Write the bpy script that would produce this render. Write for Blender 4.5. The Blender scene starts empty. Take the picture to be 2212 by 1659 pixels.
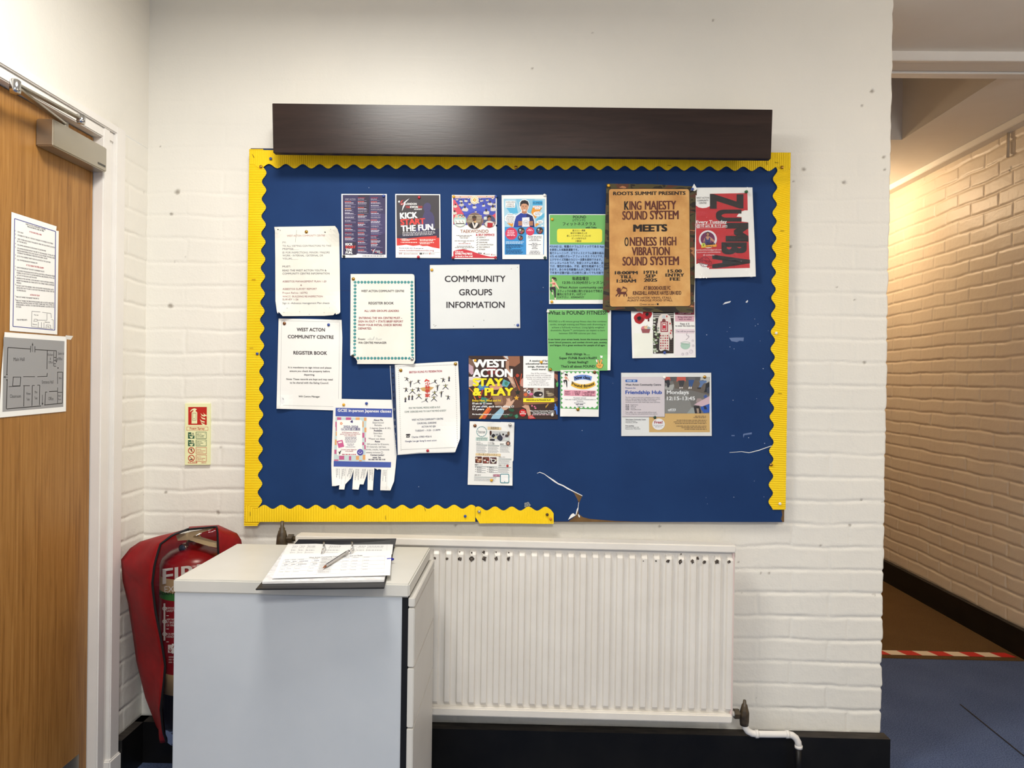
import bpy, bmesh, math, random
import numpy as np
from mathutils import Vector, Matrix

SC = bpy.context.scene
COL = SC.collection
random.seed(7)

# ------------------------------------------------------------------ camera
F = 1560.0; CX = 1106.0; CY = 829.5
CAM = np.array([0.0, -2.4, 1.28])
_d = np.array([1136 - CX, -(822 - CY), -F]); _d /= np.linalg.norm(_d)
_up = np.array([math.sin(0.0145), math.cos(0.0145), 0.0])
_z = _up - _d * _up.dot(_d); _z /= np.linalg.norm(_z)
_x = np.cross(_d, _z)
MC = np.stack([_x, _d, _z], 1)            # camera = MC @ world

def ray(px, py):
    return MC.T @ np.array([(px - CX) / F, -(py - CY) / F, -1.0])
def at(px, py, y=0.0):
    r = ray(px, py); return CAM + r * ((y - CAM[1]) / r[1])
def atx(px, py, x):
    r = ray(px, py); return CAM + r * ((x - CAM[0]) / r[0])
def atz(px, py, z):
    r = ray(px, py); return CAM + r * ((z - CAM[2]) / r[2])

cd = bpy.data.cameras.new('camera'); cam = bpy.data.objects.new('camera', cd); COL.objects.link(cam)
cd.sensor_fit = 'HORIZONTAL'; cd.sensor_width = 36.0; cd.lens = F / 2212.0 * 36.0
cd.clip_start = 0.05
R = MC.T
cam.matrix_world = Matrix(((R[0][0], R[0][1], R[0][2], CAM[0]), (R[1][0], R[1][1], R[1][2], CAM[1]), (R[2][0], R[2][1], R[2][2], CAM[2]), (0, 0, 0, 1)))
SC.camera = cam

# ------------------------------------------------------------------ world, lights, exposure
w = bpy.data.worlds.new('world'); SC.world = w; w.use_nodes = True
w.node_tree.nodes['Background'].inputs[0].default_value = (0.80, 0.89, 1.0, 1)
w.node_tree.nodes['Background'].inputs[1].default_value = 0.75
SC.view_settings.view_transform = 'Standard'; SC.view_settings.look = 'None'
SC.view_settings.exposure = 0.06; SC.view_settings.gamma = 1.0
SC.view_settings.use_curve_mapping = False

def lamp(name, loc, power, size, col, rot=(0, 0, 0), shape='RECTANGLE', sy=None):
    l = bpy.data.lights.new(name, 'AREA'); l.energy = power; l.color = col; l.shape = shape
    l.size = size; l.size_y = sy or size
    o = bpy.data.objects.new(name, l); COL.objects.link(o); o.location = loc; o.rotation_euler = rot
    return o
CEIL = 2.575
WARM = (1.0, 0.97, 0.91)
lamp('ceiling_and_fill_light', (-0.52, -1.04, CEIL - 0.07), 25, 0.42, WARM)
lamp('ceiling_and_fill_light', (0.2, -3.3, CEIL - 0.07), 66, 0.6, WARM)  # unseen fill lamp added behind the camera to even out the wall
def bulb(loc, power, col, r):
    l = bpy.data.lights.new('bulb_and_fill_light', 'POINT'); l.energy = power; l.color = col; l.shadow_soft_size = r
    o = bpy.data.objects.new('bulb_and_fill_light', l); COL.objects.link(o); o.location = loc
bulb((2.10, -1.35, CEIL - 0.42), 20, (1.0, 0.96, 0.90), 0.10)  # added point light, out of view, to brighten the passage ceiling
bulb((1.84, 2.3, CEIL - 0.13), 19, (1.0, 0.74, 0.47), 0.05)

# ------------------------------------------------------------------ materials
def lin(c):
    return tuple((v / 255 / 12.92) if v / 255 <= 0.04045 else ((v / 255 + 0.055) / 1.055) ** 2.4 for v in c) + (1.0,)
_mc = {}
def mat(c, rough=0.6, metal=0.0, spec=0.3, name=None):
    k = (c, rough, metal, spec)
    if k in _mc: return _mc[k]
    m = bpy.data.materials.new(name or 'ink'); m.use_nodes = True
    b = m.node_tree.nodes['Principled BSDF']
    b.inputs['Base Color'].default_value = lin(c); b.inputs['Roughness'].default_value = rough
    b.inputs['Metallic'].default_value = metal; b.inputs['Specular IOR Level'].default_value = spec
    _mc[k] = m; return m
class NT:
    def __init__(s, name, rough=0.6, spec=0.3):
        s.m = bpy.data.materials.new(name); s.m.use_nodes = True; s.t = s.m.node_tree
        s.b = s.t.nodes['Principled BSDF']; s.b.inputs['Roughness'].default_value = rough
        s.b.inputs['Specular IOR Level'].default_value = spec
        s.co = s.t.nodes.new('ShaderNodeTexCoord').outputs['Object']
    def n(s, ty, **k):
        x = s.t.nodes.new(ty)
        for a, v in k.items():
            if a in x.inputs: 
                if hasattr(v, 'is_linked'): s.t.links.new(v, x.inputs[a])
                else: x.inputs[a].default_value = v
            else: setattr(x, a, v)
        return x
    def l(s, a, b): s.t.links.new(a, b)
    def mapping(s, scale=(1, 1, 1), rot=(0, 0, 0)):
        x = s.n('ShaderNodeMapping', Scale=scale, Rotation=rot); s.l(s.co, x.inputs[0]); return x.outputs[0]
    def noise(s, scale, detail=4, rough=0.55, vec=None, dist=0.0):
        x = s.n('ShaderNodeTexNoise', Scale=scale, Detail=detail, Roughness=rough, Distortion=dist); s.l(vec or s.co, x.inputs['Vector']); return x.outputs[0]
    def ramp(s, fac, stops, const=False):
        x = s.t.nodes.new('ShaderNodeValToRGB'); r = x.color_ramp
        if const: r.interpolation = 'CONSTANT'
        while len(r.elements) < len(stops): r.elements.new(0.5)
        for e, (p, c) in zip(r.elements, stops): e.position = p; e.color = lin(c) if len(c) == 3 else c
        s.l(fac, x.inputs[0]); return x.outputs[0]
    def mix(s, fac, a, b, mode='MIX'):
        x = s.t.nodes.new('ShaderNodeMix'); x.data_type = 'RGBA'; x.blend_type = mode
        for v, i in ((fac, 0), (a, 6), (b, 7)):
            if hasattr(v, 'is_linked'): s.l(v, x.inputs[i])
            else: x.inputs[i].default_value = v
        return x.outputs[2]
    def col(s, c):
        if hasattr(c, 'is_linked'): s.l(c, s.b.inputs['Base Color'])
        else: s.b.inputs['Base Color'].default_value = lin(c)
    def bump(s, h, strength=0.3, dist=0.002):
        x = s.n('ShaderNodeBump', Strength=strength, Distance=dist); s.l(h, x.inputs['Height']); s.l(x.outputs[0], s.b.inputs['Normal'])

def paint_mat(name, c, c2, dirt=(120, 108, 92)):
    n = NT(name, 0.42, 0.35)
    base = n.mix(n.ramp(n.noise(2.2, 3), [(0.35, (0, 0, 0)), (0.7, (255, 255, 255))]), lin(c), lin(c2))
    a = n.n('ShaderNodeAttribute', attribute_name='mark')
    n.col(n.mix(a.outputs['Fac'], base, lin(dirt)))
    mo = n.n('ShaderNodeAttribute', attribute_name='mortar'); f1 = n.noise(140, 3); f2 = n.noise(115, 5, 0.65)
    mm = n.n('ShaderNodeMath', operation='MULTIPLY'); n.l(mo.outputs['Fac'], mm.inputs[0]); n.l(f2, mm.inputs[1])
    ad = n.n('ShaderNodeMath', operation='MULTIPLY_ADD'); n.l(mm.outputs[0], ad.inputs[0]); ad.inputs[1].default_value = 3.2; n.l(f1, ad.inputs[2])
    n.bump(ad.outputs[0], 0.30, 0.0022)
    return n.m
M_WALL = paint_mat('wall_paint', (236, 232, 222), (230, 227, 218))
M_WALLR = paint_mat('corridor_paint', (232, 218, 196), (226, 210, 188))
def simple_noise(name, c1, c2, scale, rough, bump=0.0, spec=0.3, vecscale=None, detail=5, lo=0.3, hi=0.7):
    n = NT(name, rough, spec); v = n.mapping(vecscale) if vecscale else None
    f = n.noise(scale, detail, vec=v); n.col(n.ramp(f, [(lo, c1), (hi, c2)]))
    if bump: n.bump(f, bump, 0.002)
    return n.m
M_CEIL = simple_noise('ceiling_paint', (234, 228, 218), (240, 235, 226), 3, 0.8)
M_GLOSSW = simple_noise('white_gloss_paint', (230, 226, 220), (236, 232, 226), 6, 0.3, 0.05)
M_BLACKB = simple_noise('black_skirting_paint', (13, 13, 14), (24, 23, 22), 9, 0.38, 0.1)
M_SKTOP = simple_noise('dusty_ledge', (30, 27, 25), (62, 55, 48), 14, 0.7, vecscale=(1, 6, 6))
def carpet(name, c1, c2):
    n = NT(name, 0.95, 0.05); f = n.noise(230, 3, 0.7); g = n.noise(5, 3)
    c = n.ramp(f, [(0.3, c1), (0.72, c2)])
    n.col(n.mix(n.ramp(g, [(0.3, (0, 0, 0)), (0.75, (110, 110, 110))]), c, lin(tuple(min(255, v + 14) for v in c2)))); n.bump(f, 0.9, 0.004); return n.m
M_CARPET = carpet('blue_carpet', (44, 58, 90), (112, 128, 166))
M_BROWN = carpet('brown_mat', (84, 62, 38), (122, 94, 60))
def wood(name, c1, c2, c3, scale, rough, axis=(1, 1, 1), spec=0.3, bump=0.08):
    n = NT(name, rough, spec)
    v = n.mapping(axis); f = n.noise(scale, 6, 0.65, v, 0.8); g = n.noise(scale * 5, 3, 0.5, v)
    c = n.ramp(f, [(0.28, c1), (0.5, c2), (0.75, c3)])
    n.col(n.mix(n.ramp(g, [(0.45, (0, 0, 0)), (0.75, (90, 90, 90))]), c, lin(c1))); n.bump(g, bump, 0.001); return n.m
M_OAK = wood('oak_veneer', (128, 86, 40), (158, 111, 56), (176, 130, 72), 3.2, 0.36, (34, 34, 1.1), 0.3, 0.12)
M_PLANK = wood('dark_stained_wood', (30, 20, 18), (43, 30, 26), (54, 38, 33), 4.0, 0.30, (0.7, 9, 9), 0.3, 0.10)
M_HARD = simple_noise('hardboard', (96, 72, 44), (122, 92, 56), 30, 0.8)
M_BLUE = simple_noise('blue_sugar_paper', (20, 51, 98), (25, 58, 107), 5, 0.7, 0.02, 0.2)
M_YEL = simple_noise('yellow_corrugated_card', (246, 206, 20), (250, 214, 36), 8, 0.62, 0.0, 0.25)
M_PAPER = simple_noise('white_paper', (236, 236, 231), (242, 242, 238), 3, 0.6, 0.02)
M_OLDP = simple_noise('worn_paper', (226, 224, 212), (238, 236, 226), 7, 0.65, 0.1)
M_RAD = simple_noise('radiator_enamel', (228, 222, 212), (236, 231, 222), 7, 0.33, 0.03, 0.4)
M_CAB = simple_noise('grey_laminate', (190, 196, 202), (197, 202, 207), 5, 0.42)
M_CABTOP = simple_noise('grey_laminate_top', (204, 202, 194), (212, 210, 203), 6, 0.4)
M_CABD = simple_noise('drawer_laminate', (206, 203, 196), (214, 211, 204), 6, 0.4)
M_RED = simple_noise('red_nylon', (132, 14, 20), (150, 19, 25), 40, 0.55, 0.08)
M_BLKPL = mat((20, 20, 22), 0.45, name='black_plastic')
M_DARKMETAL = simple_noise('tarnished_brass', (46, 38, 28), (86, 72, 52), 60, 0.38, 0.2, 0.5)
M_STEEL = mat((178, 172, 160), 0.3, 0.9, name='satin_steel')
M_CHROME = mat((205, 205, 205), 0.12, 1.0, name='chrome')
def laminate():
    n = NT('clear_laminate', 0.1, 0.5); t = n.t
    tr = t.nodes.new('ShaderNodeBsdfTransparent'); gl = t.nodes.new('ShaderNodeBsdfGlossy'); gl.inputs['Roughness'].default_value = 0.06
    tr.inputs[0].default_value = (0.93, 0.94, 0.95, 1)
    fr = n.n('ShaderNodeFresnel', IOR=1.45); bp = n.n('ShaderNodeBump', Strength=0.5, Distance=0.003)
    n.l(n.noise(16, 3), bp.inputs['Height']); n.l(bp.outputs[0], gl.inputs['Normal']); n.l(bp.outputs[0], fr.inputs['Normal'])
    mx = t.nodes.new('ShaderNodeMixShader'); n.l(fr.outputs[0], mx.inputs[0]); n.l(tr.outputs[0], mx.inputs[1]); n.l(gl.outputs[0], mx.inputs[2])
    n.l(mx.outputs[0], t.nodes['Material Output'].inputs[0]); return n.m
M_LAM = laminate()
def camo():
    n = NT('camouflage_print', 0.5, 0.3); v = n.mapping((5.5, 1, 13)); 
    a = n.noise(2.3, 2, 0.5, v, 0.6); v2 = n.mapping((6.5, 1, 15), (0, 0.2, 0)); b = n.noise(2.0, 2, 0.5, v2, 0.5)
    c = n.ramp(a, [(0.0, (40, 33, 25)), (0.42, (74, 66, 38)), (0.53, (88, 52, 34)), (0.62, (168, 112, 74))], True)
    n.col(n.mix(n.ramp(b, [(0.0, (0, 0, 0)), (0.58, (255, 255, 255))], True), c, lin((36, 30, 24)))); return n.m
M_CAMO = camo()
def parchment():
    n = NT('parchment_print', 0.5, 0.3)
    f = n.noise(9, 6, 0.6); n.col(n.ramp(f, [(0.3, (176, 122, 66)), (0.5, (204, 152, 88)), (0.7, (220, 174, 110))])); return n.m
M_PARCH = parchment()

# ------------------------------------------------------------------ mesh helpers
def link(name, me, m=None, parent=None):
    o = bpy.data.objects.new(name, me); COL.objects.link(o)
    if m:
        for x in (m if isinstance(m, (list, tuple)) else [m]): me.materials.append(x)
    if parent:
        o.parent = parent; o.matrix_parent_inverse = Matrix.Translation(-parent.location)
    return o
def mesh(name, vs, fs, m=None, parent=None, smooth=False, idx=None):
    me = bpy.data.meshes.new(name); me.from_pydata([tuple(map(float, v)) for v in vs], [], fs)
    if smooth: me.polygons.foreach_set('use_smooth', [True] * len(me.polygons))
    if idx: me.polygons.foreach_set('material_index', idx)
    me.update(); return link(name, me, m, parent)
def bmobj(name, bm, m=None, parent=None, smooth=False):
    me = bpy.data.meshes.new(name); bmesh.ops.recalc_face_normals(bm, faces=bm.faces); bm.to_mesh(me); bm.free()
    if smooth: me.polygons.foreach_set('use_smooth', [True] * len(me.polygons))
    return link(name, me, m, parent)
def box_bm(bm, p0, p1, bev=0.0):
    x0, y0, z0 = p0; x1, y1, z1 = p1
    vs = [bm.verts.new(v) for v in ((x0, y0, z0), (x1, y0, z0), (x1, y1, z0), (x0, y1, z0), (x0, y0, z1), (x1, y0, z1), (x1, y1, z1), (x0, y1, z1))]
    fs = [bm.faces.new([vs[i] for i in f]) for f in ((0, 1, 2, 3), (4, 5, 6, 7), (0, 1, 5, 4), (1, 2, 6, 5), (2, 3, 7, 6), (3, 0, 4, 7))]
    if bev: bmesh.ops.bevel(bm, geom=list({e for f in fs for e in f.edges}), offset=bev, segments=2, affect='EDGES')
def box(name, p0, p1, m, parent=None, bev=0.0):
    bm = bmesh.new(); box_bm(bm, p0, p1, bev); return bmobj(name, bm, m, parent)
def hexa(name, q0, q1, m, parent=None, bev=0.0):
    """solid between two quads (lists of four points)"""
    bm = bmesh.new(); a = [bm.verts.new(tuple(map(float, p))) for p in q0]; b = [bm.verts.new(tuple(map(float, p))) for p in q1]
    bm.faces.new(a); bm.faces.new(b[::-1])
    for i in range(4): bm.faces.new([a[i], b[i], b[(i + 1) % 4], a[(i + 1) % 4]])
    if bev: bmesh.ops.bevel(bm, geom=list(bm.edges), offset=bev, segments=2, affect='EDGES')
    return bmobj(name, bm, m, parent)
def frames(pts):
    pts = [Vector(p) for p in pts]; out = []
    n = None
    for i, p in enumerate(pts):
        t = (pts[min(i + 1, len(pts) - 1)] - pts[max(i - 1, 0)]).normalized()
        if n is None: n = t.orthogonal().normalized()
        else: n = (n - t * n.dot(t)).normalized()
        out.append((p, n, t.cross(n)))
    return out
def tube_bm(bm, pts, rad, seg=12, cap=True):
    rs = rad if isinstance(rad, (list, tuple)) else [rad] * len(pts); rings = []
    for (p, n, b), r in zip(frames(pts), rs):
        rings.append([bm.verts.new(p + (n * math.cos(a) + b * math.sin(a)) * r) for a in [2 * math.pi * k / seg for k in range(seg)]])
    for a, b in zip(rings, rings[1:]):
        for k in range(seg): bm.faces.new([a[k], a[(k + 1) % seg], b[(k + 1) % seg], b[k]])
    if cap: bm.faces.new(rings[0][::-1]); bm.faces.new(rings[-1])
def tube(name, pts, rad, m, parent=None, seg=12, smooth=True):
    bm = bmesh.new(); tube_bm(bm, pts, rad, seg); return bmobj(name, bm, m, parent, smooth)
def lathe(name, c, prof, m, parent=None, seg=28, idx=None):
    """prof: (radius, z) list about the vertical axis at c"""
    pts = [(c[0], c[1], c[2] + z) for r, z in prof]; vs = []; fs = []; ix = []
    for (r, z) in prof:
        for k in range(seg):
            a = 2 * math.pi * k / seg; vs.append((c[0] + r * math.cos(a), c[1] + r * math.sin(a), c[2] + z))
    for i in range(len(prof) - 1):
        for k in range(seg):
            fs.append((i * seg + k, i * seg + (k + 1) % seg, (i + 1) * seg + (k + 1) % seg, (i + 1) * seg + k)); ix.append(idx[i] if idx else 0)
    return mesh(name, vs, fs, m, parent, True, ix)
def tag(o, label, cat, group=None, kind=None):
    o['label'] = label; o['category'] = cat
    if group: o['group'] = group
    if kind: o['kind'] = kind
    return o
def thing(name, loc, label, cat, group=None):
    e = bpy.data.objects.new(name, None); COL.objects.link(e); e.empty_display_size = 0.05
    e.location = Vector(tuple(map(float, loc))); tag(e, label, cat, group); return e
def struct(o, label=None):
    o['kind'] = 'structure'
    if label: o['label'] = label
    return o

# ------------------------------------------------------------------ the walls: real brick relief under thick paint
rng = np.random.RandomState(3)
def vnoise(x, y, s, seed):
    r = np.random.RandomState(seed).rand(256, 256)
    x = x * s + 37.1; y = y * s + 11.7; xi = np.floor(x).astype(int); yi = np.floor(y).astype(int)
    fx = x - xi; fy = y - yi; fx = fx * fx * (3 - 2 * fx); fy = fy * fy * (3 - 2 * fy)
    g = lambda a, b: r[a % 256, b % 256]
    return (g(xi, yi) * (1 - fx) + g(xi + 1, yi) * fx) * (1 - fy) + (g(xi, yi + 1) * (1 - fx) + g(xi + 1, yi + 1) * fx) * fy - 0.5
COURSE = 0.0764
Z0 = at(1815, 832.5)[2] % COURSE
def brick_relief(U, Z, joints, depth, seed):
    """height field; joints(row parity) gives sorted joint positions along U"""
    Zw = Z + vnoise(U, Z, 7, seed) * 0.010 + vnoise(U, Z, 40, seed + 1) * 0.003
    Uw = U + vnoise(U, Z, 9, seed + 2) * 0.010 + vnoise(U, Z, 45, seed + 3) * 0.004
    q = (Zw - Z0) / COURSE; row = np.floor(q).astype(int); dz = np.abs(q - np.round(q)) * COURSE
    du = np.full(U.shape, 9.0)
    for par in (0, 1):
        m = (row % 2) == par
        js = np.array(joints(par)); k = np.searchsorted(js, Uw[m]); k0 = np.clip(k - 1, 0, len(js) - 1); k1 = np.clip(k, 0, len(js) - 1)
        du[m] = np.minimum(np.abs(Uw[m] - js[k0]), np.abs(Uw[m] - js[k1]))
    jw = 0.0052
    var = 0.55 + 0.9 * (vnoise(U, Z, 11, seed + 4) + 0.5)
    h = -np.exp(-(dz / jw) ** 2) * var
    h = np.minimum(h, -0.75 * np.exp(-(du / jw) ** 2) * (0.5 + 0.9 * (vnoise(U, Z, 13, seed + 5) + 0.5)))
    lip = np.exp(-((dz - 0.013) / 0.005) ** 2) * 0.35 * np.clip(vnoise(U, Z, 26, seed + 6) + 0.1, 0, 1)
    tone = (vnoise(row * 0.37 + np.floor(Uw / 0.115), row.astype(float), 1.0, seed + 7)) * 0.0012
    global MORTAR, SPECK
    dm = np.minimum(dz, du); MORTAR = np.clip(np.exp(-(dm / .009) ** 2) * (.55 + 1.2 * vnoise(U, Z, 9, seed + 12)), 0, 1)
    SPECK = np.where((dm < .006) & (vnoise(U, Z, 55, seed + 13) + .35 * vnoise(U, Z, 6, seed + 14) > .53), .32, 0.0)
    return (h + lip) * depth + tone + vnoise(U, Z, 4, seed + 8) * 0.002 + vnoise(U, Z, 70, seed + 9) * 0.0005
def grid_mesh(name, P, m, mark=None, mortar=None):
    nu, nv = P.shape[:2]; me = bpy.data.meshes.new(name)
    me.vertices.add(nu * nv); me.vertices.foreach_set('co', P.reshape(-1).astype(np.float32))
    i = np.arange(nu * nv).reshape(nu, nv); q = np.stack([i[:-1, :-1], i[1:, :-1], i[1:, 1:], i[:-1, 1:]], -1).reshape(-1)
    n = len(q) // 4; me.loops.add(n * 4); me.loops.foreach_set('vertex_index', q.astype(np.int32))
    me.polygons.add(n); me.polygons.foreach_set('loop_start', np.arange(0, n * 4, 4, dtype=np.int32)); me.polygons.foreach_set('loop_total', np.full(n, 4, np.int32))
    me.polygons.foreach_set('use_smooth', np.ones(n, bool)); me.update(calc_edges=True)
    if mark is not None:
        a = me.attributes.new('mark', 'FLOAT', 'POINT'); a.data.foreach_set('value', mark.reshape(-1).astype(np.float32))
    if mortar is not None:
        a = me.attributes.new('mortar', 'FLOAT', 'POINT'); a.data.foreach_set('value', mortar.reshape(-1).astype(np.float32))
    return link(name, me, m)
XL = at(314, 830)[0]; XR = at(1915, 830)[0]
def mm_joints(px): return at(px, 830)[0]
ja = [mm_joints(p) for p in (398, 548, 698, 848, 998)] + [mm_joints(p) for p in (1110, 1262, 1414, 1566, 1718, 1842)]
jb = [mm_joints(p) for p in (478, 628, 778, 928)] + [mm_joints(p) for p in (1036, 1188, 1340, 1492, 1645, 1798)]
rowA = int(np.floor((at(420, 440)[2] - Z0) / COURSE)) % 2       # course whose first joint is the half brick
us = np.linspace(XL - .02, XR, 614); zs = np.linspace(0, CEIL + 0.03, 640)
U, Z = np.meshgrid(us, zs, indexing='ij')
fade = np.clip((2.28 - Z) / 0.5, 0.28, 1.0) * np.clip(0.75 + (1.5 - Z) * 0.35, 0.6, 1.15)
H = brick_relief(U, Z, lambda p: ja if p == rowA else jb, 0.0028, 11) * fade; mort = MORTAR * np.clip((2.3 - Z) / .6, .12, 1); speck = SPECK
# chips and old screw holes in the paint: (px, py, radius m)
mark = speck * np.clip((1.9 - Z) / .3, 0, 1)
for px, py, r, dp in ((1884, 196, .006, .01), (1862, 228, .004, .002), (1909, 340, .006, .006), (1911, 367, .004, .004), (1737, 366, .006, .004), (1714, 391, .004, .003), (1822, 394, .007, .006), (1707, 533, .004, .003),
                      (383, 416, .010, .003), (369, 462, .006, .004), (367, 660, .009, .003), (346, 317, .003, .003), (358, 1064, .005, .008), (471, 1108, .006, .004), (1808, 620, .004, .002), (1846, 648, .004, .002), (1867, 782, .006, .002),
                      (1425, 1137, .005, .003), (984, 1135, .004, .003), (1662, 1238, .003, .002), (1595, 1214, .003, .002), (1644, 1238, .003, .002), (1837, 1135, .004, .003), (1773, 1179, .004, .003), (1862, 1080, .004, .003), (1280, 72, .003, .002), (1540, 44, .003, .002), (1150, 148, .003, .002)):
    c = at(px, py); d = np.hypot((U - c[0]) * 0.8, Z - c[2]) * (1 + 0.8 * vnoise(U, Z, 120, 5)); k = np.clip(1.7 - d / (r * .62), 0, 1); mark = np.maximum(mark, k * 0.7); H -= k * dp * 0.3
edge = np.clip((U - (XR - 0.02)) / 0.02, 0, 1)
Ux = U + edge * (H * 0.9 + vnoise(Z, Z * 0, 30, 9) * 0.006)
P = np.stack([Ux, -H, Z], -1)
# wrap the corner: a few more columns going back along the end of the wall
back = [np.stack([Ux[-1] , np.full_like(zs, y), zs], -1)[None] for y in (0.012, 0.05, 0.115)]
P = np.concatenate([P] + back, 0); mark = np.concatenate([mark, np.zeros((3, len(zs)))], 0); mort = np.concatenate([mort, np.zeros((3, len(zs)))], 0)
struct(grid_mesh('wall_back', P, M_WALL, mark, mort), 'painted white brick wall behind the notice board')
box('wall_back.001', (XL, 0.105, 0), (XR - 0.006, 0.115, CEIL), M_WALLR)['kind'] = 'structure'

# left wall, with the door opening; the frame position comes from the photo
YJ = atx(221, 880, XL + 0.018)[1]             # inner face of the far door jamb
YA = atx(264, 880, XL + 0.018)[1]             # outer edge of the architrave
XLEAF = at(196, 880, YJ)[0]                   # face of the door leaf
ZH = (atx(206, 301, XLEAF)[2] + atx(2, 179, XLEAF)[2]) / 2     # underside of the door head
ZA = atx(273, 285, XL + 0.018)[2]             # top of the architrave
def left_piece(name, y0, y1, z0, z1, seed, dep):
    us = np.linspace(y0, y1, max(4, int((y1 - y0) / 0.004))); zs = np.linspace(z0, z1, max(4, int((z1 - z0) / 0.004)))
    U, Z = np.meshgrid(us, zs, indexing='ij')
    j0 = [-0.115 - 0.229 * k for k in range(30)][::-1]; j1 = [-0.0 - 0.229 * k for k in range(30)][::-1]
    H = brick_relief(U, Z, lambda p: j0 if p == rowA else j1, dep, seed) * np.clip((2.28 - Z) / 0.5, 0.25, 1.0)
    mk = np.zeros(U.shape)
    return struct(grid_mesh(name, np.stack([XL + H, U, Z], -1), M_WALL, SPECK * np.clip((2.1 - Z) / .4, 0, 1), MORTAR * np.clip((2.3 - Z) / .6, .1, 1)))
left_piece('wall_left', YA - 0.01, 0.02, 0, ZA, 31, 0.0026)
left_piece('wall_left.001', -1.3, 0.02, ZA, CEIL + 0.03, 33, 0.0012)
struct(mesh('wall_left.002', [(XL, -5, 0), (XL, -1.3, 0), (XL, -1.3, CEIL), (XL, -5, CEIL)], [(0, 1, 2, 3)], M_WALL))

# corridor wall on the right
XC = atz(2212, 1421, 0.0)[0]
us = np.linspace(0.6, 3.6, 560); zs = np.linspace(0, CEIL + 0.02, 470); U, Z = np.meshgrid(us, zs, indexing='ij')
j0 = [0.05 + 0.229 * k for k in range(18)]; j1 = [0.165 + 0.229 * k for k in range(18)]
H = brick_relief(U, Z, lambda p: j0 if p else j1, 0.0048, 51)
mk = np.zeros(U.shape)
for px, py, r in ((2184, 362, .006), (2180, 369, .006)):
    c = atx(px, py, XC); k = np.clip(1.6 - np.hypot(U - c[1], Z - c[2]) / r, 0, 1); mk = np.maximum(mk, k)
struct(grid_mesh('wall_right', np.stack([XC - H, U, Z], -1), M_WALLR, np.maximum(mk, SPECK * .6), MORTAR * .6), 'painted brick wall of the passage in warm light')
struct(mesh('wall_right.001', [(XC, -5, 0), (XC, 0.6, 0), (XC, 0.6, CEIL), (XC, -5, CEIL)], [(0, 1, 2, 3)], M_WALLR))
struct(box('wall_end', (XL, 3.6, 0), (XC + 0.01, 3.65, CEIL), M_WALLR))
struct(box('wall_side', (XR - 1.0, 0.115, 0), (XR - 0.95, 3.6, CEIL), M_WALLR))

# floors
YF = atz(2000, 1424, 0.0)[1]
struct(mesh('floor', [(XL - .3, -5, 0), (XC, -5, 0), (XC, YF, 0), (XL - .3, YF, 0)], [(0, 1, 2, 3)], M_CARPET), 'blue carpet tiles')
s0 = atz(2074, 1522, 0.0); s1 = atz(2212, 1634, 0.0); dn = (s1 - s0); s2 = s1 + dn * 2.5
nrm = Vector((-dn[1], dn[0], 0)).normalized() * 0.0025
struct(mesh('trim_5', [Vector(s0) + nrm + Vector((0, 0, .002)), Vector(s0) - nrm + Vector((0, 0, .002)), Vector(s2) - nrm + Vector((0, 0, .002)), Vector(s2) + nrm + Vector((0, 0, .002))], [(0, 1, 2, 3)], M_BLKPL))
struct(box('floor.002', (XR - 1.0, YF, -0.02), (XC, 3.6, 0.004), M_BROWN), 'brown matting in the passage')

# ceiling with the light well over the passage
wa = atz(1926, 168, CEIL - .04); wb = atz(2175, 172, CEIL - .04); wc = atz(1955, 302, CEIL)
WX0, WX1 = XR - 0.4, (wb[0] + wc[0]) / 2; WY0, WY1 = (wa[1] + wb[1]) / 2, wc[1]
def rect_xy(x0, y0, x1, y1, z): return [(x0, y0, z), (x1, y0, z), (x1, y1, z), (x0, y1, z)]
vs = []; fs = []
for r in ((XL - .2, -5, XC, WY0), (XL - .2, WY0, WX0, WY1), (WX1, WY0, XC, WY1), (XL - .2, WY1, XC, 3.65)):
    fs.append(tuple(range(len(vs), len(vs) + 4))); vs += rect_xy(*r, CEIL)
struct(mesh('ceiling', vs, fs, M_CEIL))
zt = CEIL + 0.75
struct(mesh('ceiling.001', rect_xy(WX0, WY0, WX1, WY1, CEIL) + rect_xy(WX0, WY0, WX1, WY1, zt), [(0, 1, 5, 4), (1, 2, 6, 5), (2, 3, 7, 6), (3, 0, 4, 7), (4, 5, 6, 7)], M_CEIL))
y1 = atz(1926, 110, CEIL)[1]; ZL = CEIL - .036; y3 = atz(1926, 155, ZL)[1]
struct(box('trim_1', (XR - 0.6, y1, ZL), (XC, y1 + .02, CEIL + .01), M_GLOSSW, bev=0.002))
struct(box('ceiling.002', (XR - 0.6, y1 + .0205, ZL + .002), (XC, y3 - .004, CEIL - .0005), M_CEIL))
struct(box('trim_2', (XR - 0.6, y3 + .004, ZL - .004), (WX1 + 0.06, WY0, CEIL + .03), M_GLOSSW, bev=0.002))
struct(box('shadow_gap_strip', (XR - 0.6, y3 - .0035, ZL + .006), (WX1 + 0.05, y3 + .0035, CEIL - .001), M_BLKPL))  # black strip coloured in as the shadow gap between the ceiling trims
struct(box('trim_4', (XC - 0.055, -0.5, CEIL - 0.035), (XC + .01, 3.6, CEIL), M_CEIL, bev=0.003))

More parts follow.
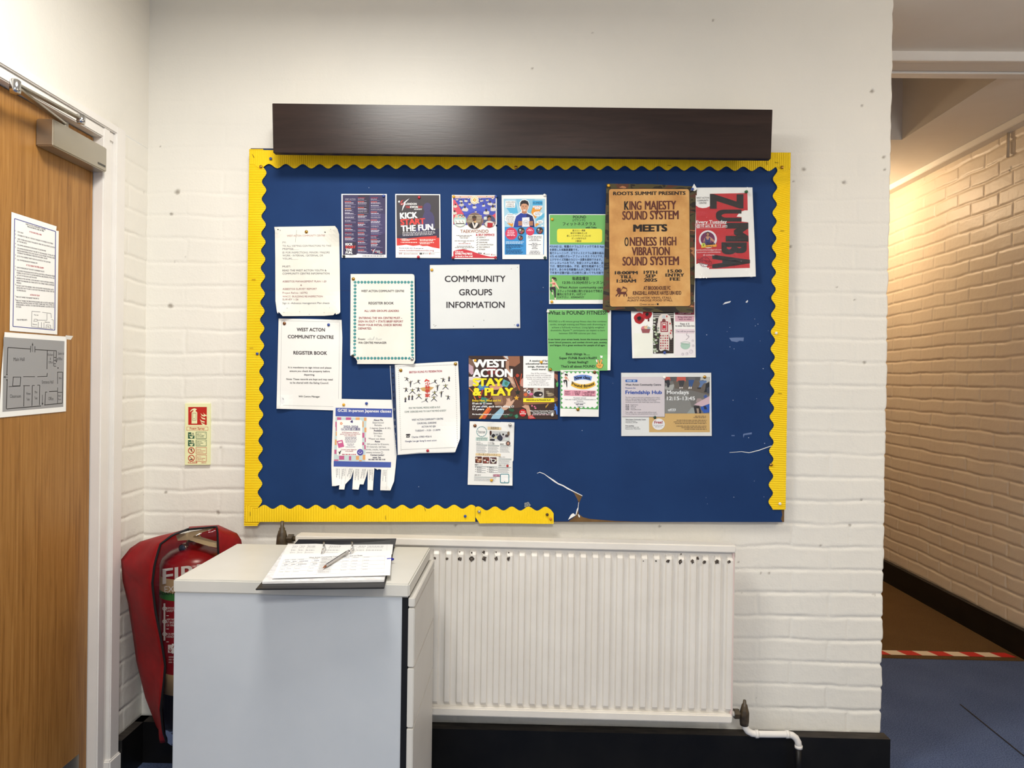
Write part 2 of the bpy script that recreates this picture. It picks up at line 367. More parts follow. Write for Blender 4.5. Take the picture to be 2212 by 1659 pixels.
# skirting boards
SKH = at(1905, 1597, -0.045)[2]
def skirting(name, x0, x1, y0, y1, ax, top=True):
    bm = bmesh.new(); box_bm(bm, (x0, y0, 0), (x1, y1, SKH), 0.0)
    o = struct(bmobj(name, bm, [M_BLACKB, M_SKTOP]))
    for p in o.data.polygons:
        if p.center.z > SKH - 0.001: p.material_index = 1
    return o
skirting('baseboard_back', XL, at(1923, 1630, -0.045)[0], -0.045, 0.0, 0)
skirting('baseboard_left', XL, XL + 0.03, YA, 0.0, 1)
skirting('baseboard_right', XC - 0.025, XC + .01, 0.4, 3.6, 1)

# red and white hazard tape on the passage floor
ta = atz(1900, 1405, 0.004); tb = atz(1900, 1414.5, 0.004); TX0 = XR - 0.1; TX1 = atz(2185, 1414, 0.004)[0]
ty0, ty1 = tb[1], ta[1]; nS = 34; vs = []; fs = []; ix = []
sl = (TX1 - TX0) / nS
for i in range(nS):
    a, b = TX0 + i * sl, TX0 + (i + 1) * sl; k = len(vs); sh = sl * 0.55
    vs += [(a, ty0, .0055), (b, ty0, .0055), (b - sh, ty1, .0055), (a - sh, ty1, .0055)]; fs.append((k, k + 1, k + 2, k + 3)); ix.append(1 if (i // 2) % 2 == 0 else 0)
tag(mesh('floor_tape', vs, fs, [mat((232, 214, 186), 0.5), mat((205, 48, 40), 0.5)], None, False, ix), 'red and white striped warning tape stuck across the passage floor', 'tape')

# conduits along the top of the corridor wall
p0 = atx(1921, 411, XC - 0.012); p1 = atx(2212, 268, XC - 0.012); zc = (p0[2] + p1[2]) / 2
cw = simple_noise('conduit_paint', (196, 178, 152), (206, 188, 162), 8, .5)
tag(tube('cable_conduit', [(XC - 0.012, 0.5, zc), (XC - 0.012, 3.6, zc)], 0.010, cw), 'thin painted cable conduit along the top of the passage wall', 'conduit')
q0 = atx(2178, 292, XC - 0.01); q1 = atx(2182, 338, XC - 0.01)
tag(tube('cable_conduit.001', [(XC - 0.010, q0[1], zc), (XC - 0.010, q0[1], q1[2])], 0.007, cw), 'short conduit dropping down the passage wall to two dark holes', 'conduit')

# fixtures of the ceiling lamp and passage bulb, and of two added fill lights
for i, (x, y, s) in enumerate(((-0.52, -1.04, 0.47), (0.2, -3.3, 0.65))):
    t = thing('ceiling_and_fill_fixture', (x, y, CEIL), ('square ceiling light near the notice board', 'added unseen fill light panel behind the camera')[i], 'light', 'ceiling lights')
    h = s / 2
    bm = bmesh.new()
    for a in ((-h, -h, h, -h + .02), (-h, h - .02, h, h), (-h, -h + .02, -h + .02, h - .02), (h - .02, -h + .02, h, h - .02)): box_bm(bm, (x + a[0], y + a[1], CEIL - .05), (x + a[2], y + a[3], CEIL))
    bmobj('frame', bm, M_GLOSSW, t); box('diffuser', (x - h + .02, y - h + .02, CEIL - .045), (x + h - .02, y + h - .02, CEIL - .04), mat((240, 240, 236), 0.4), t)
for x, y, dr, lb_ in ((1.84, 2.3, .05, 'short bulb holder on the ceiling at the far end of the passage'), (2.10, -1.35, .28, 'added unseen cord and holder for the fill light before the passage opening')):
    t = thing('bulb_and_fill_holder', (x, y, CEIL), lb_, 'light')
    lathe('ceiling_rose', (x, y, CEIL), [(.001, -.02), (.04, -.02), (.045, 0)], M_GLOSSW, t); tube('cord', [(x, y, CEIL - .02), (x, y, CEIL - dr)], .004, M_GLOSSW, t)

# ------------------------------------------------------------------ door on the left
D = bpy.data.objects.new('door_1', None); COL.objects.link(D); D.location = (XL, YJ - 0.4, 0); struct(D, 'oak veneered door in a white frame')
Y246 = atx(246, 880, XL + 0.02)[1]; Y229 = atx(229, 880, XL + 0.01)[1]
YE = -1.25
box('leaf', (XLEAF - .044, YJ - 0.84, 0.006), (XLEAF, YJ - .0025, ZH - .003), M_OAK, D, 0.001)
wA = YA - Y246; wB = Y246 - Y229; wC = Y229 - YJ
bm = bmesh.new()
for (a, b, tk) in ((Y246, YA, .020), (Y229, Y246, .007), (YJ, Y229, .014)): box_bm(bm, (XL - .02, a, 0), (XL + tk, b, ZA), 0.003)
bmobj('architrave', bm, M_GLOSSW, D)
bm = bmesh.new()
hw = ZA - ZH
for (a, b, tk) in ((ZH + hw * .55, ZA, .020), (ZH, ZH + hw * .55, .012)): box_bm(bm, (XL - .02, YE, a), (XL + tk - .0006, (YA if b == ZA else Y246) - .0005, b), 0.003)
bmobj('architrave', bm, M_GLOSSW, D)
box('jamb', (XLEAF - .06, YJ + .0015, 0), (XL - .001, YJ + .03, ZH + .02), M_GLOSSW, D)
box('jamb', (XLEAF - .06, YE, ZH + .0015), (XL - .001, YJ, ZH + .04), M_GLOSSW, D)
bm = bmesh.new(); box_bm(bm, (XL - .02, Y246 - .01, 0), (XL + .026, YA + .004, .10), .004); bmobj('plinth_block', bm, M_GLOSSW, D)
k0 = atx(118, 1659, XLEAF + .001); k1 = atx(168, 1616, XLEAF + .001); k2 = atx(185, 1659, XLEAF + .001)
box('kick_plate', (XLEAF, YJ - .8, .02), (XLEAF + .0012, YJ - .04, k1[2] - 0.02), M_STEEL, D)
# closer
yn = atx(77, 286, XLEAF)[1]; xp = at(115, 286, yn)[0]; yf = atx(231, 350, xp)[1]
zt_, zb_ = at(115, 256, yn)[2], at(115, 315, yn)[2]
cl = box('closer_body', (XLEAF, yn, zb_), (xp, yf, zt_), M_STEEL, D, .003)
box('closer_badge', (xp, yf - .045, zb_ + .012), (xp + .0006, yf - .008, zb_ + .018), mat((90, 88, 84), .4, .6), cl)
za = zt_ + .014
A = atz(139, 268, za); B = atz(33, 188, za); Cc = atz(175, 257, za + .008)
def bar(name, a, b, wd, th, m, par):
    a, b = Vector(a), Vector(b); t = (b - a).normalized(); s = t.cross(Vector((0, 0, 1))).normalized() * wd; u = Vector((0, 0, th))
    return hexa(name, [a - s - u, a + s - u, a + s + u, a - s + u], [b - s - u, b + s - u, b + s + u, b - s + u], m, par, .001)
bar('closer_arm', A, B, .008, .003, M_STEEL, D); bar('closer_arm', Vector(B) + Vector((0, 0, .008)), Cc, .007, .003, M_STEEL, D)
lathe('pivot', (B[0], B[1], B[2]), [(0.001, -.014), (.011, -.014), (.012, -.008), (.012, .014), (.008, .018), (.001, .018)], M_CHROME, D)
lathe('pivot', (Cc[0], Cc[1], Cc[2]), [(0.001, -.012), (.010, -.012), (.011, -.006), (.011, .010), (.001, .012)], M_CHROME, D)
lathe('pivot', (A[0], A[1], zt_), [(.010, -.001), (.010, .018), (.001, .018)], M_STEEL, D)

# ------------------------------------------------------------------ radiator
YR = -0.118
rx0 = at(636, 1350, YR)[0]; rx1 = at(1585, 1350, YR)[0]
za0 = at(880, 1162, YR)[2]; za1 = at(1589, 1178, YR)[2]; xa0 = at(880, 1162, YR)[0]; xa1 = at(1589, 1178, YR)[0]
tilt = (za1 - za0) / (xa1 - xa0)
ztop = lambda x: za0 + tilt * (x - xa0)
hb = za0 - at(912, 1544, YR)[2]; hc = za0 - at(880, 1178, YR)[2]; hr = za0 - at(912, 1524, YR)[2]
rad = thing('radiator', (0.3, -.06, at(1200, 1550, YR)[2]), 'white ribbed panel radiator under the notice board', 'radiator')
ylip = atz(1100, 1155, za0)[1]
def tbox(name, x0, x1, y0, y1, d0, d1, m, par, bev=.003):
    return hexa(name, [(x0, y0, ztop(x0) - d0), (x0, y1, ztop(x0) - d0), (x0, y1, ztop(x0) - d1), (x0, y0, ztop(x0) - d1)], [(x1, y0, ztop(x1) - d0), (x1, y1, ztop(x1) - d0), (x1, y1, ztop(x1) - d1), (x1, y0, ztop(x1) - d1)], m, par, bev)
tbox('top_cover', rx0, rx1 + .003, YR - .004, -0.068, 0.0, hc, M_RAD, rad)
xs = []; pr = []; pitch = at(939.7 + 26.5, 1400, YR)[0] - at(939.7, 1400, YR)[0]; cen = [at(939.7 + 26.5 * k, 1400, YR)[0] for k in range(-12, 26)]
cen = [c for c in cen if rx0 + .01 < c < rx1 - .012]
for c in cen:
    for u, p in ((-.42, 0), (-.30, .15), (-.20, .95), (-.08, 1), (.08, 1), (.20, .95), (.30, .15), (.42, 0)): xs.append(c + u * pitch); pr.append(p)
xs = [rx0] + xs + [rx1]; pr = [0] + pr + [0]
zl = [(hc - .004, 0), (hc + .010, 0), (hc + .018, .5), (hc + .026, 1), (hr - .014, 1), (hr - .006, .5), (hr, 0), (hb, 0)]
vs = []; fs = []; ix = []
for x, p in zip(xs, pr):
    for d, zf in zl: vs.append((x, YR + .012 - .011 * p * zf, ztop(x) - d))
nz = len(zl)
for i in range(len(xs) - 1):
    for j in range(nz - 1): fs.append((i * nz + j, i * nz + j + 1, (i + 1) * nz + j + 1, (i + 1) * nz + j)); ix.append(0)
rr = random.Random(4)
spots = [(939.7, 1206, 3.2), (966, 1207, 3.6), (992.8, 1207, 5), (1019, 1207, 6.2), (1046, 1207, 6.2), (1072, 1207, 5), (1098, 1207, 5), (1417, 1212, 2), (1443, 1212, 5), (1469.6, 1213, 6), (1496, 1213, 5), (1522, 1214, 5), (1549, 1214, 5.5), (1575, 1214, 4), (1045, 1193, 3.4), (1019, 1194, 2.4), (1072, 1193, 2), (993, 1192, 2), (1099, 1194, 2), (1471, 1197, 2), (1507, 1206, 4), (1390, 1212, 1.5)]
for px, py, r in spots:
    c0 = len(vs); n = 11
    for k in range(n):
        a = 2 * math.pi * k / n; q = r * rr.uniform(.6, 1.15); p = at(px + q * math.cos(a) * .9, py + q * math.sin(a), YR - .0003); vs.append(tuple(p))
    fs.append(tuple(range(c0, c0 + n))); ix.append(1)
M_RUST = simple_noise('rusty_hole', (30, 26, 24), (128, 116, 106), 420, 0.9, 0.3, lo=.42, hi=.62)
mesh('panel', vs, fs, [M_RAD, M_RUST], rad, False, ix)
tbox('bottom_rail', rx0, rx1, YR - .004, YR + .014, hr + .003, hb, M_RAD, rad, .004)
tbox('side_panel', rx1 - .006, rx1 + .001, YR + .003, -.068, hc - .004, hb - .004, simple_noise('side_enamel', (226, 204, 198), (232, 214, 206), 6, .4), rad, .002)
tbox('side_panel', rx0, rx0 + .007, YR + .003, -.068, hc - .004, hb - .004, M_RAD, rad, .002)
tbox('back_panel', rx0 + .01, rx1 - .01, -.085, -.068, hc - .004, hb, M_RAD, rad, .004)
for x in (rx0 + .25, rx1 - .25): box('wall_bracket', (x - .02, -.068, ztop(x) - .30), (x + .02, .004, ztop(x) - .15), M_RAD, rad)

# valves and pipe
yv = -0.085
c = at(609, 1178, yv); k = 1 / (F / (yv + 2.4))
v = thing('radiator_valve', (c[0], yv, c[2]), 'dark bell-shaped radiator valve at the top left end of the radiator', 'valve')
lathe('valve_cap', (c[0], yv, c[2] - .01), [(.001, 0), (.0185, 0), (.0185, .014), (.0165, .040), (.013, .052), (.0125, .056), (.009, .060), (.009, .066), (.006, .069), (.0055, .088), (.001, .088)], M_DARKMETAL, v)
tube('union_nut', [(c[0] + .016, yv, c[2] + .022), (c[0] + .022, yv, c[2] + .022), (c[0] + .022, yv, c[2] + .022), (c[0] + .036, yv, c[2] + .022)], [.008, .008, .0165, .0165], M_DARKMETAL, v, 6, False)
tube('tail_pipe', [(c[0] + .034, yv, c[2] + .022), (rx0 - .0005, yv, c[2] + .022)], .008, M_DARKMETAL, v)
tube('supply_pipe', [(c[0], yv, c[2] - .01), (c[0], yv, .0)], .0085, M_RAD, v)
c = at(1608, 1542, yv)
v = thing('radiator_valve', (c[0], yv, c[2]), 'dark tarnished valve at the bottom right corner of the radiator', 'valve')
lathe('valve_body', (c[0], yv, c[2] - .036), [(.001, 0), (.013, 0), (.0145, .012), (.015, .040), (.0125, .050), (.010, .060), (.0085, .066), (.006, .068), (.0045, .080), (.001, .080)], M_DARKMETAL, v)
tube('union_nut', [(c[0] - .010, yv, c[2]), (c[0] - .018, yv, c[2]), (c[0] - .018, yv, c[2]), (c[0] - .033, yv, c[2])], [.008, .008, .0165, .0165], M_DARKMETAL, v, 6, False)
tube('tail_pipe', [(c[0] - .031, yv, c[2]), (rx1 + .0022, yv, c[2])], .009, M_RAD, v)
pw = [at(a, b, yv) for a, b in ((1609, 1562), (1610, 1571), (1615, 1579), (1624, 1584), (1634, 1585.5), (1668, 1586), (1700, 1586), (1711, 1588), (1719, 1594), (1724, 1603), (1725, 1614))]
pt = thing('heating_pipe', (pw[-1][0], yv, 0), 'white painted heating pipe bending from the radiator valve down to the floor', 'pipe')
tube('pipe', pw, .0105, M_GLOSSW, pt, 14)
tube('pipe', [pw[-1] + np.array([0, 0, .004]), (pw[-1][0], yv, .0)], .0092, M_BLACKB, pt, 14)['label'] = 'black painted lower pipe'
for i, a in ((4, 1), (6, 1)):
    p = pw[i]; tube('collar', [(p[0] - .004, yv, p[2]), (p[0] + .006, yv, p[2])], .0125, M_GLOSSW, pt, 14)
p = pw[-1]; tube('collar', [(p[0], yv, p[2] - .003), (p[0], yv, p[2] + .006)], .0122, M_GLOSSW, pt, 14)

# ------------------------------------------------------------------ drawer unit
ZT = 0.768
fl = atz(382, 1257, ZT); fr = atz(902, 1257, ZT); bl = atz(490, 1178, ZT); br = atz(920, 1178, ZT)
yF = (fl[1] + fr[1]) / 2; yB = (bl[1] + br[1]) / 2; xl = (fl[0] + bl[0]) / 2; xr = (fr[0] + br[0]) / 2
TH = ZT - at(382, 1281, yF)[2]
cb = thing('drawer_unit', ((xl + xr) / 2, (yF + yB) / 2, 0), 'tall pale grey office drawer unit standing in front of the radiator', 'cabinet')
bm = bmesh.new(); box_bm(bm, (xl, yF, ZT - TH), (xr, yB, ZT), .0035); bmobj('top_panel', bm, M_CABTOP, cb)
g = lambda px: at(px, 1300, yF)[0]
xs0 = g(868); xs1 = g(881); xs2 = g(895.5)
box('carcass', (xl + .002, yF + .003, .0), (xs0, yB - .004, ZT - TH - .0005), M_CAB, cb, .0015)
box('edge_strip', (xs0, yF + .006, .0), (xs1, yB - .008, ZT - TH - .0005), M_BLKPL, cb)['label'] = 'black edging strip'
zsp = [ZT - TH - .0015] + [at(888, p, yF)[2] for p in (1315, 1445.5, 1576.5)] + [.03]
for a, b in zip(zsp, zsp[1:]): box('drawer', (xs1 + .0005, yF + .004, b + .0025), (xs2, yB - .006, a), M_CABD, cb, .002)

# ------------------------------------------------------------------ printed matter
_tc = bpy.data.curves.new('lettering', 'FONT'); _tc.size = 1.0; _to = bpy.data.objects.new('lettering', _tc); COL.objects.link(_to)
def glyphs(s, bold, res):
    _tc.body = s; _tc.resolution_u = res
    dg = bpy.context.evaluated_depsgraph_get(); dg.update(); ev = _to.evaluated_get(dg); me = ev.to_mesh()
    v = np.empty(len(me.vertices) * 3, np.float32); me.vertices.foreach_get('co', v); v = v.reshape(-1, 3)[:, :2].copy()
    f = [tuple(p.vertices) for p in me.polygons]; ev.to_mesh_clear(); return v, f
YB = 0.0265                                  # the face of the blue paper, in front of the wall
PINS = []
class Print:
    def __init__(s, name, label, cat, ox, oy, sc, base=.0008, curls=(), surf=None, group=None, wavy=0.0, flat=None):
        s.name, s.label, s.cat, s.ox, s.oy, s.sc, s.base, s.curls, s.group, s.wavy = name, label, cat, ox, oy, sc, base, curls, group, wavy
        s.surf = surf or (lambda px, py, l: at(px, py, -(YB + l))); s.parts = {}; s.cnt = 0; s.step = .00021 if surf is None else .00008; s.div = bool(curls) or bool(wavy) or flat is False
    def lift(s, X, Y):
        l = s.base
        for cx, cy, r, h in s.curls:
            l += h * max(0.0, 1 - math.hypot(X - cx, Y - cy) / r) ** 1.6
        if s.wavy: l += s.wavy * (1 + math.sin(X / 170 + 1.3) * math.cos(Y / 240 + .4))
        return l
    def pt(s, X, Y, lvl): return tuple(map(float, s.surf(s.ox + X / s.sc, s.oy + Y / s.sc, s.lift(X, Y) + lvl * s.step + (s.cnt % 50) * s.step * .016)))
    def _add(s, part, m, V, Fs):
        if not hasattr(m, 'node_tree'): m = mat(m, .55)
        vs, fs, ix, ms = s.parts.setdefault(part, ([], [], [], [])); s.cnt += 1
        if m not in ms: ms.append(m)
        i = ms.index(m); k = len(vs); vs += V; fs += [tuple(a + k for a in f) for f in Fs]; ix += [i] * len(Fs)
    def poly(s, part, m, pts, lvl=1):
        pts = [(float(a), float(b)) for a, b in pts]
        if not s.div:
            s._add(part, m, [s.pt(a, b, lvl) for a, b in pts], [tuple(range(len(pts)))]); return
        bm = bmesh.new(); bm.faces.new([bm.verts.new((a, b, 0)) for a, b in pts])
        X = [p[0] for p in pts]; Y = [p[1] for p in pts]; st = 9 * s.sc
        for lo, hi, ax in ((min(X), max(X), 0), (min(Y), max(Y), 1)):
            n = int((hi - lo) / st)
            for k in range(1, n + 1):
                co = [0, 0, 0]; co[ax] = lo + (hi - lo) * k / (n + 1); no = [0, 0, 0]; no[ax] = 1
                bmesh.ops.bisect_plane(bm, geom=bm.verts[:] + bm.edges[:] + bm.faces[:], plane_co=co, plane_no=no)
        bmesh.ops.triangulate(bm, faces=bm.faces[:]); bm.verts.index_update()
        s._add(part, m, [s.pt(v.co.x, v.co.y, lvl) for v in bm.verts], [tuple(v.index for v in f.verts) for f in bm.faces]); bm.free()
    def rect(s, part, m, x0, y0, x1, y1, lvl=1): s.poly(part, m, [(x0, y0), (x1, y0), (x1, y1), (x0, y1)], lvl)
    def rrect(s, part, m, x0, y0, x1, y1, r, lvl=1):
        pts = []
        for cx, cy, a0 in ((x1 - r, y0 + r, -90), (x1 - r, y1 - r, 0), (x0 + r, y1 - r, 90), (x0 + r, y0 + r, 180)):
            for k in range(5): a = math.radians(a0 + 22.5 * k); pts.append((cx + r * math.cos(a), cy + r * math.sin(a)))
        s.poly(part, m, pts, lvl)
    def disc(s, part, m, x, y, r, lvl=1, ry=None, n=20, a0=0, a1=360):
        s.poly(part, m, [(x + r * math.cos(math.radians(a0 + (a1 - a0) * k / n)), y + (ry or r) * math.sin(math.radians(a0 + (a1 - a0) * k / n))) for k in range(n + (0 if a1 - a0 == 360 else 1))], lvl)
    def line(s, part, m, pts, wd, lvl=1, closed=False):
        pts = list(pts) + ([pts[0]] if closed else [])
        for (a, b), (c, d) in zip(pts, pts[1:]):
            L = math.hypot(c - a, d - b) or 1; nx, ny = -(d - b) / L * wd / 2, (c - a) / L * wd / 2
            s.poly(part, m, [(a + nx, b + ny), (c + nx, d + ny), (c - nx, d - ny), (a - nx, b - ny)], lvl)
    def ring(s, part, m, x, y, r, wd, lvl=1, n=28, ry=None):
        ry = ry or r
        for k in range(n):
            a, b = 2 * math.pi * k / n, 2 * math.pi * (k + 1) / n
            s.poly(part, m, [(x + q * math.cos(t), y + q2 * math.sin(t)) for q, q2, t in ((r, ry, a), (r, ry, b), (r - wd, ry - wd, b), (r - wd, ry - wd, a))], lvl)
    def t(s, part, txt, x0, x1, b, h, c=(40, 38, 42), bold=0.0, sl=0.0, lvl=3, rot=0, cen=None, shear=0.0, warp=None, vb=1.0):
        v, f = glyphs(txt, bold, 2 if h < 60 else 4)
        if not len(v): return
        k = h / .69; u0, u1 = v[:, 0].min(), v[:, 0].max(); q = bold if bold > .009 else 0.0; nb = len(v)
        if q:
            h1 = max(1.0, k * q * .6)
            v = v.copy(); offs = [(0, 0), (-q, -q * .6), (q, q * .6), (-q, q * .6), (q, -q * .6)] if q < .035 else [(0, 0), (-q, -q * .5), (q, q * .5), (-q, q * .5), (q, -q * .5), (-q * .5, 0), (q * .5, 0), (0, q * .5), (0, -q * .5)]
            f = [tuple(a + nb * i for a in g) for i in range(len(offs)) for g in f]
            v = np.concatenate([v + np.array((o_[0], o_[1] * vb)) for o_ in offs]); u0 -= q; u1 += q
        if x1 is None:
            wd = (u1 - u0) * k
            x0, x1 = (cen - wd / 2, cen + wd / 2) if cen is not None else (x0, x0 + wd)
        kx = (x1 - x0) / max(1e-6, u1 - u0)
        X = (v[:, 0] - u0) * kx + v[:, 1] * k * shear; Y = -v[:, 1] * k
        out = []
        for i, (a, d) in enumerate(zip(X, Y)):
            px, py = x0 + a, b + a * sl + d
            if warp: px, py = warp(px, py)
            out.append(s.pt(px, py, lvl + .03 * (i // nb)))
        s._add(part, c, out, f)
    def tbox(s, part, txt, x0, y0, x1, y1, c, bold, lvl=3):
        """letters turned a quarter clockwise, reading downwards, fitted to a box"""
        v, f = glyphs(txt, bold, 6); nb = len(v)
        offs = [(a, b) for a in (-bold, -bold * .5, 0, bold * .5, bold) for b in (-bold * .45, 0, bold * .45)]
        f = [tuple(a + nb * i for a in g) for i in range(len(offs)) for g in f]; v = np.concatenate([v + np.array(o_) for o_ in offs]); a = v - v.min(0); a /= a.max(0)
        s._add(part, c, [s.pt(x0 + q[1] * (x1 - x0), y0 + q[0] * (y1 - y0), lvl + .03 * (i // nb)) for i, q in enumerate(a)], f)
    def greek(s, part, x0, x1, y, h, c, seed=0, sl=0.0, lvl=3, fill=.86, mean=3.2):
        r = random.Random(seed * 131 + int(x0) * 7 + int(y)); x = x0
        while x < x1 - h * .5:
            wd = min(h * r.uniform(.8, mean * 1.6), x1 - x); yy = y + (x - x0) * sl
            if wd > h * .3: s.poly(part, c, [(x, yy), (x + wd * fill, yy + wd * sl), (x + wd * fill, yy + wd * sl + h), (x, yy + h)], lvl)
            x += wd + h * .25
    def vgreek(s, part, x, y0, y1, wd, c, sk=0.0, lvl=3, seed=1):
        r = random.Random(int(x * 3 + y0) + seed); y = y0
        while y < y1 - 4:
            L = min(r.uniform(14, 40), y1 - y); s.poly(part, c, [(x + sk * (y - y0), y), (x + wd + sk * (y - y0), y), (x + wd + sk * (y + L - y0), y + L), (x + sk * (y + L - y0), y + L)], lvl); y += L + 6
    def pin(s, x, y, kind, label, extra=0.0):
        PINS.append((s.ox + x / s.sc, s.oy + y / s.sc, kind, label, s.lift(x, y) + .0006 + extra))
    def done(s):
        first = next(iter(s.parts.values()))[0]; c = np.mean(np.array(first), 0)
        root = thing(s.name, (c[0], c[1], min(p[2] for p in first)), s.label, s.cat, s.group)
        for n, (vs, fs, ix, ms) in s.parts.items(): mesh(n.split('#')[0], vs, fs, ms, root, False, ix)
        return root
WH = (240, 240, 238)
DK = (44, 38, 42)
GREYT = (116, 114, 118)
MAR = (138, 52, 62)

# ------------------------------------------------------------------ ring binder on the drawer unit
zc0 = ZT + .001; zs1 = ZT + .011
bn = thing('ring_binder', atz(700, 1220, ZT), 'open black ring binder of sign-in sheets on top of the drawer unit', 'binder')
def slab(name, px4, zb, zt, m, par, bev=.0008):
    a = [atz(x, y, zt) for x, y in px4]; b = [np.array([p[0], p[1], zb]) for p in a]
    return hexa(name, b, a, m, par, bev)
M_BIND = mat((34, 33, 34), .42, name='black_binder_cover')
slab('cover', [(552, 1272), (830, 1269), (852, 1182), (628, 1184)], zc0, zc0 + .0035, M_BIND, bn)
yk = yB - .012; fa, fb = atz(852, 1182, zc0 + .0035), atz(628, 1184, zc0 + .0035); ka, kb = at(856, 1163, yk), at(645, 1165, yk); dz_ = np.array([0, 0, -.0035])
hexa('back_flap', [fa, fb, fb + dz_, fa + dz_], [ka, kb, kb + dz_, ka + dz_], M_BIND, bn)
bm = bmesh.new()
slab('paper_stack', [(566, 1256), (830, 1252), (848, 1172.5), (622, 1176)], zc0 + .0036, zs1, simple_noise('page_edges', (206, 205, 206), (240, 240, 240), 60, .7, vecscale=(1, 1, 30)), bn)
zsur = lambda px, py, l: atz(px, py, zs1 + l)
pg = Print('sign_in_page', '', '', 520, 1100, 5.027, .0006, surf=zsur)
pg.poly('printed_page', WH, [(510, 380), (1640, 362), (1655, 368), (1645, 490), (460, 488)], 1)
for x0, x1, b in ((570, 620, 0), (655, 700, 0), (730, 820, 0), (965, 1090, 0), (1210, 1250, 0), (1280, 1360, 0), (1385, 1560, 0)):
    for j, y in enumerate((398, 415, 440, 468)): pg.greek('printed_page', x0 - j * 12, x1 - j * 10, y, 5 if j % 2 else 8, (184, 184, 186), j, lvl=3)
for xt, xb in ((570, 542), (650, 612), (735, 695), (985, 930), (1265, 1240), (1380, 1362), (1590, 1584)): pg.line('printed_page', (160, 160, 160), [(xt, 384), (xb, 482)], 1.6, 2)
pg.greek('printed_page', 900, 1370, 374, 6, (110, 108, 112), 4)
sh = Print('sign_in_sheet', '', '', 520, 1100, 5.027, .0022, surf=zsur, flat=False, wavy=.0006)
sh.poly('loose_sheet', (246, 246, 245), [(455, 489), (1100, 470), (1640, 443), (1622, 718), (980, 735), (340, 752)], 2)
sh.t('loose_sheet', 'West Acton Community Centre Signing in and out Sheet', 742, 1322, 532, 12, (90, 88, 94), .02, -.045, 4)
cols = ((470, 395), (548, 462), (622, 550), (782, 706), (872, 820), (1112, 1070), (1212, 1178), (1330, 1305), (1566, 1556))
for a, b in cols: sh.line('loose_sheet', (150, 150, 152), [(a, 548 - (a - 470) * .036), (b, 722 - (b - 395) * .028)], 1.3, 3)
for q in (0, .26, .5, .74, 1): sh.line('loose_sheet', (165, 165, 168), [(470 - 75 * q, 548 + 170 * q), (1566 - 10 * q, 508 + 178 * q)], 1.6, 3)
for i, ((a, b), (a2, b2)) in enumerate(zip(cols, cols[1:])):
    for r in range(5):
        y = 552 + r * 33 - (a - 470) * .034; xx = a + (b - a) * r / 5
        sh.greek('loose_sheet', xx + 8, xx + 8 + min(60, (a2 - a) * .6), y - 3, 4, (160, 160, 164), r + i, -.03, 4)
        if i in (0, 1, 2, 3) and r < 2: sh.greek('loose_sheet', xx + 16, xx + 16 + (a2 - a) * .6, y + 14, 8, (140, 140, 152), r + 9, -.03, 4, mean=1.2)
        if i == 4:
            for q in range(4): sh.greek('loose_sheet', xx + 5, xx + 150 - 20 * (q % 2), y + q * 7, 3, (150, 150, 154), q + r * 3, -.03, 4)
for pr_ in (pg, sh):
    for n, (vs, fs, ix, ms) in pr_.parts.items(): mesh(n, vs, fs, ms, bn, False, ix)
for px in (694, 756):
    o = atz(px, 1199, zs1); pts = [o + np.array([.004 * math.sin(a * 2), .024 - .027 * math.cos(a) , -.004 + .033 * math.sin(a)]) for a in np.linspace(0, math.pi, 12)]
    tube('binder_ring', pts, .0024, M_CHROME, bn, 10)
# pens
def pen(name, a, b, label, r, barrel, tip, ink):
    a, b = Vector(a), Vector(b); t = thing(name, (a + b) / 2, label, 'pen'); d = b - a
    tube('barrel', [a + d * .10, b - d * .02], r, barrel, t, 6, False)
    up = Vector((0, -.0008, r * .86)); tube('ink_tube', [a + d * .12 + up, b - d * .10 + up], r * .30, ink, t, 6)
    tube('tip', [a, a + d * .04, a + d * .11], [.0005, .0016, r * .85], tip, t, 8)
    tube('end_plug', [b - d * .02, b + d * .01], r * .85, M_BLKPL, t, 8)
n = NT('clear_plastic', .08, .5); n.b.inputs['Transmission Weight'].default_value = .9; n.b.inputs['Roughness'].default_value = .08; M_CLEARP = n.m
M_BARREL = mat((176, 172, 170), .15, 0, .6)
pen('ballpoint_pen', atz(697, 1227, zs1 + .008), atz(753, 1190.5, zs1 + .010), 'clear ballpoint pen with brown tip lying across the sign-in sheet', .0042, M_BARREL, mat((150, 86, 46), .4), mat((52, 44, 44), .4))
bp0 = atz(836, 1209, ZT + .012); bp1 = atz(851, 1208, ZT + .012)
t = thing('pen_cap', bp0, 'blue pen cap sticking out from under the right edge of the sheet', 'pen')
tube('cap', [bp0, bp1 - np.array([.004, 0, 0])], .0040, mat((38, 44, 160), .35), t, 10); tube('plug', [bp1 - np.array([.004, 0, 0]), bp1], .0028, mat((30, 34, 130), .35), t, 10)

# ------------------------------------------------------------------ fire extinguisher and its red cover
EY = -.125; ec = at(420, 1400, EY); ER = .103; eb = at(420, 1604, EY - ER)[2]
zz = lambda py: at(420, py, EY - ER)[2] - eb
ex = thing('fire_extinguisher', (ec[0], EY, eb), 'red foam fire extinguisher hanging in the corner behind the drawer unit', 'fire extinguisher')
prof = [(.001, 0), (.085, 0), (.092, .006), (.092, zz(1506)), (ER, zz(1505)), (ER, zz(1460)), (ER, zz(1459)), (ER, zz(1300)), (ER, zz(1299)), (ER, zz(1284)), (ER, zz(1254)), (ER, zz(1253)), (ER, zz(1232)), (ER * .93, zz(1218)), (ER * .72, zz(1205)), (ER * .4, zz(1197)), (.026, zz(1193)), (.026, zz(1184))]
M_EXR = mat((150, 20, 24), .25, 0, .5); M_BEI = mat((196, 170, 128), .4); M_GRN = mat((62, 132, 62), .4)
